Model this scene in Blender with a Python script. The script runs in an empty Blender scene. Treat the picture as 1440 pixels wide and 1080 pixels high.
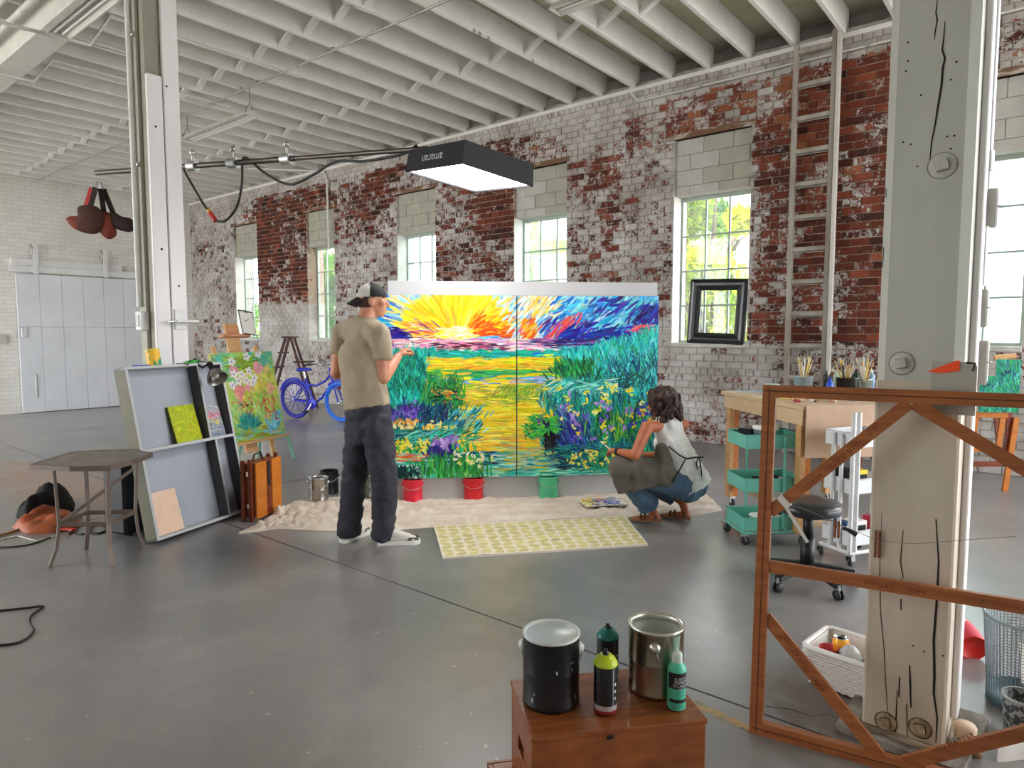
import bpy, bmesh, math, random
import numpy as np
from mathutils import Vector, Matrix, noise as mnoise
random.seed(7)
rng = np.random.default_rng(11)
SC = bpy.context.scene
COL = SC.collection
PI = math.pi

# ------------------------------------------------------------------ camera, world, sun, exposure
F = 946.0; PITCH = math.atan(72/946.0); YAW = math.radians(39.4); CH = 1.5
cd = bpy.data.cameras.new('camera'); cam = bpy.data.objects.new('camera', cd); COL.objects.link(cam)
cd.sensor_fit = 'HORIZONTAL'; cd.sensor_width = 36.0; cd.lens = 36.0*F/1440.0
cd.clip_start = 0.05; cd.clip_end = 300
cam.location = (0, 0, CH); cam.rotation_euler = (PI/2-PITCH, 0, YAW)
SC.camera = cam

w = bpy.data.worlds.new('sky'); SC.world = w; w.use_nodes = True
w.node_tree.nodes['Background'].inputs[0].default_value = (0.93, 0.96, 1.0, 1)
w.node_tree.nodes['Background'].inputs[1].default_value = 2.5
sd = bpy.data.lights.new('sun', 'SUN'); sun = bpy.data.objects.new('sun', sd); COL.objects.link(sun)
sd.energy = 4.0; sd.angle = math.radians(2); sd.color = (1.0, 0.95, 0.84)
sun.location = (0, -6, 12); sun.rotation_euler = (math.radians(32), 0, math.radians(14))
vs = SC.view_settings
vs.view_transform = 'Standard'; vs.look = 'None'; vs.exposure = 1.5; vs.gamma = 1.0; vs.use_curve_mapping = False

# ------------------------------------------------------------------ helpers: a sight line through the photograph -> a point in the room
_fw = Vector((-math.sin(YAW)*math.cos(PITCH), math.cos(YAW)*math.cos(PITCH), -math.sin(PITCH)))
_rt = Vector((math.cos(YAW), math.sin(YAW), 0)); _up = _rt.cross(_fw); _C = Vector((0, 0, CH))
BK = Vector((-math.sin(YAW), math.cos(YAW), 0))          # horizontal direction away from the camera
def ray(x, y): return _fw + _rt*((x-720)/F) - _up*((y-540)/F)
def onZ(x, y, z=0.0):
    d = ray(x, y); return _C + d*((z-CH)/d.z)
def onY(x, y, Y):
    d = ray(x, y); return _C + d*(Y/d.y)
def onX(x, y, X):
    d = ray(x, y); return _C + d*(X/d.x)
def dp(x, y, depth): return _C + ray(x, y)*depth
def depth_of(p): return (Vector(p)-_C).dot(_fw)

# ------------------------------------------------------------------ helpers: meshes
class MB:
    """collects faces, then builds one mesh object"""
    def __init__(s): s.v = []; s.f = []; s.mi = []; s.sm = []; s.m = 0; s.smooth = False; s.T = Matrix.Identity(4)
    def add(s, vs, fs, smooth=None):
        o = len(s.v); s.v += [tuple(s.T @ Vector(p)) for p in vs]
        for f in fs:
            s.f.append(tuple(i+o for i in f)); s.mi.append(s.m); s.sm.append(s.smooth if smooth is None else smooth)
        return s
    def box(s, x0, x1, y0, y1, z0, z1, M=None):
        vs = [(x, y, z) for z in (z0, z1) for y in (y0, y1) for x in (x0, x1)]
        if M is not None: vs = [M @ Vector(p) for p in vs]
        return s.add(vs, [(0,2,3,1),(4,5,7,6),(0,1,5,4),(2,6,7,3),(0,4,6,2),(1,3,7,5)], False)
    def cbox(s, c, size, M=None):
        x, y, z = c; a, b, d = size[0]/2, size[1]/2, size[2]/2
        return s.box(x-a, x+a, y-b, y+b, z-d, z+d, M)
    def bbox(s, x0, x1, y0, y1, z0, z1, b=0.004, M=None):
        """box with chamfered edges"""
        b = min(b, (x1-x0)*.45, (y1-y0)*.45, (z1-z0)*.45)
        bm = bmesh.new(); bmesh.ops.create_cube(bm, size=1)
        for v in bm.verts:
            v.co = Vector(((x0+x1)/2+v.co.x*(x1-x0), (y0+y1)/2+v.co.y*(y1-y0), (z0+z1)/2+v.co.z*(z1-z0)))
        bmesh.ops.bevel(bm, geom=bm.edges[:], offset=b, segments=1, affect='EDGES')
        s.frombm(bm, M, False); return s
    def frombm(s, bm, M=None, smooth=False):
        bm.verts.index_update()
        vs = [(M @ v.co) if M is not None else v.co.copy() for v in bm.verts]
        s.add(vs, [tuple(v.index for v in f.verts) for f in bm.faces], smooth); bm.free()
    def beam(s, p, q, wx, wz, upv=(0,0,1), ext=0.0):
        """rectangular bar from p to q; wx across, wz along upv"""
        p = Vector(p); q = Vector(q); d = (q-p).normalized(); p = p-d*ext; q = q+d*ext
        u = Vector(upv); sx = d.cross(u)
        if sx.length < 1e-5: sx = d.cross(Vector((0,1,0)))
        sx.normalize(); sz = sx.cross(d).normalized()
        vs = []
        for e in (p, q):
            for a, b in ((-1,-1),(1,-1),(1,1),(-1,1)): vs.append(e+sx*(a*wx/2)+sz*(b*wz/2))
        return s.add(vs, [(0,1,2,3),(7,6,5,4),(0,4,5,1),(1,5,6,2),(2,6,7,3),(3,7,4,0)], False)
    def tube(s, pts, r, n=8, cap=True, closed=False):
        """round tube along points; r is a number or one per point"""
        pts = [Vector(p) for p in pts]; N = len(pts)
        rs = [r]*N if not hasattr(r, '__len__') else list(r)
        vs = []; prev = None
        for i, p in enumerate(pts):
            if closed: t = pts[(i+1) % N]-pts[i-1]
            else: t = pts[min(i+1, N-1)]-pts[max(i-1, 0)]
            if t.length < 1e-9: t = Vector((0,0,1))
            t.normalize()
            if prev is None:
                a = Vector((0,0,1)) if abs(t.z) < .9 else Vector((1,0,0))
                u = t.cross(a).normalized()
            else:
                u = (prev - t*prev.dot(t))
                if u.length < 1e-6: u = t.orthogonal()
                u.normalize()
            prev = u; v = t.cross(u)
            for k in range(n):
                a = 2*PI*k/n; vs.append(p+u*(rs[i]*math.cos(a))+v*(rs[i]*math.sin(a)))
        fs = []
        for i in range(N if closed else N-1):
            j = (i+1) % N
            for k in range(n): fs.append((i*n+k, i*n+(k+1) % n, j*n+(k+1) % n, j*n+k))
        s.add(vs, fs, True)
        if cap and not closed:
            s.add(vs[:n], [tuple(range(n-1, -1, -1))], False); s.add(vs[-n:], [tuple(range(n))], False)
        return s
    def cyl(s, p, q, r, n=16, r2=None):
        return s.tube([p, q], [r, r if r2 is None else r2], n)
    def lathe(s, prof, c=(0,0,0), n=24, M=None, smooth=True, a0=0, a1=2*PI):
        """prof: (radius, z) list turned about z"""
        vs = []; full = abs(a1-a0-2*PI) < 1e-6; K = n if full else n+1
        for r, z in prof:
            for k in range(K):
                a = a0+(a1-a0)*k/n; p = Vector((c[0]+r*math.cos(a), c[1]+r*math.sin(a), c[2]+z)); vs.append(M @ p if M is not None else p)
        fs = []
        for i in range(len(prof)-1):
            for k in range(n if full else n):
                k2 = (k+1) % K; fs.append((i*K+k, i*K+k2, (i+1)*K+k2, (i+1)*K+k))
        return s.add(vs, fs, smooth)
    def prism(s, poly, z0, z1, M=None):
        n = len(poly); vs = [Vector((x, y, z0)) for x, y in poly]+[Vector((x, y, z1)) for x, y in poly]
        if M is not None: vs = [M @ p for p in vs]
        return s.add(vs, [tuple(range(n-1, -1, -1)), tuple(range(n, 2*n))]+[(i, (i+1) % n, n+(i+1) % n, n+i) for i in range(n)], False)
    def ball(s, c, r, n=12, m=8, M=None):
        r = (r, r, r) if not hasattr(r, '__len__') else r
        vs = []; 
        for i in range(m+1):
            t = PI*i/m
            for k in range(n):
                a = 2*PI*k/n
                p = Vector((r[0]*math.sin(t)*math.cos(a), r[1]*math.sin(t)*math.sin(a), r[2]*math.cos(t)))
                if M is not None: p = M @ p
                vs.append(p+Vector(c))
        fs = [(i*n+k, (i+1)*n+k, (i+1)*n+(k+1) % n, i*n+(k+1) % n) for i in range(m) for k in range(n)]
        return s.add(vs, fs, True)
    def build(s, name, mats, parent=None, **kw):
        me = bpy.data.meshes.new(name); me.from_pydata([tuple(p) for p in s.v], [], s.f)
        if not isinstance(mats, (list, tuple)): mats = [mats]
        for m in mats: me.materials.append(m)
        if len(mats) > 1: me.polygons.foreach_set('material_index', s.mi)
        me.polygons.foreach_set('use_smooth', s.sm); me.update()
        return link(me, name, parent, **kw)

def link(me, name, parent=None, loc=None, rot=None):
    o = bpy.data.objects.new(name, me); COL.objects.link(o)
    if parent is not None: o.parent = parent
    if loc is not None: o.location = loc
    if rot is not None: o.rotation_euler = rot
    return o
def thing(name, label, cat, loc=(0,0,0), rz=0.0, group=None, rot=None):
    o = bpy.data.objects.new(name, None); COL.objects.link(o); o.empty_display_size = .1
    o.location = loc; o.rotation_euler = rot if rot is not None else (0, 0, rz)
    return tag(o, label, cat, group)
def tag(o, label=None, cat=None, group=None, kind=None):
    if label: o['label'] = label
    if cat: o['category'] = cat
    if group: o['group'] = group
    if kind: o['kind'] = kind
    return o
def struct(o, label=None, cat=None): return tag(o, label, cat, None, 'structure')
def clone(root, loc=None, rz=None, label=None, parent=None):
    c = root.copy(); COL.objects.link(c)
    if parent is not None: c.parent = parent
    if loc is not None: c.location = loc
    if rz is not None: c.rotation_euler = (0, 0, rz)
    if label: c['label'] = label
    for ch in list(root.children): clone(ch, parent=c)
    return c
def rotz(a): return Matrix.Rotation(a, 4, 'Z')
def tr(x, y, z): return Matrix.Translation((x, y, z))
def frame_mat(o, x, y, z):
    """matrix with columns x, y, z at origin o"""
    m = Matrix.Identity(4)
    for i, c in enumerate((x, y, z, o)):
        for j in range(3): m[j][i] = c[j]
    return m

# ------------------------------------------------------------------ helpers: materials
def lin(c):
    """0-255 sRGB -> linear"""
    out = []
    for v in c[:3]:
        v = v/255.0; out.append(v/12.92 if v <= .04045 else ((v+.055)/1.055)**2.4)
    return tuple(out)+(1.0,)
MATS = {}
def mat(name, c, rough=.6, metal=0.0, var=0.0, vscale=6.0, c2=None, bump=0.0, bscale=40.0, spec=.5, stretch=None, emis=None, trans=0.0, coat=0.0, sheen=0.0, thr=None):
    """plain procedural material: colour c (sRGB 0-255) mixed by noise towards c2, with noise bump"""
    if name in MATS: return MATS[name]
    m = bpy.data.materials.new(name); m.use_nodes = True; nt = m.node_tree; N = nt.nodes; L = nt.links
    b = N['Principled BSDF']; col = lin(c)
    b.inputs['Base Color'].default_value = col; b.inputs['Roughness'].default_value = rough
    b.inputs['Metallic'].default_value = metal; b.inputs['Specular IOR Level'].default_value = spec
    if coat: b.inputs['Coat Weight'].default_value = coat; b.inputs['Coat Roughness'].default_value = .12
    if trans: b.inputs['Transmission Weight'].default_value = trans
    if emis: b.inputs['Emission Color'].default_value = col; b.inputs['Emission Strength'].default_value = emis
    if var or c2 or bump:
        tc = N.new('ShaderNodeTexCoord'); mp = N.new('ShaderNodeMapping'); L.new(tc.outputs['Object'], mp.inputs[0])
        if stretch: mp.inputs['Scale'].default_value = stretch
    if var or c2:
        n = N.new('ShaderNodeTexNoise'); n.inputs['Scale'].default_value = vscale; n.inputs['Detail'].default_value = 5; n.inputs['Roughness'].default_value = .6
        L.new(mp.outputs[0], n.inputs[0])
        r = N.new('ShaderNodeValToRGB'); a = thr or (.35, .68)
        r.color_ramp.elements[0].position = a[0]; r.color_ramp.elements[1].position = a[1]
        if c2: r.color_ramp.elements[0].color = col; r.color_ramp.elements[1].color = lin(c2)
        else:
            r.color_ramp.elements[0].color = tuple(max(0, v*(1-var)) for v in col[:3])+(1,)
            r.color_ramp.elements[1].color = tuple(min(1, v*(1+var*.6)) for v in col[:3])+(1,)
        L.new(n.outputs[0], r.inputs[0]); L.new(r.outputs[0], b.inputs['Base Color'])
    if bump:
        n2 = N.new('ShaderNodeTexNoise'); n2.inputs['Scale'].default_value = bscale; n2.inputs['Detail'].default_value = 4
        L.new(mp.outputs[0], n2.inputs[0]); bp = N.new('ShaderNodeBump'); bp.inputs['Strength'].default_value = bump; bp.inputs['Distance'].default_value = .01
        L.new(n2.outputs[0], bp.inputs['Height']); L.new(bp.outputs[0], b.inputs['Normal'])
    MATS[name] = m; return m
def node_mat(name):
    m = bpy.data.materials.new(name); m.use_nodes = True; nt = m.node_tree
    MATS[name] = m
    return m, nt, nt.nodes, nt.links, nt.nodes['Principled BSDF']
def mathn(nt, op, a, b=None, clamp=False):
    n = nt.nodes.new('ShaderNodeMath'); n.operation = op; n.use_clamp = clamp
    for i, v in enumerate((a, b)):
        if v is None: continue
        if isinstance(v, (int, float)): n.inputs[i].default_value = v
        else: nt.links.new(v, n.inputs[i])
    return n.outputs[0]
def mixc(nt, f, a, b):
    n = nt.nodes.new('ShaderNodeMix'); n.data_type = 'RGBA'
    for k, v in ((0, f), (6, a), (7, b)):
        if isinstance(v, (int, float)): n.inputs[k].default_value = v
        elif isinstance(v, tuple): n.inputs[k].default_value = v
        else: nt.links.new(v, n.inputs[k])
    return n.outputs[2]
def noisen(nt, vec, scale, detail=4, rough=.55, dist=0.0):
    n = nt.nodes.new('ShaderNodeTexNoise'); n.inputs['Scale'].default_value = scale; n.inputs['Detail'].default_value = detail
    n.inputs['Roughness'].default_value = rough; n.inputs['Distortion'].default_value = dist
    if vec is not None: nt.links.new(vec, n.inputs[0])
    return n.outputs[0]
def rampn(nt, f, stops):
    r = nt.nodes.new('ShaderNodeValToRGB'); e = r.color_ramp.elements
    while len(e) < len(stops): e.new(.5)
    for i, (p, c) in enumerate(stops):
        e[i].position = p; e[i].color = c if len(c) == 4 else tuple(c)+(1,)
    nt.links.new(f, r.inputs[0]); return r.outputs[0]
def bumpn(nt, h, strength, dist=.01):
    b = nt.nodes.new('ShaderNodeBump'); b.inputs['Strength'].default_value = strength; b.inputs['Distance'].default_value = dist
    nt.links.new(h, b.inputs['Height']); return b.outputs[0]
def posn(nt): return nt.nodes.new('ShaderNodeNewGeometry').outputs['Position']
def attrcol_mat(name, rough=.55, bump=0.0):
    """colour read from the mesh's own 'Col' attribute (flat artwork)"""
    m, nt, N, L, b = node_mat(name); a = N.new('ShaderNodeAttribute'); a.attribute_name = 'Col'
    L.new(a.outputs['Color'], b.inputs['Base Color']); b.inputs['Roughness'].default_value = rough; b.inputs['Specular IOR Level'].default_value = .25
    if bump:
        h = N.new('ShaderNodeRGBToBW'); L.new(a.outputs['Color'], h.inputs[0]); L.new(bumpn(nt, h.outputs[0], bump, .004), b.inputs['Normal'])
    return m

# ------------------------------------------------------------------ the room's measures
WY = 8.72          # face of the brick wall
LX = -18.4         # face of the end wall
JB = 4.97          # underside of the joists
WINS = [(-4.28, -3.21), (-7.13, -6.07), (-10.03, -8.97), (-13.01, -12.02), (-16.12, -15.06), (-1.40, -0.345)]
SILL, HEAD, BLK = 1.35, 3.38, 4.13

# paints shared by several objects
white_wood = mat('white_painted_wood', (232, 231, 230), .55, var=.1, vscale=3, bump=.15, bscale=30)
joist_paint = mat('joist_paint', (246, 243, 241), .6, var=.07, vscale=2.2, bump=.12, bscale=25)
deck_paint = mat('deck_paint', (178, 181, 148), .7, c2=(204, 205, 182), vscale=1.4, bump=.15, bscale=25)
steel_pipe = mat('galvanised_steel', (190, 192, 190), .38, .85, var=.12, vscale=8)
pipe_paint = mat('white_pipe_paint', (228, 228, 222), .5, var=.06)
black_metal = mat('black_metal', (22, 22, 24), .42, .2)
black_plastic = mat('black_plastic', (16, 16, 18), .45)
chrome = mat('chrome', (205, 205, 208), .18, 1.0)

# ------------------------------------------------------------------ floor: concrete slabs with open joints
def slope(x):
    t = min(1, max(0, (-x-10.8)/7.6)); return -0.34*t*t*(3-2*t)
m, nt, N, L, b = node_mat('concrete_floor')
p = posn(nt)
n1 = noisen(nt, p, .55, 6, .6, .4); n2 = noisen(nt, p, 2.3, 6, .65); n3 = noisen(nt, p, 16, 4, .6)
c = rampn(nt, n1, [(.3, lin((94, 93, 95))), (.44, lin((120, 118, 119))), (.58, lin((136, 132, 131))), (.72, lin((166, 160, 157)))])
c = mixc(nt, mathn(nt, 'MULTIPLY', rampn(nt, n2, [(.45, (0,0,0)), (.75, (1,1,1))]), .35), c, lin((172, 164, 158)))
c = mixc(nt, rampn(nt, noisen(nt, p, 26, 2, .5), [(.72, (0,0,0)), (.75, (.5,.5,.5))]), c, lin((200, 198, 192)))
sx = N.new('ShaderNodeSeparateXYZ'); L.new(p, sx.inputs[0])
# rust-brown stain beyond the patio table
dx = mathn(nt, 'DIVIDE', mathn(nt, 'ADD', sx.outputs[0], 7.6), 2.1); dy = mathn(nt, 'DIVIDE', mathn(nt, 'SUBTRACT', sx.outputs[1], 2.2), .55)
rr = mathn(nt, 'ADD', mathn(nt, 'MULTIPLY', dx, dx), mathn(nt, 'MULTIPLY', dy, dy))
rr = mathn(nt, 'ADD', rr, mathn(nt, 'MULTIPLY', mathn(nt, 'SUBTRACT', n2, .5), 3.0))
c = mixc(nt, rampn(nt, rr, [(.2, (.75,.75,.75)), (1.0, (0,0,0))]), c, lin((150, 104, 70)))
dx = mathn(nt, 'DIVIDE', mathn(nt, 'ADD', sx.outputs[0], .62), .34); dy = mathn(nt, 'DIVIDE', mathn(nt, 'SUBTRACT', sx.outputs[1], 2.83), .26)
rr = mathn(nt, 'ADD', mathn(nt, 'ADD', mathn(nt, 'MULTIPLY', dx, dx), mathn(nt, 'MULTIPLY', dy, dy)), mathn(nt, 'MULTIPLY', mathn(nt, 'SUBTRACT', noisen(nt, p, 7, 5, .65), .5), 3.2))
c = mixc(nt, rampn(nt, rr, [(.3, (.7,.7,.7)), (1.0, (0,0,0))]), c, lin((96, 82, 66)))      # dirt round the foot of the post
L.new(c, b.inputs['Base Color'])
L.new(mathn(nt, 'ADD', mathn(nt, 'MULTIPLY', n1, .3), .22), b.inputs['Roughness']); b.inputs['Specular IOR Level'].default_value = .7; b.inputs['Coat Weight'].default_value = .35; b.inputs['Coat Roughness'].default_value = .2
L.new(bumpn(nt, n3, .12, .006), b.inputs['Normal'])
conc = m
joint_m = mat('joint_dirt', (34, 31, 29), .9)
FX0, FX1, FY0, FY1 = LX, 5.2, -4.0, WY+.02
mb = MB()
xs = [FX1, -10.5]+[-10.5-.5*i for i in range(1, 16)]+[LX]
for i in range(len(xs)-1):
    x0, x1 = xs[i+1], xs[i]
    if x1 <= x0: continue
    mb.add([(x0, FY0, slope(x0)-.02), (x1, FY0, slope(x1)-.02), (x1, FY1, slope(x1)-.02), (x0, FY1, slope(x0)-.02)], [(0,1,2,3)])
mb.box(FX0, FX1, FY0, FY1, -.62, -.6)
floor = struct(mb.build('floor', joint_m))
for xa, xb in ((-.004, FX1), (-5.98, -.016), (-11.9, -5.992), (LX, -11.912)):
    for ya, yb in ((FY0, 2.594), (2.606, FY1)):
        mb = MB(); n = max(2, int((xb-xa)/.5)); vsx = [xa+(xb-xa)*i/n for i in range(n+1)]
        K = 14; g = []
        for i, x in enumerate(vsx):
            for yy, jit in ((ya, ya > 0), (yb, yb < 5)):
                w_ = (random.uniform(-.003, .003) if jit else 0)
                g.append((x, yy+w_, slope(x)))
        o = len(g)
        for i, x in enumerate(vsx): g.append((x, ya, slope(x)-.019)); g.append((x, yb, slope(x)-.019))
        fs = []
        for i in range(n):
            a = 2*i; fs.append((a, a+2, a+3, a+1)); fs.append((a, o+a, o+a+2, a+2)); fs.append((a+1, a+3, o+a+3, o+a+1))
        fs.append((0, 1, o+1, o)); fs.append((2*n, o+2*n, o+2*n+1, 2*n+1))
        mb.add(g, fs); mb.build('slab', conc, floor)
# hairline crack running off the joint by the right-hand post
pts = [(-.86, 2.66), (-.78, 2.70), (-.70, 2.70), (-.655, 2.76), (-.60, 2.74), (-.55, 2.79), (-.50, 2.76)]
mb = MB()
for i in range(len(pts)-1):
    (x0, y0), (x1, y1) = pts[i], pts[i+1]; h0 = .003*(1-i/8); h1 = .003*(1-(i+1)/8)
    mb.add([(x0, y0-h0, .0012), (x1, y1-h1, .0012), (x1, y1+h1, .0012), (x0, y0+h0, .0012)], [(0,1,2,3)])
mb.build('crack', joint_m, floor)
qa, qb = onZ(930, 968), onZ(1056, 1026); mb = MB(); dv = (qb-qa).normalized(); nv_ = Vector((-dv.y, dv.x, 0)); L0 = (qb-qa).length
mb.add([qa+dv*(L0*t)+nv_*(s_*(.022+.006*math.sin(t*31+s_)))+Vector((0, 0, .0009)) for t in np.linspace(0, 1, 21) for s_ in (-1, 1)], [(2*i, 2*i+2, 2*i+3, 2*i+1) for i in range(20)])
mb.build('painted_line', mat('worn_yellow_line', (176, 150, 104), .8, c2=(132, 126, 118), vscale=22, thr=(.46, .6)), floor)

# ------------------------------------------------------------------ ceiling: planks on joists, bridging, girder
mb = MB(); mb.box(LX-.3, 5.4, -4.2, WY+.45, 5.36, 5.45); ceiling = struct(mb.build('ceiling', deck_paint))
y = -4.1
while y < WY+.3:
    wd = random.uniform(.27, .33); mb = MB()
    mb.box(LX, 5.3, y+.004, min(y+wd-.004, WY+.3), 5.285, 5.32+random.uniform(0, .006)); mb.build('plank', deck_paint, ceiling); y += wd
JX = [2.75-.5475*i for i in range(39)]
for i, x in enumerate(JX):
    mb = MB(); j = random.uniform(-.006, .006)
    mb.bbox(x-.027+j, x+.027+j, -4.1, WY+.12, JB, 5.285, .005); mb.build('joist', joist_paint, ceiling)
for yr in (6.87, 4.8, 1.2):
    for i in range(len(JX)-1):
        xa, xb = JX[i]-.027, JX[i+1]+.027
        mb = MB(); dy = random.uniform(-.05, .05)
        mb.beam((xa, yr+dy, 5.25), (xb, yr+dy, 5.0), .075, .04, ext=.0); mb.build('bridging', joist_paint, ceiling)
        if yr < 6 and i % 3 == 1: 
            mb = MB(); mb.beam((xa, yr+dy+.12, 5.0), (xb, yr+dy+.12, 5.25), .075, .04); mb.build('bridging', joist_paint, ceiling)
mb = MB(); mb.bbox(LX+.02, 5.2, 2.50, 2.80, 4.66, JB, .008); mb.build('girder', mat('girder_paint', (214, 214, 206), .6, var=.1), ceiling)

# ------------------------------------------------------------------ brick wall with peeling white paint
def vnoise(x, z, s): return mnoise.noise(Vector((x*s, z*s, 3.7)))
def paint_zone(x, z):
    """how much of the white paint is left (0 bare brick .. 1 whole)"""
    if z > 4.72: v = .93
    elif x > -3.2:
        v = .30
        if x > -2.05: v = .24
        if z < 1.38: v = .72
        if z > 4.2 and x < -2.8: v = .45
        if x > -1.45: v = .55 if z > 3.4 else .92
        if x > -.5: v = .9 if z < 3.3 else .5
    elif x > -4.3: v = .42 if z > 4.13 else .72
    elif x > -6.07: v = .60 if z < 4.15 else (.45 if x > -5.1 else .75)
    elif x > -7.13: v = .55 if z > 4.1 else .8
    elif x > -8.97: v = .36 if z > 1.5 else .62
    elif x > -10.03: v = .5 if z > 4.1 else .8
    elif x > -12.02: v = .64 if z < 3.3 else .46
    elif x > -13.01: v = .42 if z > 4.1 else .82
    elif x > -15.06: v = .32 if z > 2.15 else .88
    elif x > -16.12: v = .7
    else: v = .70
    return min(1, max(0, v+.28*vnoise(x, z, .9)+.12*vnoise(x+9, z, 2.6)))
m, nt, N, L, b = node_mat('peeling_brick')
p = posn(nt); at = N.new('ShaderNodeAttribute'); at.attribute_name = 'paint'; pa = at.outputs['Fac']
atm = N.new('ShaderNodeAttribute'); atm.attribute_name = 'tone'; tone = atm.outputs['Fac']
fine = noisen(nt, p, 30, 7, .7, .8); mid = noisen(nt, p, 10, 5, .65)
msk = mathn(nt, 'ADD', mathn(nt, 'MULTIPLY', fine, .62), mathn(nt, 'MULTIPLY', mid, .38))
# remap noise (about .3 .. .7) to 0..1, then compare with the paint left
msk = mathn(nt, 'MULTIPLY', mathn(nt, 'SUBTRACT', msk, .33), 2.9)
edge = mathn(nt, 'MULTIPLY', mathn(nt, 'SUBTRACT', pa, msk), 14.0); edge = mathn(nt, 'ADD', edge, .5, True)
brickc = rampn(nt, tone, [(0, lin((50, 30, 26))), (.3, lin((88, 44, 34))), (.6, lin((126, 60, 43))), (.85, lin((156, 80, 54))), (1, lin((170, 104, 72)))])
brickc = mixc(nt, mathn(nt, 'MULTIPLY', noisen(nt, p, 40, 3), .45), brickc, lin((70, 42, 34)))
pc = rampn(nt, noisen(nt, p, 1.6, 5, .6), [(.3, lin((158, 150, 143))), (.5, lin((194, 188, 183))), (.7, lin((218, 214, 211)))])
pc = mixc(nt, rampn(nt, noisen(nt, p, 7, 5, .65), [(.52, (0,0,0)), (.72, (.6,.6,.6))]), pc, lin((138, 120, 104)))
L.new(mixc(nt, edge, brickc, pc), b.inputs['Base Color']); b.inputs['Roughness'].default_value = .8; b.inputs['Specular IOR Level'].default_value = .25
hh = mathn(nt, 'ADD', mathn(nt, 'MULTIPLY', edge, .6), fine); L.new(bumpn(nt, hh, .55, .008), b.inputs['Normal'])
brick_m = m

def opening(x0, x1, z0, z1):
    for a, c_ in WINS:
        if x1 > a and x0 < c_ and z1 > SILL and z0 < BLK: return True
    return False
BL, BH, BX1 = .208, .0931, 1.2
def brick_verts(x0, x1, y0, z0, z1):
    j = lambda: random.uniform(-.0022, .0022)
    e = .004; q = []
    for yy, i_ in ((WY+.10, 0), (y0+e, 0), (y0, e)):
        q += [(x0+i_+j(), yy, z0+i_+j()), (x1-i_+j(), yy, z0+i_+j()), (x1-i_+j(), yy, z1-i_+j()), (x0+i_+j(), yy, z1-i_+j())]
    return q
BF = [(8,9,10,11)]+[(4+k, 4+(k+1) % 4, 8+(k+1) % 4, 8+k) for k in range(4)]+[(k, (k+1) % 4, 4+(k+1) % 4, 4+k) for k in range(4)]
bricks = []
row = 0; z = .004
while z+BH <= JB+.02:
    z1 = z+BH-.012; head = row % 7 == 3
    ln = BL/2 if head else BL; off = (row % 2)*ln/2+ (.05 if head else 0)
    x = BX1-off
    while x > LX:
        x0 = x-ln+.011
        segs = [(x0, x)]
        for a, c_ in WINS:     # cut bricks at window openings
            if z1 > SILL and z < BLK:
                ns = []
                for s0, s1 in segs:
                    if s1 <= a or s0 >= c_: ns.append((s0, s1))
                    else:
                        if s0 < a-.02: ns.append((s0, a))
                        if s1 > c_+.02: ns.append((c_, s1))
                segs = ns
        for s0, s1 in segs:
            if s1-s0 > .03: bricks.append((s0, s1, z, z1))
        x -= ln
    z += BH; row += 1
# backing: mortar face between the bricks, with the openings cut out
mb = MB(); T = .45; gx = sorted(set([LX, BX1]+[v for a in WINS for v in a])); xs = []
for i in range(len(gx)-1):
    n = max(1, int((gx[i+1]-gx[i])/.12)); xs += [gx[i]+(gx[i+1]-gx[i])*k/n for k in range(n)]
xs.append(gx[-1]); gz = [0, SILL, BLK, JB+.05]; zs = []
for i in range(3):
    n = max(1, int((gz[i+1]-gz[i])/.12)); zs += [gz[i]+(gz[i+1]-gz[i])*k/n for k in range(n)]
zs.append(gz[-1]); zs[0] = -.5
W_ = len(xs); YB = WY+.015
mb.add([(x, YB, z) for z in zs for x in xs], [(i+j*W_, i+1+j*W_, i+1+(j+1)*W_, i+(j+1)*W_) for j in range(len(zs)-1) for i in range(W_-1)
        if not opening(xs[i]+.001, xs[i+1]-.001, zs[j]+.001, zs[j+1]-.001)])
for a, c_ in WINS:
    n = 26
    for k in range(n):
        z0 = SILL+(BLK-SILL)*k/n; z1 = SILL+(BLK-SILL)*(k+1)/n
        mb.add([(a, YB, z0), (a, WY+T, z0), (a, WY+T, z1), (a, YB, z1)], [(0,1,2,3)])
        mb.add([(c_, YB, z0), (c_, WY+T, z0), (c_, WY+T, z1), (c_, YB, z1)], [(3,2,1,0)])
    mb.add([(a, YB, SILL), (c_, YB, SILL), (c_, WY+T, SILL), (a, WY+T, SILL)], [(0,1,2,3)])
    mb.add([(a, YB, BLK), (c_, YB, BLK), (c_, WY+T, BLK), (a, WY+T, BLK)], [(3,2,1,0)])
mb.box(LX-.3, BX1, WY+T, WY+T+.02, 5.0, 5.4)
# outer skin (keeps daylight out)
for i in range(len(gx)-1):
    for j in range(3):
        if not opening(gx[i]+.001, gx[i+1]-.001, gz[j]+.001, gz[j+1]-.001):
            mb.box(gx[i], gx[i+1], WY+T-.02, WY+T, gz[j]-(.6 if j == 0 else 0), gz[j+1]+(.4 if j == 2 else 0))
def set_paint(me, tone_of=None, jit=None):
    n = len(me.vertices); co = np.empty(n*3, np.float32); me.vertices.foreach_get('co', co); co = co.reshape(-1, 3)
    A = me.attributes.new('paint', 'FLOAT', 'POINT'); A.data.foreach_set('value', np.array([paint_zone(a, c) for a, _, c in co], np.float32)+(0 if jit is None else np.asarray(jit, np.float32)))
    B = me.attributes.new('tone', 'FLOAT', 'POINT')
    B.data.foreach_set('value', np.full(n, 1.15, np.float32) if tone_of is None else np.asarray(tone_of, np.float32))
m2 = brick_m.copy(); m2.name = 'mortar'
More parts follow.
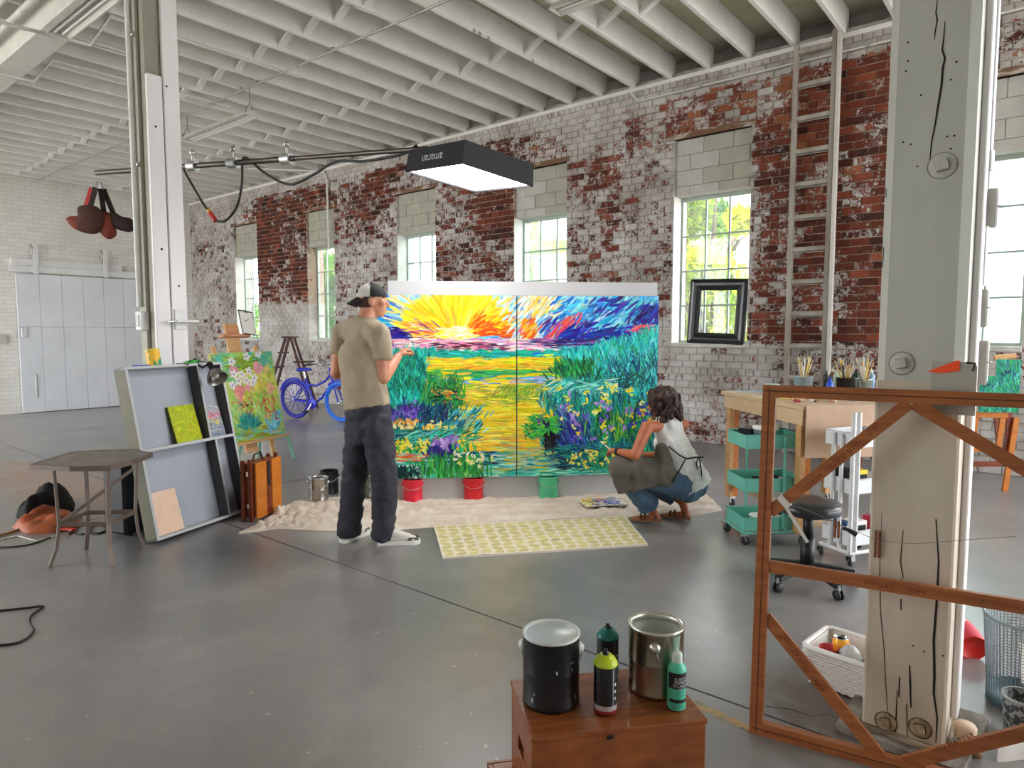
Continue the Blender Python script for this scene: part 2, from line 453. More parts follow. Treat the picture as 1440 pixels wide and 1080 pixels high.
for nd in m2.node_tree.nodes:       # bare mortar is pale lime, not brick red
    if nd.type == 'VALTORGB' and len(nd.color_ramp.elements) == 5:
        for e in nd.color_ramp.elements: e.color = lin((186, 162, 142))
    if nd.type == 'VALTORGB' and len(nd.color_ramp.elements) == 3:
        for e, c_ in zip(nd.color_ramp.elements, ((150, 144, 138), (186, 182, 178), (206, 203, 200))): e.color = lin(c_)
wall_back = struct(mb.build('wall_back', m2)); set_paint(wall_back.data)
def brick_vis(bk):
    x = (bk[0]+bk[1])/2; z = (bk[2]+bk[3])/2; p = Vector((x, WY, z))-_C; d = p.dot(_fw)
    px = 720+F*p.dot(_rt)/d; py = 540-F*p.dot(_up)/d
    if not (0 <= px <= 1440 and 0 <= py <= 1080): return -1
    if 1240 < px < 1392 or (px > 1010 and py > 545): return -1        # behind the post, table and frame
    return (bk[1]-bk[0] > .1)*(bk[1]-bk[0])/d**2
order = sorted(range(len(bricks)), key=lambda i: -brick_vis(bricks[i])); near = set(order[:296])
mb = MB(); tones = []; jits = []
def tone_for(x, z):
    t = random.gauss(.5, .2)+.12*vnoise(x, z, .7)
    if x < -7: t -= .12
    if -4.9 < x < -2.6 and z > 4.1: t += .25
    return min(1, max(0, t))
for i, (x0, x1, z0, z1) in enumerate(bricks):
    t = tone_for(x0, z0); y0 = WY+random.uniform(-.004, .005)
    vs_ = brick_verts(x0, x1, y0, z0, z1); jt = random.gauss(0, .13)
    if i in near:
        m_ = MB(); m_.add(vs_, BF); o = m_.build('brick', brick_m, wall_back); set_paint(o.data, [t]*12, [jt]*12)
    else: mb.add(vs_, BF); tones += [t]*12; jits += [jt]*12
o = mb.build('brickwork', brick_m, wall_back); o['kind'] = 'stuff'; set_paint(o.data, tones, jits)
mb = MB(); mb.box(LX, BX1, WY-.02, WY+.2, JB-.055, JB-.004); mb.build('wall_plate', joist_paint, wall_back)

# lintels and concrete-block infill over the windows
lint_m = mat('lintel_wood', (120, 88, 66), .8, c2=(196, 186, 172), vscale=9, bump=.4, thr=(.5, .62), stretch=(.4, 1, 2))
block_m = [mat('block_paint_light', (198, 195, 188), .75, var=.1, vscale=5, bump=.3, bscale=60), mat('block_paint_dark', (182, 180, 164), .8, var=.12, vscale=4, bump=.35, bscale=60)]
grout_m = mat('block_joint', (170, 167, 158), .9)
for k, (a, c_) in enumerate(WINS):
    mb = MB(); mb.box(a-.12, c_+.05, WY-.012, WY+.2, BLK-.0, BLK+.075); mb.build('lintel', lint_m, wall_back)
    mb = MB(); mb.box(a, c_, WY+.075, WY+.3, HEAD, BLK); mb.build('infill_mortar', grout_m, wall_back)
    zr = BLK-.002; r_ = 0; hh = (BLK-HEAD)/3.6
    for r_ in range(4):
        zt = BLK-r_*hh; zb = max(HEAD, zt-hh)
        x = a-(.2 if r_ % 2 else .42)+.0
        while x < c_:
            x0, x1 = max(x, a), min(x+.41, c_)
            if x1-x0 > .05:
                mb = MB(); mb.bbox(x0+.003, x1-.003, WY+.06+random.uniform(-.003, .003), WY+.28, zb+.003, zt-.003, .004)
                mb.build('concrete_block', block_m[1 if (k in (2, 3, 4) or (x1 > c_-.3 and k != 5)) else 0], wall_back)
            x += .41

# ------------------------------------------------------------------ windows
frame_m = mat('steel_window_paint', (176, 190, 180), .5, var=.1, vscale=10)
sill_m = mat('sill_stone', (205, 203, 198), .8, var=.15, vscale=6, bump=.3)
def glass(name, tint, haze, hazecol=(.85, .95, .93, 1)):
    m, nt, N, L, b = node_mat(name); out = N['Material Output']
    t = N.new('ShaderNodeBsdfTransparent'); t.inputs[0].default_value = tint
    g = N.new('ShaderNodeBsdfGlossy'); g.inputs['Roughness'].default_value = .03
    d = N.new('ShaderNodeBsdfTranslucent'); d.inputs[0].default_value = hazecol
    p = noisen(nt, posn(nt), 3, 4)
    s1 = N.new('ShaderNodeMixShader'); L.new(mathn(nt, 'MULTIPLY', p, haze*2), s1.inputs[0]); L.new(t.outputs[0], s1.inputs[1]); L.new(d.outputs[0], s1.inputs[2])
    s2 = N.new('ShaderNodeMixShader'); s2.inputs[0].default_value = .05; L.new(s1.outputs[0], s2.inputs[1]); L.new(g.outputs[0], s2.inputs[2])
    L.new(s2.outputs[0], out.inputs[0]); N.remove(b); return m
clear = glass('clear_glass', (.98, .99, .98, 1), .04); dusty = glass('dusty_glass', (.90, .97, .95, 1), .14)
for k, (a, c_) in enumerate(WINS):
    y0 = WY+.25; mb = MB(); f = .035
    mb.box(a, a+f, y0, y0+.05, SILL, HEAD); mb.box(c_-f, c_, y0, y0+.05, SILL, HEAD)
    mb.box(a+f, c_-f, y0, y0+.05, HEAD-.05, HEAD); mb.box(a+f, c_-f, y0, y0+.05, SILL, SILL+.045)
    wn = struct(mb.build('window_%d' % (k+1), frame_m))
    cols = [a+f+(c_-a-2*f)*i/3 for i in range(4)]; rows_ = [SILL+.045+(HEAD-.05-SILL-.045)*i/4 for i in range(5)]
    for i in (1, 2):
        mb = MB(); mb.box(cols[i]-.011, cols[i]+.011, y0+.005, y0+.045, rows_[0], rows_[4]); mb.build('mullion', frame_m, wn)
    for j in (1, 2, 3):
        for i in range(3):
            mb = MB(); mb.box(cols[i]+(.011 if i else 0), cols[i+1]-(.011 if i < 2 else 0), y0+.008, y0+.042, rows_[j]-.011, rows_[j]+.011); mb.build('glazing_bar', frame_m, wn)
    gm = dusty if k in (1, 2, 5) else clear
    for i in range(3):
        for j in range(4):
            mb = MB(); mb.box(cols[i]+.009, cols[i+1]-.009, y0+.022, y0+.026, rows_[j]+.009, rows_[j+1]-.009); mb.build('pane', gm, wn)
    if k != 3:
        mb = MB(); mb.box(a, a+.006, WY+.016, y0-.002, SILL+.01, BLK if False else HEAD); mb.box(c_-.006, c_, WY+.016, y0-.002, SILL+.01, HEAD); mb.build('reveal', mat('reveal_plaster', (236, 233, 230), .75, var=.12, vscale=4, bump=.3), wn)
    mb = MB(); mb.bbox(a-.0, c_+.0, WY-.012, y0+.02, SILL-.05, SILL+.008, .008); mb.build('sill', sill_m, wn)

# ------------------------------------------------------------------ end wall, painted white brick, with its sliding door
m, nt, N, L, b = node_mat('white_painted_brick')
tc = N.new('ShaderNodeTexCoord'); mp = N.new('ShaderNodeMapping'); L.new(tc.outputs['Object'], mp.inputs[0]); mp.inputs['Rotation'].default_value = (0, -PI/2, -PI/2)
sp = N.new('ShaderNodeSeparateXYZ'); L.new(tc.outputs['Object'], sp.inputs[0]); cb = N.new('ShaderNodeCombineXYZ')
L.new(sp.outputs[1], cb.inputs[0]); L.new(sp.outputs[2], cb.inputs[1])
bt = N.new('ShaderNodeTexBrick'); L.new(cb.outputs[0], bt.inputs[0]); bt.inputs['Scale'].default_value = 1.0
bt.inputs['Brick Width'].default_value = .25; bt.inputs['Row Height'].default_value = .093; bt.inputs['Mortar Size'].default_value = .007; bt.inputs['Mortar Smooth'].default_value = .3
bt.inputs['Color1'].default_value = lin((234, 232, 226)); bt.inputs['Color2'].default_value = lin((226, 223, 216)); bt.inputs['Mortar'].default_value = lin((212, 208, 200))
c = mixc(nt, rampn(nt, noisen(nt, posn(nt), 1.1, 5), [(.5, (0,0,0)), (.75, (.5,.5,.5))]), bt.outputs[0], lin((198, 190, 176)))
L.new(c, b.inputs['Base Color']); b.inputs['Roughness'].default_value = .75; L.new(bumpn(nt, bt.outputs['Fac'], -.4, .02), b.inputs['Normal'])
mb = MB(); mb.box(LX-.3, LX, -4.2, WY+.4, -.6, 5.36); wall_left = struct(mb.build('wall_left', m))

mb = MB(); mb.box(-6.4, 5.2, -4.4, -4.1, -.6, 5.36); mb.box(LX-.3, -6.4, -4.4, -4.1, 4.7, 5.36)  # added wall behind the camera, left open on one side to shape the daylight
for x in (-10.4, -14.4, LX): mb.box(x, x+.4, -4.4, -4.1, -.6, 4.5)
wall_front_unseen = struct(mb.build('wall_front_unseen', m))
mb = MB(); mb.box(5.2, 5.5, -4.4, 3.2, -.6, 5.36); mb.box(5.2, 5.5, 3.2, WY+.4, 4.75, 5.36); struct(mb.build('wall_right_unseen', m))  # added unseen wall, solid near the camera to keep the foreground darker

# ------------------------------------------------------------------ outdoors: ground and trees
mb = MB(); mb.box(-70, 60, -60, 70, -.9, -.64); g_ = struct(mb.build('ground', mat('gravel_ground', (176, 172, 164), .9, var=.2, vscale=.6)))
def leaf_mat(name, c1, c2):
    m, nt, N, L, b = node_mat(name); out = N['Material Output']; p = posn(nt)
    col = rampn(nt, noisen(nt, p, 1.3, 3), [(.35, lin(c1)), (.65, lin(c2))])
    d = N.new('ShaderNodeBsdfDiffuse'); t = N.new('ShaderNodeBsdfTranslucent'); L.new(col, d.inputs[0]); L.new(col, t.inputs[0])
    s = N.new('ShaderNodeMixShader'); s.inputs[0].default_value = .4; L.new(d.outputs[0], s.inputs[1]); L.new(t.outputs[0], s.inputs[2]); L.new(s.outputs[0], out.inputs[0]); N.remove(b); return m
leafs = [leaf_mat('leaf_yellow_green', (120, 160, 24), (206, 210, 50)), leaf_mat('leaf_green', (56, 112, 26), (140, 178, 46)), leaf_mat('leaf_pale', (150, 190, 110), (215, 225, 150))]
bark = mat('bark', (90, 74, 60), .9, bump=.5)
def tree(x, y, h, rx, n, lm, label, z0=.2, dens=None):
    t = thing('tree', label, 'tree', (x, y, -.64), 0, 'trees outside the windows')
    mb = MB(); mb.tube([(0,0,0), (.1,.05,h*.35), (-.05,.1,h*.7), (.05,.0,h*.95)], [.13,.1,.07,.02], 8)
    for i in range(5):
        a = random.uniform(0, 6.28); zz = h*random.uniform(.3, .7)
        mb.tube([(0,0,zz), (rx*.4*math.cos(a), rx*.4*math.sin(a), zz+h*.14), (rx*.75*math.cos(a), rx*.75*math.sin(a), zz+h*.2)], [.05,.035,.01], 6)
    mb.build('trunk', bark, t)
    mb = MB(); cl = []
    for i in range(26):
        a = random.uniform(0, 6.28); rr = rx*math.sqrt(random.random())*.85; cl.append((rr*math.cos(a), rr*math.sin(a), random.uniform(z0*h, h), random.uniform(.25, .6)))
    for i in range(n):
        cx, cy, cz, cr = random.choice(cl); d = Vector((random.gauss(0,1), random.gauss(0,1), random.gauss(0,1)))
        p_ = Vector((cx, cy, cz))+d.normalized()*cr*random.random()**.4
        M = tr(*p_) @ Matrix.Rotation(random.uniform(0, 6.28), 4, 'Z') @ Matrix.Rotation(random.gauss(0, .8), 4, 'X')
        s_ = random.uniform(.06, .11)
        mb.add([M @ Vector(q) for q in ((0,-s_*1.4,0), (s_*.6,-s_*.2,.012), (0,s_*1.4,-.01), (-s_*.6,-s_*.2,.012))], [(0,1,2,3)])
    mb.build('foliage', leafs[lm], t); return t
tree(-5.6, 13.2, 5.2, 1.5, 7500, 0, 'yellow-green leafy tree filling the window beside the painting', .0)
tree(-7.6, 16.2, 6.0, 1.5, 5200, 1, 'darker green tree at the left of the window beside the painting', .0)
tree(-10.0, 13.0, 5.0, 1.0, 3200, 0, 'yellow leafed tree at the left of the window above the painting seam', .0)
tree(-13.8, 12.6, 3.6, 1.3, 3200, 2, 'pale low tree outside the window behind the cap', .0)
tree(-17.6, 12.3, 4.4, 1.5, 8500, 1, 'dense bright green tree outside the narrow window above the bicycle', .0)
tree(-20.6, 15.6, 4.6, 1.6, 5200, 0, 'yellow-green tree further back outside the narrow window above the bicycle', .0)
tree(-21.8, 12.3, 2.9, 1.4, 3200, 1, 'low green tree outside the leftmost window', .0)
# ------------------------------------------------------------------ text as thin mesh
def text_part(name, s, size, M, m, parent=None, spacing=1.0, depth=0.0, align='CENTER', shear=0.0):
    c = bpy.data.curves.new(name, 'FONT'); c.body = s; c.size = size; c.align_x = align; c.align_y = 'CENTER'; c.space_character = spacing; c.extrude = depth; c.shear = shear; c.resolution_u = 3
    o = bpy.data.objects.new('tmp', c); COL.objects.link(o)
    bpy.context.view_layer.update()
    me = bpy.data.meshes.new_from_object(o.evaluated_get(bpy.context.evaluated_depsgraph_get())); me.name = name
    bpy.data.objects.remove(o); bpy.data.curves.remove(c)
    me.transform(M); me.materials.clear(); me.materials.append(m)
    return link(me, name, parent)

# ------------------------------------------------------------------ timber posts
post_m = mat('post_paint_white', (236, 233, 233), .5, var=.06, vscale=2.5, bump=.12, bscale=18, stretch=(1, 1, .15))
post_grey = mat('post_paint_grey', (198, 198, 188), .55, c2=(176, 176, 166), vscale=2.0, bump=.15, bscale=18, stretch=(1, 1, .2))
crack_m = mat('crack_dark', (38, 32, 28), .9)
LP = struct(thing('timber_post', 'white timber post clad with two planks behind the grey shelf', 'post', (-6.03, 2.61, 0)))
mb = MB(); mb.bbox(-.11, .09, -.12, .125, 0, 4.66, .008); mb.build('core', mat('post_core', (150, 148, 132), .6, var=.12, vscale=4), LP)
mb = MB(); mb.bbox(.09, .13, -.125, -.004, 0, 3.62, .006); mb.build('plank', post_m, LP)
mb = MB(); mb.bbox(.09, .135, .004, .135, 0, 4.66, .006); mb.build('plank', post_m, LP)
mb = MB(); mb.bbox(-.12, .0, -.15, -.12, 0, 4.66, .004); mb.build('edge_board', mat('edge_board_paint', (170, 168, 152), .6, var=.1), LP)
mb = MB(); mb.tube([(-.075, -.175, 1.72), (-.075, -.175, 4.66)], .019, 10); mb.build('conduit', pipe_paint, LP)
for z in (2.9, 3.95):
    mb = MB(); mb.lathe([(0, .02), (.018, .02), (.022, 0)], n=10, M=tr(-.02, -.155, z) @ Matrix.Rotation(PI/2, 4, 'X')); mb.build('bolt', chrome, LP)
for z, y in ((2.2, -.06), (3.2, -.07), (3.55, .03), (1.9, .07)):
    mb = MB(); mb.lathe([(0, .003), (.009, .002), (.01, 0)], n=8, M=tr(.133, y, z) @ Matrix.Rotation(PI/2, 4, 'Y')); mb.build('bolt', crack_m, LP)
sb = tag(MB().bbox(-.055, .055, -.035, .035, -.08, .08, .008).build('switch_box', white_wood), 'white electrical switch box on the left side of the post behind the shelf', 'switch box')
sb.location = (-6.08, 2.445, 1.60); MB().bbox(-.03, .03, -.043, -.035, -.05, .05, .003).build('cover_plate', mat('box_cover', (206, 206, 200), .5), sb)
br = thing('wall_bracket', 'small white clamp bracket projecting from the post behind the shelf', 'bracket', (-5.9, 2.68, 1.60))
MB().bbox(0, .02, -.05, .05, -.07, .1, .004).build('back_plate', white_wood, br); MB().bbox(.02, .1, -.06, .12, -.012, .012, .004).build('arm', white_wood, br)
MB().tube([(.06, -.06, 0), (.06, -.13, -.01)], .008, 8).build('knob', chrome, br)

x0 = onY(1234, 468, 2.70).x; x1 = x0+.262; RC = (x0+x1)/2
RP = struct(thing('timber_post', 'cracked white timber post standing behind the bare canvas stretcher', 'post', (RC, 2.83, 0)))
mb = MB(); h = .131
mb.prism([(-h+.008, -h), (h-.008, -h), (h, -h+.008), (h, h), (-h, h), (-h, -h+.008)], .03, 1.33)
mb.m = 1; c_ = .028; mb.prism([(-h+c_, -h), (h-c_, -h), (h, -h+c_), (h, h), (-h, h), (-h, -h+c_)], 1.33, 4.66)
mb.build('shaft', [mat('post_warm_falloff', (216, 204, 186), .55, c2=(190, 176, 156), vscale=2.4, bump=.15, bscale=18, stretch=(1, 1, .25)), post_grey], RP)  # lower shaft in cream: warm light falloff put into the colour
mb = MB(); mb.prism([(-.21, -.17), (.19, -.2), (.24, .26), (-.2, .24)], 0, .028); mb.build('concrete_pad', mat('pad_concrete', (176, 172, 164), .85, c2=(96, 88, 80), vscale=6, bump=.4), RP)
mb = MB(); mb.bbox(-h-.012, h+.012, -h-.016, h, .024, .05, .005); mb.build('sill_block', mat('sill_block_wood', (92, 76, 60), .85, c2=(186, 172, 150), vscale=8, bump=.5, stretch=(.4, 1, 2), thr=(.42, .62)), RP)
mb = MB(); mb.bbox(h, h+.022, -.0, .10, .1, 4.66, .004); mb.build('edge_board', post_m, RP)
def washer(px, py, r, nut=True):
    p = onY(px, py, 2.83-h-.001); p = p-Vector((RC, 2.83, 0)); M = tr(p.x, p.y, p.z) @ Matrix.Rotation(PI/2, 4, 'X')
    mb = MB(); mb.lathe([(0, .003), (r*.9, .003), (r, 0)], n=24, M=M)
    wm = post_grey if py < 800 else mat('washer_base', (190, 172, 140), .7, c2=(120, 98, 70), vscale=30)
    o = mb.build('washer', wm, RP)
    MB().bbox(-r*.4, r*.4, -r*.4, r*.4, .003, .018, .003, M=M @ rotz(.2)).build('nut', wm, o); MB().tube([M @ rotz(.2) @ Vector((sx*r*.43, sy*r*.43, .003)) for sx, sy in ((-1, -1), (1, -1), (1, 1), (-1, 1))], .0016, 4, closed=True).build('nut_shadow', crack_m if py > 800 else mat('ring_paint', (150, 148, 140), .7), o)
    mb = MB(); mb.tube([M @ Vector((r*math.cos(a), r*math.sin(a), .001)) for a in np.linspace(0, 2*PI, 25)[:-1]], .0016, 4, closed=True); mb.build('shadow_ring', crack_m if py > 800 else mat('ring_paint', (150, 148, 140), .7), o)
for a in ((1325, 233, .043), (1268, 511, .04), (1246, 1015, .036), (1294, 1024, .036)): washer(*a)
def crack(pts, wd):
    q = [onY(x, y, 2.83-h-.0012)-Vector((RC, 2.83, 0)) for x, y in pts]; mb = MB()
    n = len(q); hw = [wd*(.25+.75*math.sin(PI*(i+.4)/(n-.2))) for i in range(n)]
    vs_ = []
    for i in range(n): vs_ += [q[i]+Vector((-hw[i], 0, 0)), q[i]+Vector((hw[i], 0, 0))]
    mb.add(vs_, [(2*i, 2*i+1, 2*i+3, 2*i+2) for i in range(n-1)]); mb.build('crack', crack_m, RP)
crack([(1318, 0), (1316, 18), (1318, 28), (1315, 45), (1314, 56)], .0022)
crack([(1329, 30), (1327, 55), (1325, 70), (1329, 82), (1326, 95), (1324, 120), (1319, 150), (1315, 175), (1310, 200), (1306, 240)], .0034)
crack([(1246, 265), (1246, 278)], .002); crack([(1243, 348), (1241, 376)], .002)
crack([(1240, 720), (1237, 800), (1238, 860), (1243, 910), (1247, 985), (1248, 1010)], .0014)
crack([(1316, 730), (1320, 790), (1317, 850), (1313, 900), (1314, 950), (1313, 975), (1318, 1010), (1316, 1045)], .0042)
crack([(1279, 935), (1280, 960), (1281, 995)], .0035); crack([(1265, 952), (1264, 980)], .003); crack([(1267, 842), (1267, 858)], .003)
crack([(1262, 970), (1260, 1010), (1259, 1035)], .0022); crack([(1275, 990), (1276, 1040)], .002)
crack([(1270, 745), (1266, 790), (1270, 812), (1265, 818)], .0018)
for px, py in ((1277, 60), (1277, 86), (1274, 100), (1345, 87), (1337, 112), (1295, 134), (1270, 200), (1281, 203), (1290, 234), (1337, 209), (1342, 191), (1332, 192), (1284, 908), (1299, 916), (1326, 922)):
    p = onY(px, py, 2.83-h-.001)-Vector((RC, 2.83, 0))
    MB().lathe([(0, .001), (.0035, .001)], n=8, M=tr(p.x, p.y, p.z) @ Matrix.Rotation(PI/2, 4, 'X')).build('nail_hole', crack_m, RP)
# metal plate with an orange paint smear, hooked on the post
p0 = onY(1311, 508, 2.692); p1 = onY(1371, 585, 2.692)
pl = thing('metal_sheet', 'grey metal sheet with an orange smear hanging on the cracked post', 'metal sheet', (p0.x, 2.694, p1.z))
W_ = p1.x-p0.x; H_ = p0.z-p1.z; r = .02
poly = [(0, 0), (W_, 0)]+[(W_-r+r*math.cos(a), H_-r+r*math.sin(a)) for a in np.linspace(0, PI/2, 6)]+[(0, H_)]
MB().prism(poly, -.004, .004, M=Matrix.Rotation(PI/2, 4, 'X')).build('sheet', mat('sheet_grey', (178, 174, 162), .45, var=.08), pl)
poly = [(.0-.012, H_*.80), (.03, H_*.92), (.07, H_+.004), (W_*.62, H_+.004), (W_*.62, H_*.9), (.08, H_*.83), (.03, H_*.78)]
MB().prism(poly, .004, .008, M=Matrix.Rotation(PI/2, 4, 'X')).build('orange_smear', mat('orange_paint', (255, 84, 24), .4), pl)
MB().tube([(W_-.012, -.006, H_-.03), (W_-.006, -.006, H_-.004), (W_-.03, -.006, H_-.002)], .004, 6).build('clip', black_metal, pl)
# brown clothes-peg and wire on the post
pg = onY(1234, 765, 2.69)
cp = thing('clothes_peg', 'brown wooden clothes peg on the left edge of the cracked post', 'clothes peg', (pg.x, 2.69, pg.z))
for s in (-1, 1): MB().bbox(s*.006-.004, s*.006+.004, -.006, .002, -.05, .05, .002).build('half', mat('peg_wood', (140, 80, 50), .6), cp)

# conduit with boxes behind the right-hand post
def PY(px, py, Y): return onY(px, py, Y)
cn = thing('electrical_conduit', 'grey vertical conduit with couplings running up beside the cracked post', 'conduit', (PY(1383, 300, 2.98).x, 2.98, 1.25))
zt = 4.66-1.25; MB().tube([(0, 0, .42), (0, 0, zt)], .019, 12).build('pipe', mat('conduit_grey', (200, 200, 202), .4, .3), cn)
for z in (.86, 2.0): MB().tube([(0, 0, z-.035), (0, 0, z+.035)], .024, 12).build('coupling', mat('conduit_grey', (200, 200, 202)), cn)
boxm = mat('junction_box_grey', (196, 194, 188), .5, var=.06)
def ebox(px0, py0, px1, py1, Y, label):
    a = PY(px0, py0, Y); b_ = PY(px1, py1, Y); t = thing('junction_box', label, 'junction box', ((a.x+b_.x)/2, Y, b_.z), 0, 'junction boxes beside the cracked post')
    w_ = (b_.x-a.x)/2; hh = a.z-b_.z; MB().bbox(-w_, w_, 0, .09, 0, hh, .006).build('box', boxm, t); MB().bbox(-w_-.004, w_+.004, -.012, 0, -.004, hh+.004, .005).build('lid', boxm, t)
    MB().tube([(w_, -.008, hh*.5), (w_+.014, -.01, hh*.53)], .003, 6).build('latch', steel_pipe, t); return t
ebox(1384, 268, 1400, 316, 2.96, 'small pale junction box high on the conduit beside the cracked post')
ebox(1361, 409, 1386, 459, 2.97, 'grey junction box with a lid at the middle of the conduit beside the post')
ebox(1357, 480, 1386, 540, 2.97, 'tall grey junction box lowest on the conduit beside the post')

# ------------------------------------------------------------------ sliding door on the end wall
dw = mat('door_sheet', (226, 229, 234), .5, var=.06, vscale=1.5, bump=.1, bscale=6); XD = LX+.13
A = onX(22, 386, XD); B = onX(199, 392, XD); Cc = onX(38, 581, XD)
door = struct(thing('door_1', 'white sheet-clad sliding door on the end wall', 'door', (LX, 0, 0)))
ya, yb, zt, zb = A.y, B.y, (A.z+B.z)/2, -.33
n = 6
for i in range(n):
    w_ = (yb-ya)/n
    for z0, z1 in ((zb, zb+(zt-zb)*.62), (zb+(zt-zb)*.62, zt)):
        MB().bbox(.05, .12, ya+i*w_+.003, ya+(i+1)*w_-.003, z0+.003, z1-.003, .004).build('panel', dw, door)
r0 = onX(12, 377, XD); r1 = onX(203, 388, XD)
MB().bbox(.12, .16, r0.y, r1.y, r0.z-.07, r0.z+.08, .006).build('rail', white_wood, door)
h0 = onX(16, 363, XD); MB().bbox(.0, .10, h0.y, onX(172, 370, XD).y, r0.z+.08, h0.z+.02, .006).build('header_board', white_wood, door)
for px in (50, 148):
    q = onX(px, 380, XD).y; MB().bbox(.16, .18, q-.05, q+.05, r0.z-.1, r0.z+.58, .005).build('hanger', white_wood, door)
    MB().tube([(.1, q-.06, r0.z+.56), (.18, q-.06, r0.z+.5), (.1, q-.06, r0.z+.32)], .02, 6).build('roller', steel_pipe, door)
MB().bbox(.12, .15, onX(30, 465, XD).y, onX(38, 465, XD).y, 1.4, 1.62, .006).build('handle', steel_pipe, door)
MB().bbox(.12, .14, onX(50, 540, XD).y, onX(53, 540, XD).y, .0, .55, .004).build('bolt_bar', steel_pipe, door)
ob = tag(MB().bbox(0, .07, -.07, .07, -.1, .1, .01).build('outlet_box', boxm), 'small grey outlet box at the left end of the end wall', 'outlet box'); q = onX(3, 477, LX); ob.location = (LX, q.y, q.z)

# ------------------------------------------------------------------ long wooden ladder hung on the brick wall
lad_m = mat('ladder_wood', (186, 180, 170), .6, c2=(140, 128, 114), vscale=5, bump=.2, stretch=(1, 1, .2))
ld = thing('wall_ladder', 'tall weathered grey ladder standing against the red brick wall', 'ladder', (-2.44, 8.60, 0))
for s, wd in ((-1, .055), (1, .055)): MB().bbox(s*.215-wd/2, s*.215+wd/2, -.035, .035, 0, 5.0 if s > 0 else 4.93, .006).build('rail', lad_m, ld)
MB().bbox(.252, .30, -.075, -.02, 0, 4.93, .006).build('rail', mat('ladder_rail_pale', (212, 208, 200), .5, var=.08), ld)
for k in range(13): MB().bbox(-.19, .19, -.028, .028, .18+k*.388-.028, .18+k*.388+.028, .008).build('rung', lad_m, ld)
for k in range(12): MB().tube([(-.19, -.0, .14+k*.388), (.19, -.0, .14+k*.388)], .006, 6).build('tie_rod', steel_pipe, ld)

# ------------------------------------------------------------------ conduits and pipes
def pipe(name, pts, r, m, label, clips=()):
    t = thing(name, label, 'pipe', pts[0]); o = Vector(pts[0]); MB().tube([Vector(p)-o for p in pts], r, 8).build('tube', m, t)
    for q in clips: MB().bbox(-.02, .02, -.02, .02, -.02, .02, .004, M=tr(*(Vector(q)-o))).build('clip', steel_pipe, t)
    return t
pipe('conduit_pipe', [(-4.87, 8.55, 4.95), (-4.9, 8.60, 4.87), (-4.86, 8.69, 4.79), (-4.7, 8.69, 4.76), (-2.8, 8.69, 4.76), (1.0, 8.69, 4.75)], .013, pipe_paint, 'thin white conduit running along the top of the brick wall', [(-3.9, 8.69, 4.76), (-1.9, 8.69, 4.76)])
a = onY(430, 228, 8.6); 
pipe('conduit_pipe', [(-13.4, 7.6, 4.93), (-12.6, 8.5, 4.93), (-12.25, 8.67, 4.88), (-12.15, 8.67, 4.7), (-12.13, 8.67, 3.3)], .022, pipe_paint, 'pale conduit bending down the brick wall beside the narrow window above the bicycle')
pipe('conduit_pipe', [(-18.2, 5.12, 4.9), (-9.6, 5.12, 4.9), (2.5, 5.14, 4.9)], .014, steel_pipe, 'long thin steel rod running under all the ceiling joists', [(-7.0, 5.12, 4.915), (-8.7, 5.12, 4.915), (-11, 5.12, 4.915)])
pipe('conduit_pipe', [(-5.42, 2.85, 4.95), (-5.42, 4.6, 4.95), (-5.42, 7.2, 4.95), (-5.38, 8.4, 4.95)], .014, pipe_paint, 'white conduit fixed under the joist above the work light', [(-5.42, 5.9, 4.95), (-5.42, 6.0, 4.95), (-5.42, 6.15, 4.95), (-5.42, 7.0, 4.95)])
pipe('conduit_pipe', [(-9.1, 2.9, 4.95), (-9.12, 4.2, 4.95), (-9.15, 5.1, 4.93)], .02, pipe_paint, 'white conduit ending at a small box beside the hanging strip light', [(-9.15, 5.12, 4.93)])
for k, (y, z, r) in enumerate(((2.38, 4.84, .035), (2.22, 4.88, .03), (2.08, 4.9, .022), (1.86, 4.9, .04))):
    pipe('service_pipe', [(-18.2, y, z), (-4.2, y, z)], r, mat('service_pipe_paint', (206, 204, 196), .55, var=.12), ['grey service pipe nearest to the girder at the upper left', 'second grey service pipe from the girder at the upper left', 'thinnest grey service pipe at the upper left ceiling', 'thickest grey service pipe furthest from the girder at the upper left'][k])
for k, (x, ys, zz) in enumerate(((-8.25, 1.6, 4.80), (-10.1, 1.2, 4.84), (-12.4, 1.2, 4.86))):
    pipe('conduit_pipe', [(x, ys, zz-.25), (x, ys+.6, zz-.25), (x, 2.9, zz-.22), (x+.05, 3.1, 4.93), (x+.12, 5.4, 4.93)], .02, pipe_paint, ['white conduit crossing below the girder at the upper left corner', 'white conduit along the second joist beyond the girder at the upper left', 'white conduit curving along the far joists left of the post'][k])
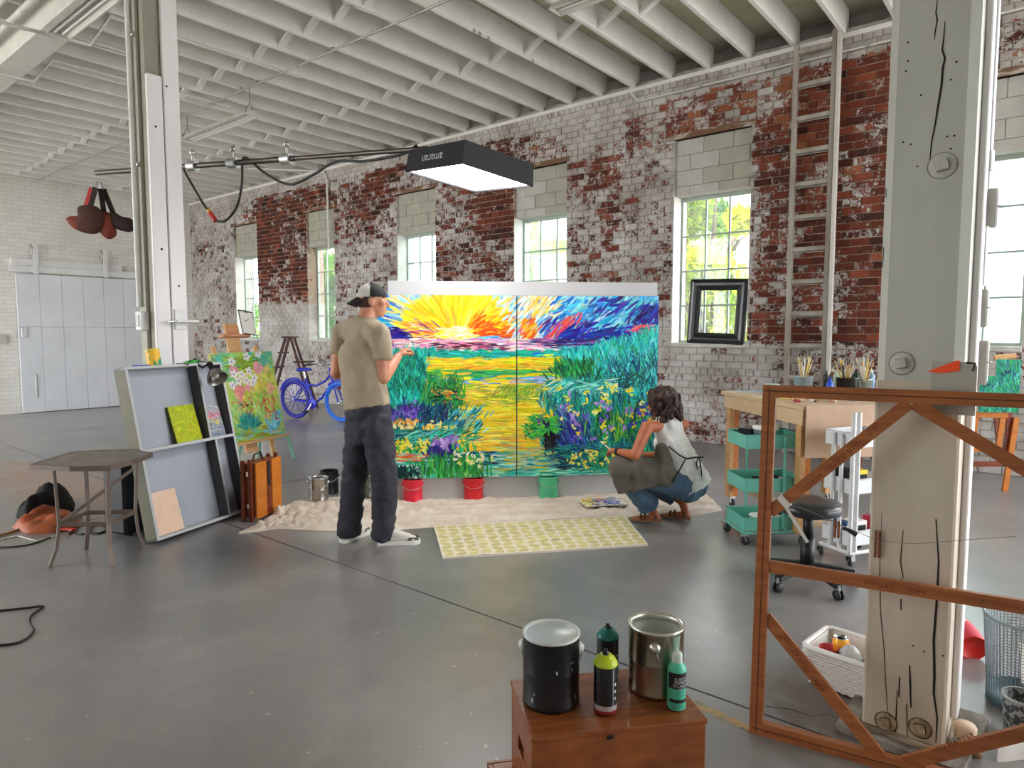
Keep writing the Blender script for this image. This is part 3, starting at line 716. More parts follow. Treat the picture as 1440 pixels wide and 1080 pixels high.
# strip lights
tube_m = mat('fluorescent_tube', (240, 240, 236), .3); refl = mat('strip_light_housing', (214, 214, 206), .45, .1, var=.1)
def strip(p, L_, label, chains=True):
    t = thing('strip_light', label, 'strip light', p, 0, 'strip lights under the joists')
    mb = MB(); poly = [(-.11, 0), (-.05, .075), (.05, .075), (.11, 0), (.095, 0), (.045, .06), (-.045, .06), (-.095, 0)]
    mb.prism(poly, 0, L_, M=frame_mat((0,0,0), (0,1,0), (0,0,1), (1,0,0))); mb.build('housing', refl, t)
    for s in (-.035, .035): MB().tube([(.04, s, .03), (L_-.04, s, .03)], .014, 8).build('tube', tube_m, t)
    for x in (0, L_): MB().prism([(-.11, -.005), (-.05, .08), (.05, .08), (.11, -.005)], -.004, .004, M=frame_mat((x,0,0), (0,1,0), (0,0,1), (1,0,0))).build('end_cap', refl, t)
    if chains:
        for x in (.05, L_-.05):
            mb = MB(); mb.tube([(x, -.08, .04), (x, 0, .2), (x, .08, .04)], .006, 5); mb.tube([(x, 0, .2), (x, 0, JB-p[2])], .004, 5); mb.build('hanger_wire', black_metal, t)
    return t
strip((-11.1, 5.25, 4.58), 2.0, 'long strip light hanging on wires just right of the left post')
q = onZ(780, 18, 4.82); strip((q.x, q.y, 4.82), 2.4, 'strip light close under the joists at the top of the picture', False)
q = onZ(128, 14, 4.5); strip((q.x-.9, q.y, 4.5), 1.3, 'strip light beside the girder at the upper left', False)
# ------------------------------------------------------------------ boom arm with work light and hanging bags
bs = dp(236, 236, 6.35); bz = bs.z; bs = Vector((bs.x, bs.y, 0))
Lp = dp(600, 209, 5.0); d_ = (Lp-Vector((bs.x, bs.y, bz))); dd_ = d_.normalized()
dleft = depth_of(bs+Vector((0, 0, bz)))+.62
Le = dp(136, 243, dleft)
st = thing('boom_stand', 'black light stand with a long dark boom reaching over the painting', 'boom stand', (bs.x, bs.y, 0))
bm_ = mat('boom_metal', (84, 76, 72), .32, .7); o_ = Vector((bs.x, bs.y, 0))
P = [Le-o_, Vector((0, 0, bz)), Lp-o_]
MB().tube([P[0], P[1]], .027, 12).build('counterweight_arm', bm_, st); MB().tube([P[1], P[1]*.45+P[2]*.55], .025, 12).build('boom_arm', bm_, st); MB().tube([P[1]*.46+P[2]*.54, P[2]], .019, 12).build('boom_extension', bm_, st)
MB().tube([(0, 0, .25), (0, 0, bz+.06)], .024, 12).build('pole', bm_, st)
for k in range(3):
    a = k*2.094+.9; MB().tube([(0, 0, .62), (.42*math.cos(a), .42*math.sin(a), .02)], .014, 8).build('leg', bm_, st)
for t_ in (.12, .30, .52):
    q = P[1]*(1-t_)+P[2]*t_; mb = MB(); mb.tube([q-dd_*.05, q+dd_*.05], .046, 12); mb.tube([q, q+Vector((0, 0, .11))], .012, 8); mb.ball(q+Vector((0, 0, .12)), .028, 8, 6); mb.build('clamp', steel_pipe, st)
def smooth_path(P_, n=6):
    out = []; P_ = [Vector(p) for p in P_]
    for i in range(len(P_)-1):
        a, b_, c_, d_ = P_[max(i-1, 0)], P_[i], P_[i+1], P_[min(i+2, len(P_)-1)]
        for k_ in range(n):
            t = k_/n; out.append(.5*((2*b_)+(c_-a)*t+(2*a-5*b_+4*c_-d_)*t*t+(3*b_-a-3*c_+d_)*t**3))
    return out+[P_[-1]]
# cable festooned along the boom
q = lambda t_: P[1]*(1-t_)+P[2]*t_
dn = lambda p, h: p+Vector((0, 0, -h))
cab = tag(MB().tube(smooth_path([q(.07)+o_, dn(q(.10), .12)+o_, dn(q(.16), .34)+o_, dn(q(.20), .46)+o_]), .011, 7).build('power_cable', black_plastic), 'black cable hanging from the boom beside the post with a red plug', 'cable')
MB().tube([dn(q(.19), .43)+o_, dn(q(.215), .5)+o_], .022, 8).build('plug', mat('red_plastic', (206, 52, 40), .4), cab)
MB().tube([dn(q(.183), .40)+o_, dn(q(.192), .43)+o_], .017, 8).build('collar', mat('yellow_plastic', (226, 170, 60), .4), cab)
pts = [dn(q(.215), .5), dn(q(.26), .5), dn(q(.31), .38), dn(q(.335), .18), dn(q(.34), 0), q(.36)+Vector((0, 0, .03)), dn(q(.44), .12), dn(q(.53), .21), dn(q(.62), .14), dn(q(.70), .05), dn(q(.80), .06), q(.92)+Vector((0, 0, -.03)), q(.97)+Vector((0,0,.03))]
tag(MB().tube(smooth_path([p+o_ for p in pts]), .011, 7).build('power_cable', black_plastic), 'black cable sagging below the boom on its way to the work light', 'cable')
# the light: a flat soft box
kz = Vector((0, 0, 1)); tl = Lp
F1 = dp(650, 232, 4.62)    # nearest lower corner of the skirt
wl = thing('work_light', 'black square soft light glowing white above the painting', 'light', (0, 0, 0))
cn4 = [dp(651, 233, 4.55), dp(736, 258, 4.95), dp(667, 271, 5.45), dp(584, 244, 5.05)]    # lower rim, seen from below
zl = sum(p.z for p in cn4)/4
ctr = sum((p for p in cn4), Vector())/4
ax = ((cn4[1]-cn4[0])+(cn4[2]-cn4[3])).normalized(); ay = ((cn4[3]-cn4[0])+(cn4[2]-cn4[1])); ay = (ay-ax*ay.dot(ax)).normalized(); az = ax.cross(ay)
if az.z < 0: az = -az; 
M = frame_mat(ctr, ax, ay, az); wl.matrix_world = M
sx_, sy_, hh = .34, .34, .15
fab = mat('light_fabric_black', (20, 19, 24), .75); fab2 = mat('light_skirt_grey', (58, 58, 70), .7)
mb = MB()
for (x0, y0), (x1, y1) in (((-1,-1),(1,-1)), ((1,-1),(1,1)), ((1,1),(-1,1)), ((-1,1),(-1,-1))):
    mb.add([(x0*sx_, y0*sy_, 0), (x1*sx_, y1*sy_, 0), (x1*sx_*.97, y1*sy_*.97, hh), (x0*sx_*.97, y0*sy_*.97, hh), (x0*(sx_-.012), y0*(sy_-.012), 0), (x1*(sx_-.012), y1*(sy_-.012), 0), (x1*(sx_-.02), y1*(sy_-.02), hh-.01), (x0*(sx_-.02), y0*(sy_-.02), hh-.01)],
           [(0,1,2,3), (5,4,7,6), (0,4,5,1)])
mb.box(-sx_*.97, sx_*.97, -sy_*.97, sy_*.97, hh, hh+.012); mb.build('skirt', fab, wl)
em = bpy.data.materials.new('light_diffuser'); em.use_nodes = True; nt = em.node_tree; nt.nodes.remove(nt.nodes['Principled BSDF']); e_ = nt.nodes.new('ShaderNodeEmission'); e_.inputs[0].default_value = (1, .97, .95, 1); e_.inputs[1].default_value = 9.0
nt.links.new(e_.outputs[0], nt.nodes['Material Output'].inputs[0])
MB().add([(-.325, -.325, .012), (-.325, .325, .012), (.325, .325, .012), (.325, -.325, .012)], [(0,1,2,3)]).build('diffuser', em, wl)
MB().bbox(-.09, .09, -.09, .09, hh+.012, hh+.075, .01).build('control_box', black_plastic, wl)
MB().tube([(0, 0, hh+.07), tuple(M.inverted() @ Lp)], .014, 8).build('yoke', bm_, wl)
grey_t = mat('logo_grey', (188, 190, 196), .5)
# logo upside down on the face towards the left
side = min(((-1, 0), (1, 0), (0, -1), (0, 1)), key=lambda s: (M.to_3x3() @ Vector((s[0], s[1], 0))).dot(_rt)+ .35*(M.to_3x3() @ Vector((s[0], s[1], 0))).dot(BK))
nrm = Vector((side[0], side[1], 0)); hx = Vector((0, 0, 1)).cross(nrm)
text_part('logo', 'amaran', .085, frame_mat(nrm*(sx_-.002)+Vector((0, 0, .075))-hx*.02, -hx, Vector((0, 0, -1)), nrm), grey_t, wl)
# counterweight bags
bc = [mat('bag_brown', (66, 30, 18), .85, var=.2), mat('bag_rust', (112, 44, 22), .85, var=.2), mat('bag_dark', (38, 18, 14), .85, var=.2)]
def bag(c, poly, thick, rz, m_, label, tilt=0):
    for _ in range(2): poly = [q for i in range(len(poly)) for q in ((poly[i][0]*.75+poly[(i+1) % len(poly)][0]*.25, poly[i][1]*.75+poly[(i+1) % len(poly)][1]*.25), (poly[i][0]*.25+poly[(i+1) % len(poly)][0]*.75, poly[i][1]*.25+poly[(i+1) % len(poly)][1]*.75))]
    t = thing('sandbag', label, 'sandbag', c, rz, 'bags hanging at the end of the boom')
    mb = MB(); n = len(poly); cx = sum(p[0] for p in poly)/n; cy = sum(p[1] for p in poly)/n
    rings = [(1.0, 0), (.93, .6), (.6, 1.0), (.0, 1.08)]
    for s in (-1, 1):
        vs_ = []
        for k_, h_ in rings:
            for x, z in poly: vs_.append((cx+(x-cx)*k_, s*thick*h_, cy+(z-cy)*k_))
        fs = [(i*n+j, i*n+(j+1) % n, (i+1)*n+(j+1) % n, (i+1)*n+j) for i in range(3) for j in range(n)]
        mb.add(vs_, fs if s < 0 else [f[::-1] for f in fs], True)
    mb.build('pouch', m_, t); return t
hp = Le+Vector((0, 0, -.05)); sc = dleft/946.0
def pxp(px, py): return ((px-136)*sc, -(py-247)*sc)
pouches = [([(111, 286), (113, 302), (104, 318), (120, 326), (141, 326), (150, 300), (136, 285)], 0), ([(91, 301), (101, 316), (113, 324), (124, 318), (124, 301)], 1), ([(128, 300), (138, 325), (147, 334), (158, 327), (157, 318), (152, 290)], 1), ([(150, 290), (164, 300), (176, 301), (182, 306), (181, 323), (158, 319), (148, 310)], 2)]
nm = ['largest dark brown sandbag hanging below the boom end', 'rust coloured sandbag at the left of the hanging bunch', 'lowest rust sandbag hanging in the middle of the bunch', 'dark sandbag at the right of the hanging bunch']
for i, (pp, mi) in enumerate(pouches):
    t = bag(hp, [pxp(*p) for p in pp], .06, YAW, bc[mi], nm[i]); t.location = hp+BK*(.03*(i-1.5))*(1 if i != 1 else 2.2)
    top = [(137, 262), (131, 262), (139, 262), (141, 262)][i]; bt_ = [(128, 290), (116, 303), (143, 300), (155, 300)][i]
    mb = MB(); a = Vector((pxp(*top)[0], 0, pxp(*top)[1])); b_ = Vector((pxp(*bt_)[0], 0, pxp(*bt_)[1]))
    mb.beam(a, b_, .05, .012, upv=(0, 1, 0)); mb.build('strap', mat('strap_red', (168, 32, 34), .7) if i == 1 else bc[2], t)
    mb = MB(); mb.tube([a, a+Vector((-.0, -(.03*(i-1.5)), .07))], .007, 6); mb.build('hook', steel_pipe, t)
# ------------------------------------------------------------------ brush-stroke rasters for artworks (colours kept on the mesh)
class Art:
    def __init__(s, w, h, base):
        s.w, s.h = w, h; s.a = np.zeros((h, w, 3), np.float32); s.a[:] = np.array(base, np.float32); s.r = np.random.default_rng(5)
    def stroke(s, u, v, ln, wd, ang, col, alpha=.92, curve=0.0):
        """u, v in 0..1 (v down); ln, wd as fractions of the width"""
        x, y = u*s.w, v*s.h; L_, W_ = ln*s.w/2, max(.7, wd*s.w/2); R = int(L_+W_)+2
        x0, x1, y0, y1 = max(0, int(x)-R), min(s.w, int(x)+R+1), max(0, int(y)-R), min(s.h, int(y)+R+1)
        if x1 <= x0 or y1 <= y0: return
        Y, X = np.mgrid[y0:y1, x0:x1]; dx, dy = X-x, Y-y; c, n = math.cos(ang), math.sin(ang)
        t = dx*c+dy*n; q = -dx*n+dy*c-curve*t*t/max(L_, 1)
        taper = np.clip(1-(np.abs(t)/L_)**3, 0, 1); m = np.clip((W_*taper-np.abs(q))/.8+.5, 0, 1)*(np.abs(t) <= L_)
        br = 1+.13*np.sin(q*2.6+u*90)+.05*s.r.standard_normal()
        m = (m*alpha)[..., None]; P = s.a[y0:y1, x0:x1]
        s.a[y0:y1, x0:x1] = P*(1-m)+m*np.clip(np.array(col, np.float32)*br[..., None], 0, 255)
    def field(s, n, f, ang, ln, wd, pal, alpha=.92, jit=.2, curve=0.0):
        """f(r, r) -> (u, v) or None; ang(u, v)"""
        r = s.r
        for _ in range(int(n*1.7)):
            p = f(r)
            if p is None: continue
            u, v = p; c = np.array(pal[r.integers(len(pal))], float)*r.uniform(.86, 1.1)+r.normal(0, 13, 3)
            s.stroke(u, v, ln*.85*r.uniform(.6, 1.4), wd*.55*r.uniform(.6, 1.5), (ang(u, v) if callable(ang) else ang)+r.normal(0, jit), np.clip(c, 0, 255), alpha, r.normal(0, 1)*curve)
    def blobs(s, n, f, size, pal):
        for _ in range(n):
            u, v = f(s.r); c = pal[s.r.integers(len(pal))]
            for k in range(4):
                s.stroke(u+s.r.normal(0, size*.5), v+s.r.normal(0, size*.5)*s.w/s.h, size*1.2, size*.6, s.r.uniform(0, 3.14), c, .95)
def rect_f(u0, u1, v0, v1): return lambda r: (r.uniform(u0, u1)+r.normal(0, .14*(u1-u0)), r.uniform(v0, v1)+r.normal(0, .10*(v1-v0)))
ART_M = attrcol_mat('artwork_paint', .5, .25)
PRINT_M = attrcol_mat('printed_colour', .6, 0)
def art_mesh(name, img, w, h, M, parent=None, m=None, relief=0.0, disp=None):
    """grid of w x h metres in the local xz plane facing -y, colours from img (row 0 at the top)"""
    H, W = img.shape[:2]; xs = np.linspace(0, w, W); zs = np.linspace(h, 0, H)
    X, Z = np.meshgrid(xs, zs); Yy = np.zeros_like(X) if disp is None else disp(X, Z)
    co = np.stack([X, Yy, Z], -1).reshape(-1, 3)
    M3 = np.array(M); co = co @ M3[:3, :3].T + M3[:3, 3]
    me = bpy.data.meshes.new(name); nv = W*H; i = np.arange(nv).reshape(H, W)
    q = np.stack([i[:-1, :-1], i[1:, :-1], i[1:, 1:], i[:-1, 1:]], -1).reshape(-1)
    nf = len(q)//4
    me.vertices.add(nv); me.vertices.foreach_set('co', co.astype(np.float32).ravel())
    me.loops.add(nf*4); me.loops.foreach_set('vertex_index', q.astype(np.int32))
    me.polygons.add(nf); me.polygons.foreach_set('loop_start', np.arange(0, nf*4, 4, dtype=np.int32)); me.polygons.foreach_set('loop_total', np.full(nf, 4, np.int32))
    me.polygons.foreach_set('use_smooth', np.ones(nf, bool))
    c = np.clip(img.reshape(-1, 3)/255.0, 0, 1); c = np.where(c <= .04045, c/12.92, ((c+.055)/1.055)**2.4)
    A = me.color_attributes.new('Col', 'FLOAT_COLOR', 'POINT'); A.data.foreach_set('color', np.concatenate([c, np.ones((nv, 1))], 1).astype(np.float32).ravel())
    me.update(calc_edges=True); me.validate(); me.materials.append(m or ART_M)
    return link(me, name, parent)

# ------------------------------------------------------------------ the large two-panel landscape painting
A_ = Art(760, 500, (40, 150, 150)); su, sv = .27, .235
def rad(u, v): return math.atan2((v-sv)*500/760, u-su)
Y1, Y2, OR, RD = (250, 205, 20), (255, 222, 60), (250, 150, 25), (238, 70, 20)
A_.field(500, rect_f(0, 1, 0, .26), rad, .09, .02, [(80, 170, 220), (30, 120, 200), (140, 210, 235)], jit=.15)
A_.field(420, rect_f(-.02, .13, -.02, .24), rad, .08, .014, [(20, 100, 200), (30, 140, 215), (70, 190, 225), (15, 70, 180), (130, 210, 235)], jit=.15)
A_.field(230, rect_f(.06, .2, -.02, .22), rad, .07, .012, [(250, 225, 200), (250, 240, 235), (110, 190, 225), (250, 205, 90), (70, 150, 210)], jit=.15)
A_.field(260, rect_f(.14, .54, -.02, .1), rad, .08, .014, [(250, 220, 120), (150, 215, 230), (250, 240, 230), (250, 205, 60), (120, 190, 225)], jit=.12)
A_.field(420, lambda r: (lambda a, d: (su+math.cos(a)*d*.9, sv-math.sin(a)*d*1.1))(r.uniform(.15, 2.95), r.uniform(0, .22)), rad, .085, .016, [Y1, Y2, (248, 190, 30), (252, 214, 40)], jit=.1)
A_.field(150, rect_f(.22, .34, -.01, .2), rad, .09, .018, [Y1, Y2, (245, 196, 20)], jit=.1)
A_.field(80, rect_f(.34, .5, .1, .2), rad, .06, .012, [OR, (252, 180, 30), Y1, (240, 120, 25)], jit=.15)
A_.field(75, lambda r: (lambda t: (.345+t*.05+r.normal(0, .012), .215-abs(r.normal(0, .035))))(r.uniform(0, 1)), rad, .04, .01, [RD, (225, 50, 20), OR], jit=.2)
A_.field(85, lambda r: (r.uniform(.44, .535), .225-abs(r.normal(0, .035))), rad, .045, .011, [RD, (225, 45, 25), OR, (245, 120, 30)], jit=.2)
A_.field(70, rect_f(.09, .19, .15, .24), rad, .055, .008, [(250, 140, 30), (235, 70, 70), (250, 190, 70), (130, 50, 140), (250, 215, 150)], jit=.12)
A_.field(60, rect_f(-.02, .1, .19, .26), rad, .05, .011, [(30, 20, 110), (60, 30, 130), (20, 40, 140), (90, 40, 140)], jit=.2)
A_.field(60, rect_f(.22, .32, .18, .235), 0, .05, .012, [(250, 240, 200), Y2, (252, 225, 150)], jit=.3)
ra2 = lambda u, v: -.85+.25*(u-.6)
A_.field(420, rect_f(.49, .72, -.02, .22), ra2, .06, .011, [(190, 225, 240), (235, 240, 245), (110, 185, 225), (150, 205, 235), (70, 140, 210), (250, 215, 160)], jit=.15)
A_.field(60, rect_f(.5, .64, -.02, .1), ra2, .05, .009, [(250, 190, 70), (252, 225, 150), (250, 240, 220)], jit=.15)
A_.field(28, rect_f(.5, .55, .12, .22), ra2, .04, .011, [OR, (250, 170, 40), RD], jit=.2)
A_.field(520, rect_f(.68, 1.02, -.03, .24), lambda u, v: -.55, .065, .016, [(30, 130, 220), (50, 175, 228), (80, 205, 232), (25, 95, 205), (130, 210, 236), (60, 150, 225), (170, 225, 240)], jit=.3)
A_.field(55, rect_f(.6, .75, .13, .24), ra2, .055, .01, [(90, 40, 150), (50, 40, 150), (120, 70, 180), (40, 110, 200)], jit=.15)
A_.field(22, lambda r: (lambda t: (.6+.1*t+r.normal(0, .008), .225-.12*t+r.normal(0, .012)))(r.uniform(0, 1)), ra2, .05, .008, [(240, 90, 70), (230, 60, 80), (245, 130, 90)], jit=.1)
A_.field(60, lambda r: (r.uniform(.66, .92), .235-abs(r.normal(0, .03))), -.35, .06, .014, [(40, 30, 150), (30, 25, 120), (60, 40, 160), (25, 60, 180)], jit=.2)
A_.field(45, lambda r: (1-abs(r.normal(0, .04)), r.uniform(.06, .2)), -.8, .06, .013, [(50, 30, 130), (30, 20, 90), (70, 40, 150), (30, 60, 170)], jit=.25)
A_.field(14, rect_f(.76, .92, .0, .1), -.6, .06, .014, [(60, 40, 150), (80, 60, 170), (35, 50, 160)], jit=.2)
A_.field(10, rect_f(.9, .97, .16, .2), -.3, .05, .01, [(240, 80, 100), (250, 130, 130)], jit=.1)
hz = lambda u, v: 0.0
A_.field(330, lambda r: (r.uniform(.05, .62), r.uniform(.235, .305)), hz, .05, .007, [(240, 170, 195), (250, 215, 225), (225, 120, 160), (250, 235, 235), (200, 120, 180), (240, 190, 170)], jit=.06)
A_.field(36, rect_f(.2, .42, .26, .3), hz, .04, .006, [(90, 30, 60), (50, 25, 50), (150, 50, 90)], jit=.05)
A_.field(60, rect_f(.56, .78, .24, .275), hz, .06, .007, [(40, 40, 120), (30, 30, 90), (150, 90, 170)], jit=.05)
A_.field(420, rect_f(0, 1, .3, .36), lambda u, v: 0 if .2 < u < .65 else 1.4, .045, .009, [(20, 160, 160), (40, 190, 180), (15, 130, 120), (30, 170, 130)], jit=.25)
A_.field(520, rect_f(.12, .72, .345, .425), hz, .07, .009, [(238, 205, 20), (225, 200, 30), (245, 215, 60), (205, 190, 40), (235, 190, 40)], jit=.06)
A_.field(34, rect_f(.15, .6, .36, .42), hz, .06, .006, [(235, 150, 40), (150, 170, 40)], jit=.08)
A_.field(260, rect_f(.1, .75, .41, .465), hz, .07, .009, [(40, 160, 80), (60, 180, 90), (25, 140, 110), (110, 180, 60)], jit=.06)
A_.field(330, rect_f(.1, .8, .45, .51), hz, .06, .009, [(50, 150, 200), (120, 170, 215), (40, 170, 180), (180, 170, 215), (30, 150, 130), (210, 160, 170)], jit=.06)
A_.field(1300, rect_f(.15, .72, .5, .96), hz, .07, .011, [(240, 210, 20), (235, 200, 15), (248, 220, 60), (225, 195, 25), (245, 200, 20)], jit=.07)
A_.field(260, rect_f(.28, .7, .5, .6), hz, .06, .008, [(190, 190, 40), (140, 170, 50), (225, 205, 60), (110, 160, 70), (240, 190, 70)], jit=.12)
A_.field(60, rect_f(.44, .56, .5, .57), -.9, .04, .006, [(90, 150, 60), (150, 170, 50)], jit=.3)
A_.field(160, rect_f(.3, .62, .6, .86), hz, .09, .008, [(250, 225, 90), (215, 190, 20), (250, 195, 30), (235, 215, 60)], jit=.05)
A_.field(70, rect_f(.4, .64, .76, .9), hz, .07, .006, [(200, 180, 120), (150, 190, 130), (245, 180, 30), (240, 130, 40)], jit=.05)
# left reeds
lb = lambda v: .16+.12*max(0, v-.5) if v < .62 else .26-.05*math.sin((v-.62)*9)
A_.field(1000, lambda r: (lambda v: (r.uniform(-.02, lb(v)), v))(r.uniform(.31, .66)), lambda u, v: 1.5-.5*u, .05, .008, [(25, 185, 185), (45, 210, 205), (25, 165, 150), (25, 165, 125), (80, 220, 212), (20, 135, 120)], jit=.25)
A_.field(300, rect_f(0, .14, .33, .5), 1.5, .045, .007, [(30, 160, 120), (15, 110, 90), (40, 180, 150), (20, 90, 80)], jit=.3)
A_.field(230, rect_f(.16, .28, .46, .62), 1.75, .05, .007, [(20, 120, 60), (40, 150, 70), (10, 90, 60), (80, 160, 60)], jit=.25)
A_.field(26, rect_f(.2, .28, .51, .58), .2, .03, .008, [(200, 110, 40), (240, 170, 60), (15, 40, 40), (20, 60, 50)], jit=.5)
A_.field(500, rect_f(-.02, .22, .6, .82), 1.6, .04, .007, [(15, 90, 90), (20, 120, 110), (15, 50, 80), (25, 140, 90), (30, 60, 120)], jit=.4)
A_.field(120, rect_f(.16, .36, .62, .74), -.75, .045, .007, [(60, 190, 200), (30, 140, 160), (20, 70, 110), (120, 210, 220), (20, 110, 90)], jit=.25)
A_.field(70, rect_f(.05, .15, .59, .67), 1.6, .028, .008, [(70, 40, 150), (110, 80, 190), (40, 30, 120), (150, 130, 220)], jit=.3)
A_.field(60, rect_f(.14, .24, .6, .7), 1.9, .035, .009, [(20, 40, 90), (15, 30, 70), (25, 80, 110)], jit=.3)
A_.blobs(16, rect_f(.03, .13, .68, .72), .011, [(245, 160, 60), (250, 200, 120), (245, 225, 160)])
A_.blobs(14, rect_f(.15, .24, .7, .74), .012, [(248, 200, 50), (250, 180, 40), (245, 220, 120)])
A_.field(130, rect_f(.08, .3, .73, .8), -.3, .05, .008, [(50, 190, 170), (120, 210, 200), (25, 130, 110), (20, 100, 70)], jit=.3)
A_.field(420, rect_f(-.02, .3, .82, .95), 1.55, .05, .008, [(40, 170, 90), (20, 140, 70), (70, 190, 110), (30, 160, 120), (90, 200, 120)], jit=.3)
A_.blobs(30, rect_f(.02, .2, .78, .87), .012, [(245, 225, 60), (250, 235, 130), (245, 200, 50)])
A_.blobs(12, rect_f(-.01, .05, .74, .82), .013, [(110, 80, 190), (70, 50, 160), (40, 40, 140)])
A_.field(90, rect_f(.175, .265, .82, .92), 1.6, .05, .012, [(40, 35, 120), (30, 25, 95), (60, 50, 150)], jit=.2)
A_.blobs(16, rect_f(.19, .26, .775, .83), .014, [(165, 135, 205), (130, 100, 190), (190, 160, 225)])
A_.field(90, rect_f(.25, .42, .86, .93), hz, .05, .009, [(25, 60, 130), (30, 90, 150), (40, 130, 170), (15, 40, 90)], jit=.1)
# foreground water
A_.field(700, lambda r: (r.uniform(-.02, 1.02), 1.02-abs(r.normal(0, .055))), hz, .07, .009, [(140, 215, 190), (60, 190, 160), (180, 225, 205), (30, 150, 130), (90, 200, 190)], jit=.06)
A_.field(150, rect_f(.45, .75, .86, .95), hz, .06, .007, [(110, 200, 200), (170, 215, 205), (230, 200, 40), (50, 160, 150)], jit=.06)
A_.field(170, rect_f(.18, .36, .88, .99), 1.6, .05, .008, [(30, 140, 60), (60, 170, 80), (20, 110, 50), (90, 180, 70)], jit=.25)
A_.blobs(18, rect_f(.26, .38, .87, .93), .009, [(250, 240, 200), (245, 230, 130)])
A_.field(34, rect_f(.04, .14, .86, .9), hz, .04, .008, [(225, 90, 50), (190, 200, 180)], jit=.1)
A_.field(110, rect_f(-.02, .12, .94, .995), 1.5, .04, .007, [(15, 50, 60), (20, 70, 60), (10, 30, 40)], jit=.4)
# right reeds and irises
rt_ = lambda u: .34-.17*max(0, (u-.62)/.38)
A_.field(1500, lambda r: (lambda u: (u, r.uniform(rt_(u), .62)))(r.uniform(.65, 1.02)), lambda u, v: 1.5+.5*(u-.8), .05, .008, [(30, 190, 190), (55, 212, 206), (30, 170, 162), (90, 222, 214), (40, 175, 135), (25, 140, 128)], jit=.28)
A_.field(170, rect_f(.63, .75, .36, .44), 1.3, .04, .007, [(30, 150, 70), (60, 170, 80), (20, 100, 60), (15, 60, 40)], jit=.3)
A_.field(130, rect_f(.82, 1.0, .32, .5), 1.4, .06, .006, [(15, 80, 100), (20, 110, 130), (40, 60, 110), (90, 215, 215)], jit=.4)
A_.field(60, rect_f(.72, .95, .42, .52), -.9, .05, .006, [(15, 70, 70), (20, 90, 60)], jit=.4)
A_.field(260, rect_f(.62, .82, .48, .58), lambda u, v: -.5+2.5*(u-.62), .06, .008, [(110, 215, 205), (40, 170, 165), (20, 110, 110), (160, 230, 220)], jit=.25)
A_.field(1200, lambda r: (lambda v: (r.uniform(.6+.04*math.sin(v*30), 1.02), v))(r.uniform(.55, .9)), lambda u, v: 1.45+.4*(.8-u), .05, .008, [(20, 120, 110), (25, 150, 130), (20, 90, 100), (35, 170, 150), (20, 70, 100), (60, 190, 170)], jit=.3)
A_.field(140, rect_f(.63, .74, .67, .85), 1.15, .06, .008, [(35, 50, 140), (50, 80, 180), (30, 30, 100), (80, 120, 210), (25, 60, 130)], jit=.2)
A_.field(130, rect_f(.78, .98, .6, .8), 1.6, .05, .008, [(60, 170, 50), (30, 120, 60), (120, 190, 50), (15, 60, 60)], jit=.25)
A_.blobs(46, rect_f(.66, .99, .5, .76), .011, [(245, 230, 60), (250, 240, 140), (240, 210, 50)])
A_.blobs(24, rect_f(.63, .88, .58, .8), .012, [(150, 120, 205), (110, 90, 190), (180, 150, 225)])
A_.blobs(14, rect_f(.92, 1.0, .6, .72), .014, [(50, 50, 170), (80, 70, 190), (245, 170, 90)])
A_.field(100, rect_f(.53, .62, .67, .77), .1, .04, .01, [(40, 160, 60), (60, 180, 70), (30, 130, 80), (90, 190, 60)], jit=.5)
A_.blobs(4, rect_f(.57, .59, .69, .71), .012, [(90, 60, 130), (40, 30, 70)])
A_.field(34, rect_f(.585, .625, .76, .86), 1.5, .025, .013, [(20, 20, 25), (35, 30, 35)], jit=.4)
A_.field(200, rect_f(.62, .86, .84, .95), .1, .06, .008, [(25, 70, 110), (30, 120, 130), (40, 160, 140), (20, 60, 70)], jit=.2)
A_.field(120, rect_f(.72, 1.0, .86, .97), .6, .04, .007, [(30, 150, 100), (60, 180, 110), (20, 110, 80)], jit=.4)
A_.blobs(26, rect_f(.68, .9, .87, .95), .01, [(250, 235, 90), (250, 240, 170), (245, 215, 60)])
IMG = A_.a
pa_ = math.radians(45); pu = Vector((math.cos(pa_), math.sin(pa_), 0)); pn = Vector((-pu.y, pu.x, 0))
pm = onZ(676, 706)+pn*.08; pm.z = 0
PZ0, PZ1, U0, US, U1 = .205, 1.83, -.885, .33, 1.62
canvas_edge = mat('canvas_edge_blue', (48, 60, 120), .7, c2=(40, 120, 130), vscale=6)
cut = int(760*(US-U0)/(U1-U0))
for (ua, ub, im, lab) in ((U0, US-.004, IMG[:, :cut+1], 'left half of the large landscape painting with the yellow sunburst'), (US+.004, U1, IMG[:, cut:], 'right half of the large landscape painting with blue sky and irises')):
    t = thing('painting_panel', lab, 'painting', pm+pu*ua+Vector((0, 0, PZ0)), pa_)
    MB().bbox(0, ub-ua, 0, .035, 0, PZ1-PZ0, .002).build('canvas', canvas_edge, t)
    art_mesh('painted_surface', im, ub-ua-.002, PZ1-PZ0-.002, tr(.001, -.0015, .001), t)
bd = thing('backing_board', 'large grey backing board standing behind the painting', 'board', pm+pu*(-.80)+pn*.045, pa_)
gb = mat('grey_board', (196, 196, 198), .65, var=.06, vscale=1.5)
MB().bbox(0, 2.42, 0, .05, 0, 1.955, .003).build('panel', gb, bd)
MB().bbox(-.02, 2.44, .05, .14, 0, .1, .004).build('foot_rail', gb, bd)
for x in (.3, 2.1): MB().beam((x, .1, 1.2), (x, .62, .03), .06, .04).build('brace', mat('brace_wood', (190, 150, 110), .7), bd)

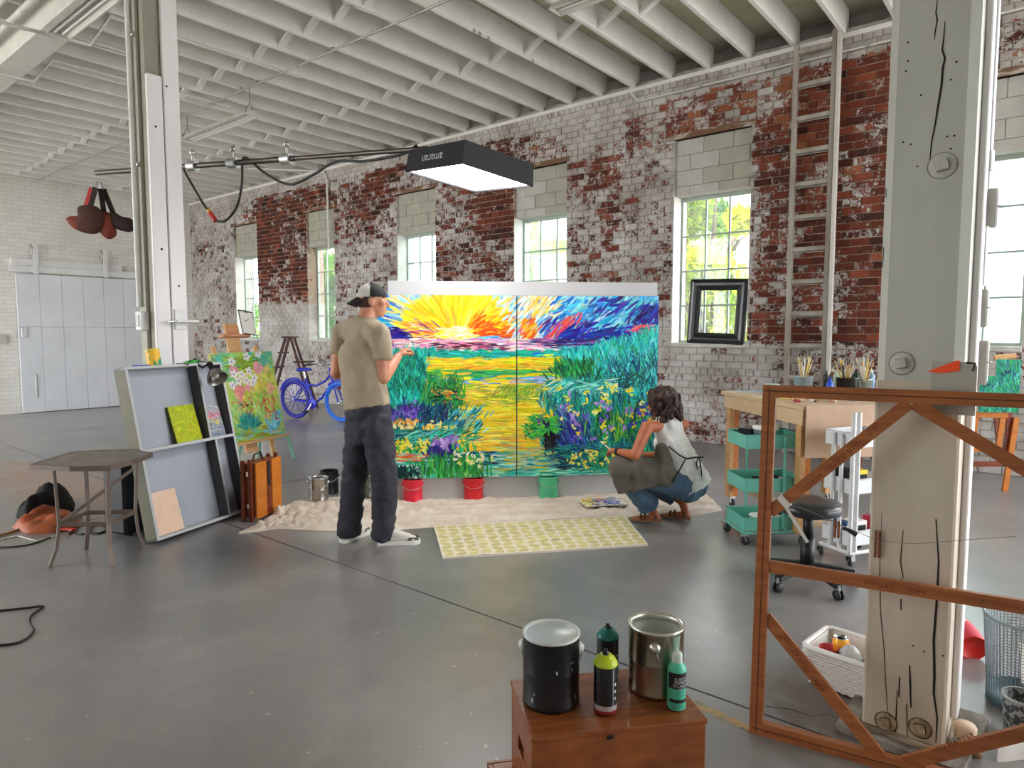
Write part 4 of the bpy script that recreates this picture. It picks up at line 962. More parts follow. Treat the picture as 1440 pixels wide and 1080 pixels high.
# ------------------------------------------------------------------ cans and buckets
def can(name, label, cat, loc, r, h, body, rim=chrome, inside=None, lid=None, ears=True, bail=None, group=None, rz=0.0, drips=None):
    t = thing(name, label, cat, loc, rz, group)
    MB().lathe([(0, .004), (r*.93, .004), (r*.97, 0), (r, .004), (r, .012), (r*.985, .016), (r*.985, h*.5-.003), (r*.992, h*.5), (r*.985, h*.5+.003), (r*.985, h-.014), (r, h-.01), (r, h)], n=28).build('body', body, t)
    MB().lathe([(r, h-.004), (r*1.015, h-.002), (r*1.015, h+.004), (r*.97, h+.005), (r*.90, h+.002), (r*.86, h-.003), (r*.86, h-.016), (r*.9, h-.02)], n=28).build('rim', rim, t)
    if lid is not None: MB().lathe([(0, h-.006), (r*.72, h-.006), (r*.8, h-.002), (r*.87, h-.001)], n=28).build('lid', lid, t)
    elif inside is not None: MB().lathe([(0, h*.72), (r*.93, h*.72), (r*.955, h-.012)], n=28).build('inside', inside, t)
    else: MB().lathe([(0, h*.3), (r*.95, h*.3), (r*.96, h-.01)], n=28).build('inside', mat('can_inside', (120, 118, 112), .5, .3), t)
    if ears:
        for s in (-1, 1): MB().lathe([(0, .014), (.009, .013), (.016, .004), (.017, 0)], n=12, M=tr(s*r*.985, 0, h*.8) @ Matrix.Rotation(s*PI/2, 4, 'Y')).build('ear', rim, t)
        if bail is not None:
            pts = [(r*1.06*math.cos(a), -r*1.12*math.sin(a)*math.cos(bail), h*.8+r*1.25*math.sin(a)*math.sin(bail)) for a in np.linspace(0, PI, 15)]
            MB().tube(pts, .0022, 6).build('bail_handle', steel_pipe, t)
    return t
tin = mat('tin_plate', (190, 188, 180), .26, .95, c2=(150, 146, 136), vscale=4)
redp = mat('bucket_red', (226, 32, 58), .35, var=.06); redp2 = mat('bucket_red_bright', (220, 30, 42), .35, var=.06); mintp = mat('bucket_mint', (90, 200, 150), .35, c2=(66, 180, 130), vscale=7)
for u, m_, lab in ((-.60, redp, 'crimson paint can under the left end of the painting'), (-.06, redp2, 'red paint can under the painting near its seam'), (.62, mintp, 'mint green paint can under the right half of the painting')):
    q = pm+pu*u+pn*.0; can('paint_can', lab, 'paint can', (q.x, q.y, 0.012), .086, .186, m_, m_, lid=m_, bail=-.35, group='cans propping up the painting', rz=pa_)
q = onZ(440, 706); can('paint_can', 'shiny tin paint can on the crumpled drop cloth', 'paint can', (q.x, q.y+.06, 0.012), .088, .2, tin, chrome, inside=mat('grey_paint', (170, 170, 166), .4), bail=-.5, rz=.7)
q = onZ(456, 697); can('paint_can', 'black paint can behind the tin one left of the man', 'paint can', (q.x-.06, q.y+.10, 0.0), .085, .21, mat('can_black', (24, 24, 26), .4), black_metal, inside=mat('dark_paint', (30, 30, 32), .4), bail=-.5, rz=.7)
q = onZ(512, 702); can('paint_can', 'dull tin can half hidden behind the legs of the man', 'paint can', (q.x-.03, q.y+.06, 0.012), .08, .2, mat('tin_dull', (120, 122, 116), .35, .9), steel_pipe, lid=mat('tin_lid', (150, 150, 146), .35, .9), bail=-.5)

# ------------------------------------------------------------------ cloths on the floor
def curve_eval(pts, t):
    n = len(pts)-1; x = t*n; i = min(int(x), n-1); f = x-i; return pts[i]*(1-f)+pts[i+1]*f
def cloth(name, label, cat, lo, hi, nx, ny, fn, m, thick=.004):
    lo = [onZ(*p) for p in lo]; hi = [onZ(*p) for p in hi]; vs_ = []
    for j in range(ny+1):
        for i in range(nx+1):
            a = curve_eval(lo, i/nx); b_ = curve_eval(hi, i/nx); p = a.lerp(b_, j/ny); p.z = thick+fn(p, i/nx, j/ny); vs_.append(p)
    W_ = nx+1; fs = [(i+j*W_, i+1+j*W_, i+1+(j+1)*W_, i+(j+1)*W_) for j in range(ny) for i in range(nx)]
    o = len(vs_); mb = MB(); mb.add(vs_, fs, True)
    ed = [i for i in range(W_)]+[nx+j*W_ for j in range(1, ny+1)]+[nx-i+ny*W_ for i in range(1, W_)]+[(ny-j)*W_ for j in range(1, ny)]
    ev = []
    for k in ed: ev += [vs_[k], Vector((vs_[k].x, vs_[k].y, .0005))]
    n = len(ed); mb.add(ev, [(2*k, 2*k+1, 2*((k+1) % n)+1, 2*((k+1) % n)) for k in range(n)])
    return tag(mb.build(name, m), label, cat)
drop_m = mat('drop_cloth', (226, 214, 202), .9, c2=(206, 188, 172), vscale=5, bump=.25, bscale=60, sheen=.2)
def wr(p, t, s):
    am = .05*max(0, 1-abs(t-.15)/.12)+.02
    n = mnoise.noise(Vector((p.x*8, p.y*8, 1)))+.45*mnoise.noise(Vector((p.x*19, p.y*17, 5)))
    d_ = (p-pm).dot(pn); fold = math.sin(34*(p-pm).dot(pn)+3.5*mnoise.noise(Vector((p.x*2, p.y*2, 0)))+.6*p.x)
    ed = min(1, 6*min(s, 1-s, t*2, (1-t)*3))
    return max(0, ed*(am*abs(n)*1.6+.02*max(0, fold-.1)*(t > .2)))
cloth('drop_cloth', 'cream canvas drop cloth crumpled along the floor below the painting', 'drop cloth',
      [(336, 751), (365, 748), (392, 744), (430, 746), (480, 748), (540, 747), (610, 742), (690, 737), (770, 731), (850, 727), (900, 729), (945, 728), (985, 724), (1015, 718)],
      [(336, 749), (362, 738), (395, 716), (420, 703), (470, 699), (540, 701), (610, 699), (690, 697), (770, 694), (850, 690), (900, 688), (950, 686), (985, 688), (1013, 714)], 300, 60, wr, drop_m)
# patterned rug
R = Art(330, 130, (232, 222, 204)); 
for i in range(17):
    for j in range(9):
        u = (i+.5)/17; v = (j+.5)/9; up = 1 if j % 2 else -1
        R.stroke(u, v, .058, .034, .5*up, (204, 193, 124), .85, 0); R.stroke(u, v, .04, .008, .5*up, (212, 200, 140), .5, 0)
R.a[:3] = R.a[-3:] = (236, 226, 212); R.a[:, :3] = R.a[:, -3:] = (236, 226, 212); R.a += rng.normal(0, 4, R.a.shape)
rq = [onZ(610, 743), onZ(879, 728), onZ(911, 768), onZ(623, 787)]
me_o = art_mesh('rug_tmp', R.a, 1, 1, Matrix.Identity(4), None, PRINT_M)
for v in me_o.data.vertices:
    a, c_ = v.co.x, 1-v.co.z; p = rq[0].lerp(rq[1], a).lerp(rq[3].lerp(rq[2], a), c_)
    n = max(0, mnoise.noise(Vector((p.x*3, p.y*3, 2))))*.012+.018*math.exp(-((a-.2)/.03)**2)*c_
    e = min(1, 12*min(a+.02, 1-a+.02, c_+.02, 1-c_+.02)); v.co = Vector((p.x, p.y, .016+n*e))
me_o.data.update()
mb = MB(); lo_ = [Vector((p.x, p.y, .001)) for p in rq]; hi_ = [Vector((p.x, p.y, .0155)) for p in rq]; mb.add(lo_+hi_, [(0,1,5,4), (1,2,6,5), (2,3,7,6), (3,0,4,7), (4,5,6,7)])
rug = thing('rug', 'cream rug with rows of mustard leaves lying behind the man', 'rug', (0, 0, 0))
me_o.name = me_o.data.name = 'printed_face'; me_o.parent = rug; mb.build('rug_base', mat('rug_edge', (222, 212, 194), .9), rug)
rug['label'] = 'cream rug with rows of mustard leaves on the floor before the painting'
# paint-covered paper palette
Pp = Art(90, 50, (226, 222, 214)); Pp.field(60, rect_f(.05, .38, .1, .9), .2, .15, .06, [(246, 205, 40), (250, 190, 20), (245, 225, 120)], jit=.5); Pp.field(70, rect_f(.3, .85, .2, .9), .1, .15, .05, [(60, 60, 170), (120, 120, 210), (150, 160, 225), (40, 40, 130)], jit=.5); Pp.field(16, rect_f(.5, .9, .1, .5), .1, .12, .05, [(245, 130, 90), (140, 200, 190)], jit=.4)
pq = [onZ(813, 710), onZ(868, 705), onZ(882, 717), onZ(824, 721)]
pp = thing('paint_palette', 'sheet of paper covered in yellow and violet paint on the drop cloth', 'palette', pq[0])
o = art_mesh('painted_face', Pp.a, 1, 1, Matrix.Identity(4), pp, PRINT_M)
for v in o.data.vertices:
    a, c_ = v.co.x, 1-v.co.z; p = pq[0].lerp(pq[1], a).lerp(pq[3].lerp(pq[2], a), c_)-pq[0]; v.co = Vector((p.x, p.y, .052))
o.data.update(); MB().add([Vector((p.x-pq[0].x, p.y-pq[0].y, z)) for z in (.047, .0515) for p in pq], [(0,1,5,4), (1,2,6,5), (2,3,7,6), (3,0,4,7), (3,2,1,0)]).build('paper', mat('paper', (235, 232, 226), .8), pp)
# ------------------------------------------------------------------ people: bodies and clothes grown as continuous skins
def ring_cap(p0, a0, b0, p1, a1, b1, adir, round0=True, round1=True, n=20):
    """tapered tube with elliptical section (a along adir, b across), rounded or flat ends -> verts, faces"""
    p0 = Vector(p0); p1 = Vector(p1); t = (p1-p0); L_ = t.length or 1e-4; t.normalize()
    A = Vector(adir); A = A-t*A.dot(t)
    if A.length < 1e-4: A = t.orthogonal()
    A.normalize(); B = t.cross(A); rings = []
    if round0:
        for k in (85, 60, 35, 15): c = math.cos(math.radians(k)); rings.append((p0-t*(min(a0, b0)*math.sin(math.radians(k))), a0*c, b0*c))
    for k in range(7): f = k/6; rings.append((p0.lerp(p1, f), a0+(a1-a0)*f, b0+(b1-b0)*f))
    if round1:
        for k in (15, 35, 60, 85): c = math.cos(math.radians(k)); rings.append((p1+t*(min(a1, b1)*math.sin(math.radians(k))), a1*c, b1*c))
    vs_ = [c+A*(a*math.cos(2*PI*i/n))+B*(b_*math.sin(2*PI*i/n)) for c, a, b_ in rings for i in range(n)]
    fs = [(k*n+i, k*n+(i+1) % n, (k+1)*n+(i+1) % n, (k+1)*n+i) for k in range(len(rings)-1) for i in range(n)]
    fs += [tuple(range(n-1, -1, -1)), tuple((len(rings)-1)*n+i for i in range(n))]
    return vs_, fs
class Blob:
    def __init__(s): s.mb = MB()
    def cap(s, p0, r0, p1, r1, adir=(0,0,1), f0=False, f1=False):
        r0 = (r0, r0) if not hasattr(r0, '__len__') else r0; r1 = (r1, r1) if not hasattr(r1, '__len__') else r1
        s.mb.add(*ring_cap(p0, r0[0], r0[1], p1, r1[0], r1[1], adir, not f0, not f1)); return s
    def ell(s, c, r, M=None): s.mb.ball(c, r, 18, 12, M); return s
    def grow(s, name, m, parent, voxel, smooth=4, fold=0.0, fs=9.0, seed=0.0, cutfn=None, stretch=(1, 1, 1)):
        o = s.mb.build('tmp', m); md = o.modifiers.new('r', 'REMESH'); md.mode = 'VOXEL'; md.voxel_size = voxel; md.use_smooth_shade = True
        if smooth: sm = o.modifiers.new('s', 'SMOOTH'); sm.factor = .5; sm.iterations = smooth
        bpy.context.view_layer.update()
        me = bpy.data.meshes.new_from_object(o.evaluated_get(bpy.context.evaluated_depsgraph_get())); bpy.data.objects.remove(o); me.name = name
        if fold:
            nv = len(me.vertices); no = np.empty(nv*3, np.float32); me.vertices.foreach_get('normal', no); no = no.reshape(-1, 3)
            for i, v in enumerate(me.vertices):
                p = v.co; q = Vector((p.x*stretch[0], p.y*stretch[1], p.z*stretch[2]))
                k = mnoise.noise(q*fs+Vector((seed, 0, 0)))*.65+mnoise.noise(q*fs*2.3+Vector((0, seed, 3)))*.35
                v.co = p+Vector(no[i])*float(fold*(1-abs(k)*2.4))
        me.materials.clear(); me.materials.append(m)
        me.polygons.foreach_set('use_smooth', np.ones(len(me.polygons), bool)); me.update()
        return link(me, name, parent)
def hand(B, wrist, fwd, nrm, side, curl=.9, s=1.0):
    """palm and five bent fingers; fwd along the hand, nrm out of the palm, side towards the thumb"""
    f = Vector(fwd).normalized(); n = Vector(nrm); n = (n-f*n.dot(f)).normalized(); sd = f.cross(n); sd = sd if sd.dot(Vector(side)) > 0 else -sd
    w_ = Vector(wrist); k = w_+f*.085*s
    B.cap(w_, (.026*s, .019*s), k, (.038*s, .015*s), sd)
    for i, (o, L_) in enumerate(((.030, .070), (.010, .078), (-.011, .072), (-.030, .056))):
        a = k+sd*o*s; d0 = f; p = a-f*.01
        for j, (fr, r0, r1) in enumerate(((.45, .0095, .009), (.32, .009, .0082), (.23, .0082, .0072))):
            c = curl*(.55+.5*j)*(1+.06*i); d_ = (f*math.cos(c)+n*math.sin(c)); q = p+d_*L_*fr*1.15*s; B.cap(p, r0*s, q, r1*s); p = q
    t0 = w_+f*.025*s+sd*.022*s; t1 = t0+(f*.55+sd*.65+n*.35).normalized()*.042*s; t2 = t1+(f*.85+n*.45-sd*.05).normalized()*.036*s
    B.cap(t0, .014*s, t1, .0105*s); B.cap(t1, .0105*s, t2, .0085*s); return p
def head(B, c, hf, up=(0, 0, 1), s=1.0):
    f = Vector(hf).normalized(); z = Vector(up); z = (z-f*z.dot(f)).normalized(); l = z.cross(f); M = frame_mat((0,0,0), f, l, z)
    P = lambda x, y, zz: c+(f*x+l*y+z*zz)*s
    B.ell(P(-.004, 0, .022), (.098*s, .077*s, .098*s), M); B.ell(P(.034, 0, -.05), (.062*s, .056*s, .062*s), M); B.ell(P(.062, 0, -.088), (.028*s, .03*s, .024*s), M)
    B.ell(P(.066, 0, .03), (.03*s, .055*s, .03*s), M)                                        # brow
    B.cap(P(.088, 0, .012), .009*s, P(.112, 0, -.03), .0145*s); B.ell(P(.1, 0, -.034), (.014*s, .018*s, .01*s), M)   # nose
    B.ell(P(.086, 0, -.060), (.014*s, .026*s, .007*s), M); B.ell(P(.084, 0, -.072), (.013*s, .022*s, .007*s), M)      # lips
    for sg in (-1, 1):
        B.ell(P(.06, sg*.045, -.015), (.03*s, .026*s, .03*s), M)
        B.ell(P(-.012, sg*.079, -.012), (.02*s, .009*s, .031*s), M); B.ell(P(-.004, sg*.077, -.034), (.012*s, .008*s, .012*s), M)
    return P, M, f, l, z
def skin_mat(name, c, c2): 
    m = mat(name, c, .5, c2=c2, vscale=9, bump=.06, bscale=120); b = m.node_tree.nodes['Principled BSDF']; b.inputs['Subsurface Weight'].default_value = .12; b.inputs['Subsurface Radius'].default_value = (.012, .005, .003); return m

# ---- the man
DM = 4.66
def J(px, py, db=0.0, D=DM): return dp(px, py, D+db)
skin1 = skin_mat('skin_light', (214, 152, 122), (196, 128, 98))
SR = _rt; fac = (SR*.7+BK*.72).normalized(); shl = (SR*-.72+BK*.7).normalized()      # facing; towards his left
pel = J(518, 584, 0); ch = J(508, 497, 0); nb = J(513, 452, .0); hc = J(523, 423, .02)
Ls, Rs = J(482, 466, .13), J(533, 467, -.12); Re, Rw = J(539, 531, -.10), J(560, 501, .06); Le_, Lw = J(473, 525, .12), J(500, 523, .34)
Lh, Rh = J(508, 596, .08), J(529, 596, -.08); Lk, Rk = J(499, 674, .08), J(541, 674, -.03)
Lf = onZ(482, 764); Rf = onZ(533, 766); La = Vector((Lf.x, Lf.y, .10))+BK*.06+SR*.03; Ra = Vector((Rf.x, Rf.y, .10))+SR*.03+BK*.02
man = Blob(); hfm = (SR*.96+BK*.30).normalized()
P, HM, hf, hl, hz_ = head(man, hc, hfm, Vector((0, 0, 1))-hfm*.0, 1.0)
man.cap(nb, (.062, .058), hc-Vector((0, 0, .05))-hf*.02, (.056, .054), shl)
man.cap(Ls, .05, Rs, .05).cap(ch+Vector((0, 0, .03)), (.13, .07), pel, (.12, .08), shl)
man.cap(Ls, .052, Le_, .044).cap(Le_, .044, Lw, .028).cap(Rs, .052, Re, .045).cap(Re, .046, Re.lerp(Rw, .4), .043).cap(Re.lerp(Rw, .4), .043, Rw, .028)
man.cap(Lh, .08, Lk, .05).cap(Lk, .05, La, .035).cap(Rh, .08, Rk, .05).cap(Rk, .05, Ra, .035)
tip = hand(man, Rw, (J(572, 489, .14)-Rw), SR*.4+BK*.5-Vector((0, 0, .6)), Vector((0, 0, 1)), 1.05)
hand(man, Lw, (J(512, 521, .46)-Lw), Vector((0, 0, 1)), -shl, .8)
person1 = man.grow('person', skin1, None, .0065, 3)
tag(person1, 'man in backwards cap, beige T-shirt and dark trousers standing before the painting', 'person')
# T-shirt
tee = Blob(); cloth1 = mat('tshirt_beige', (176, 160, 136), .9, c2=(158, 143, 120), vscale=7, bump=.2, bscale=140)
tee.cap(Ls-Vector((0, 0, .012)), .062, Rs-Vector((0, 0, .012)), .062)
tee.cap(J(511, 466, 0), (.11, .075), J(508, 505, 0), (.185, .125), shl).cap(J(508, 500, 0), (.188, .128), J(512, 540, 0), (.178, .125), shl)
tee.cap(J(512, 536, 0), (.178, .126), J(517, 572, 0), (.186, .14), shl, f1=True)
for S, E, k in ((Ls, Le_, .56), (Rs, Re, .60)): tee.cap(S-Vector((0, 0, .012)), (.066, .062), S.lerp(E, k), (.067, .063), f1=True)
tee.cap(Ls+Vector((0, 0, -.006)), .06, nb-Vector((0, 0, .022)), .068).cap(Rs+Vector((0, 0, -.006)), .06, nb-Vector((0, 0, .022)), .068)
tee.grow('tshirt', cloth1, person1, .010, 4, .014, 6.5, 2.0, stretch=(1, 1, .4))
# trousers
tro = Blob(); pants = mat('trousers_charcoal', (40, 40, 50), .8, c2=(56, 56, 66), vscale=6, bump=.25, bscale=120)
tro.cap(J(517, 566, 0), (.172, .128), J(518, 600, 0), (.180, .138), shl, f0=True)
for H_, K_, A_, sg in ((Lh, Lk, La, 1), (Rh, Rk, Ra, -1)):
    hem = Vector((A_.x, A_.y, .055)); tro.cap(H_, (.1, .105), K_, (.078, .08), shl).cap(K_, (.078, .08), K_.lerp(hem, .5), (.072, .073), shl).cap(K_.lerp(hem, .5), (.072, .073), hem, (.07, .078), shl, f1=True)
tr_ = tro.grow('trousers', pants, person1, .010, 2, .017, 6.0, 5.0, stretch=(1, 1, 1.4))
q = J(516, 580, -.145); MB().bbox(-.022, .022, -.003, .003, -.016, .016, .002, M=tr(*q) @ rotz(YAW+.1)).build('label_patch', mat('tan_patch', (196, 176, 120), .8), tr_)
# shoes
shoe_m = mat('sneaker_cream', (226, 220, 208), .7, c2=(206, 200, 188), vscale=12); sole_m = mat('sole_white', (240, 238, 232), .6); dkm = mat('sneaker_grey', (84, 84, 86), .7)
def shoe(hl_, d, parent):
    d = Vector((d.x, d.y, 0)).normalized(); n = Vector((-d.y, d.x, 0)); M = frame_mat(Vector((hl_.x, hl_.y, 0)), d, n, Vector((0, 0, 1)))
    out = [(-.0, -.034), (.05, -.037), (.12, -.038), (.19, -.048), (.25, -.046), (.285, -.025), (.292, 0), (.285, .025), (.25, .044), (.19, .044), (.12, .036), (.05, .036), (0, .033), (-.012, 0)]
    o = MB().prism([(x, y) for x, y in out], .001, .03, M=M).build('sole', sole_m, parent)
    B = Blob(); T_ = lambda x, y, z: M @ Vector((x, y, z))
    B.cap(T_(.03, 0, .05), (.034, .03), T_(.24, 0, .036), (.042, .024), n).cap(T_(.04, 0, .05), .034, T_(.06, 0, .105), .036, f1=True).cap(T_(.06, 0, .09), .036, T_(.2, 0, .045), .034)
    u = B.grow('upper', shoe_m, parent, .007, 2)
    for k in range(5):
        x = .10+.024*k; z = .108-.012*k; MB().tube([T_(x, -.028, z-.012), T_(x+.004, 0, z+.004), T_(x, .028, z-.012)], .0035, 6).build('lace', sole_m, u)
    MB().bbox(-.008, .014, -.03, .03, .03, .075, .006, M=M).build('heel_patch', dkm, u)
    for sg in (-1, 1): MB().add([T_(.2, sg*.0478, .032), T_(.285, sg*.026, .032), T_(.27, sg*.03, .052), T_(.21, sg*.044, .056)], [(0, 1, 2, 3) if sg < 0 else (3, 2, 1, 0)]).build('toe_patch', dkm, u)
shoe(Rf-SR*.0, onZ(583, 764)-Rf, person1); shoe(Lf, (BK*.9+SR*.42), person1)
# cap worn backwards
cap_b = mat('cap_black', (26, 24, 26), .8); cap_w = mat('cap_mesh_white', (206, 202, 196), .8, bump=.3, bscale=200)
CM = frame_mat(hc+hz_*.03-hf*.002, hf, hl, hz_); mb = MB(); prof = [(.104*math.cos(a), .094*math.sin(a)) for a in np.linspace(-.06, PI/2, 11)]; K = 32
vs_ = [(r*math.cos(2*PI*k/K)*1.0, r*math.sin(2*PI*k/K)*.82, z+.012*(-math.cos(2*PI*k/K))*(1-max(0, z)/.09)*0) for r, z in prof for k in range(K)]
vs_ = [CM @ Vector(p) for p in vs_]
fs = [(i*K+k, i*K+(k+1) % K, (i+1)*K+(k+1) % K, (i+1)*K+k) for i in range(len(prof)-1) for k in range(K)]
mb.smooth = True
for i in range(len(prof)-1):
    for k in range(K):
        mb.m = 1 if math.cos(2*PI*(k+.5)/K) < -.25 and prof[i][0]*math.cos(2*PI*(k+.5)/K) < -.02 else 0
        a = [vs_[i*K+k], vs_[i*K+(k+1) % K], vs_[(i+1)*K+(k+1) % K], vs_[(i+1)*K+k]]; mb.add(a, [(0, 1, 2, 3)])
hat = mb.build('cap', [cap_b, cap_w], person1)
mb = MB(); bl = []
for x, sgz in ((0, 0), (1, 0)): pass
g = []
for i in range(9):
    u = i/8*2-1
    for j in range(6):
        v = j/5; r0 = .1; a = PI+u*.85; x = (r0+v*.072*(1-.35*u*u))*math.cos(a); y = (r0*.82+v*.045*(1-.3*u*u))*math.sin(a); g.append(CM @ Vector((x, y, -.008-.045*v-.02*u*u+.004)))
top = [(i*6+j, i*6+j+1, (i+1)*6+j+1, (i+1)*6+j) for i in range(8) for j in range(5)]
mb.add(g, top, True); mb.add([p-hz_*.005 for p in g], [f[::-1] for f in top], True); mb.build('bill', cap_b, hat)
MB().ball(CM @ Vector((0, 0, .095)), .008, 8, 5).build('button', cap_b, hat)
MB().bbox(-.004, .004, -.02, .02, -.014, .014, .002, M=CM @ tr(-.098, .0, .034)).build('badge', cap_b, hat)
# short hair at the nape and an eye
HB = Blob(); HB.ell(P(-.03, 0, -.012), (.074, .0795, .05), HM); HB.ell(P(-.01, 0, .02), (.085, .0795, .04), HM); HB.grow('hair', mat('hair_brown', (74, 46, 34), .8, var=.2, vscale=40), person1, .006, 2)
for sg in (-1, 1): MB().ball(P(.079, sg*.034, .0), (.012, .012, .009), 10, 8, HM).build('eye', mat('eye_dark', (50, 36, 30), .3), person1)
for sg in (-1, 1): MB().tube([P(.088, sg*.016, .022), P(.084, sg*.036, .027), P(.068, sg*.054, .020)], .004, 6).build('eyebrow', mat('hair_brown', (74, 46, 34)), person1)
# paintbrush in his right hand
q0 = J(571, 492, .12); q1 = J(583, 478, .22); d_ = (q1-q0).normalized()
pb = thing('paintbrush', 'small paintbrush held up in the right hand of the standing man', 'paintbrush', q0)
MB().tube([d_*-.1, d_*.06], [.0035, .005], 8).build('handle', mat('brush_handle', (190, 150, 90), .4), pb); MB().tube([d_*.06, d_*.085], .0055, 8).build('ferrule', chrome, pb); MB().tube([d_*.085, d_*.1, d_*.115], [.006, .007, .001], 8).build('bristles', mat('bristles', (60, 46, 36), .8), pb)

# ---- the woman, crouching
DW = 5.22
def G(px, py, db=0.0): return dp(px, py, DW+db)
skin2 = skin_mat('skin_warm', (190, 112, 74), (168, 90, 56))
wf = (SR*-.80+BK*.60).normalized(); wl = (SR*-.60-BK*.80).normalized()
nk = G(934, 590, .05); hcw = G(929, 566, .07); s1, s2 = G(910, 601, -.10), G(961, 597, .15); el, wrl = G(893, 640, -.20), G(869, 635, -.06); el2, wr2 = G(935, 640, .30), G(905, 640, .32)
pv = G(968, 676, .06); h1, h2 = G(956, 680, -.04), G(976, 678, .13); k1, k2 = G(876, 662, -.06), G(892, 660, .30)
f1 = onZ(918, 735); f2 = onZ(961, 733); a1 = Vector((f1.x, f1.y, .09)); a2 = Vector((f2.x, f2.y, .15))+BK*.04
wm = Blob(); Pw, HMw, hfw, hlw, hzw = head(wm, hcw, (SR*-.86+BK*.45-Vector((0, 0, .22))).normalized(), s=.93)
wm.cap(nk, .05, hcw-Vector((0, 0, .05)), .048)
wm.cap(s1, .047, s1.lerp(s2, .5), .04).cap(s1.lerp(s2, .5), .04, s2, .047).cap(s1.lerp(s2, .5)-Vector((0, 0, .08)), (.09, .045), pv, (.09, .06), wl)
wm.cap(s1, .05, el, .039).cap(el, .04, wrl, .025).cap(s2, .046, el2, .038).cap(el2, .038, wr2, .025)
for H_, K_, A_ in ((h1, k1, a1), (h2, k2, a2)): wm.cap(H_, .09, K_, .056).cap(K_, .055, A_, .034)
tipw = hand(wm, wrl, (G(857, 633, 0)-wrl), Vector((0, 0, -.6))+wf*.3-wl*.3, Vector((0, 0, 1)), 1.0, .92)
hand(wm, wr2, wf, Vector((0, 0, -1)), -wl, .8, .92)
# feet
for A_, F_, d in ((a1, f1, (SR*-.95+BK*.25)), (a2, f2, (SR*-.9+BK*.4))):
    d = d.normalized(); hl_ = Vector((A_.x, A_.y, .045))+d*-.03; wm.cap(hl_, .03, hl_+d*.15-Vector((0, 0, .018)), (.036, .02), wl).cap(A_, .034, hl_, .03)
    toe = hl_+d*.16; toe.z = .028; sd = Vector((-d.y, d.x, 0))
    for k in range(5): wm.cap(toe+sd*(.028-.014*k)-d*.01, .010, toe+sd*(.03-.015*k)+d*(.032-.005*abs(k-1)), .0085)
person2 = wm.grow('person', skin2, None, .0065, 3); tag(person2, 'woman in white tank top, grey apron and jeans crouching to paint the lower right', 'person')
# tank top
tk = Blob(); tkm = mat('tank_white', (232, 232, 230), .85, c2=(216, 216, 214), vscale=6, bump=.15, bscale=120)
mid = G(943, 622, .05); wst = G(960, 655, .05)
tk.cap(G(940, 602, .05), (.105, .09), mid, (.155, .118), wl).cap(mid, (.156, .12), wst, (.156, .128), wl).cap(wst, (.158, .13), G(971, 684, .06), (.19, .165), wl, f1=True)
tk.cap(G(926, 588, .0), .03, G(934, 610, .0), .07).cap(G(952, 588, .10), .03, G(948, 610, .08), .075)
tk.grow('tank_top', tkm, person2, .010, 2, .010, 9, 1.0)
# jeans
jn = Blob(); jm = mat('jeans_blue', (58, 84, 108), .85, c2=(78, 106, 130), vscale=8, bump=.25, bscale=150)
jn.cap(G(966, 676, .05), (.15, .115), G(970, 684, .06), (.155, .105), wl).ell(G(962, 687, -.03), (.098, .098, .085)).ell(G(976, 684, .11), (.098, .098, .085))
for H_, K_, A_, e in ((h1, k1, a1, 0), (h2, k2, a2, 0)):
    hem = K_.lerp(A_, .86); jn.cap(H_, .105, K_, .077).cap(K_, .078, hem, (.082, .082), f1=True)
jn.grow('jeans', jm, person2, .010, 2, .011, 9, 7.0)
# apron over the lap
ap = Blob(); am = mat('apron_grey', (104, 98, 90), .9, c2=(84, 79, 73), vscale=5, bump=.25, bscale=120)
ap.cap(G(931, 630, -.07), (.03, .06), G(934, 664, -.085), (.075, .09), wf).cap(G(934, 668, -.08), .098, G(875, 659, -.085), (.09, .092), f1=False)
ap.cap(G(900, 655, .1), .085, G(872, 655, .12), .085).cap(G(877, 661, -.1), (.095, .05), G(888, 686, -.12), (.105, .035), SR, f1=True)
ap.cap(G(903, 666, -.12), (.12, .04), G(910, 684, -.12), (.13, .03), SR, f1=True)
apo = ap.grow('apron', am, person2, .010, 2, .017, 8, 4.0, stretch=(1, 1, .6))
tie = mat('apron_tie', (34, 33, 36), .8)
MB().tube([G(940, 628, -.15), G(957, 641, -.135), G(966, 645, -.10), G(978, 643, -.06), G(989, 643, .03)], .0065, 6).build('tie', tie, apo)
MB().tube([G(964, 646, -.115), G(955, 662, -.16), G(945, 678, -.18)], .006, 6).build('tie', tie, apo)
MB().tube([G(982, 643, -.06), G(979, 652, -.075), G(981, 660, -.085), G(985, 655, -.08), G(983, 643, -.06), G(986, 660, -.075), G(987, 679, -.085)], .005, 6).build('tie_bow', tie, apo)
# sandals
sm_ = mat('sandal_brown', (96, 60, 40), .6); s2m = mat('sandal_sole', (150, 112, 76), .7)
for A_, d in ((a1, SR*-.95+BK*.25), (a2, SR*-.9+BK*.4)):
    d = d.normalized(); n_ = Vector((-d.y, d.x, 0)); M = frame_mat(Vector((A_.x, A_.y, 0))-d*.07, d, n_, Vector((0, 0, 1)))
    so = MB().prism([(0, -.028), (.08, -.034), (.17, -.044), (.23, -.036), (.25, 0), (.23, .036), (.17, .044), (.08, .034), (0, .028)], .013, .03, M=M).build('sandal_sole', s2m, person2)
    for x, h_, y_ in ((.165, .036, .042), (.13, .044, .04), (.05, .055, .036)):
        MB().tube([M @ Vector((x, y_*math.cos(a), .026+h_*math.sin(a))) for a in np.linspace(0, PI, 9)], .008, 6).build('strap', sm_, so)
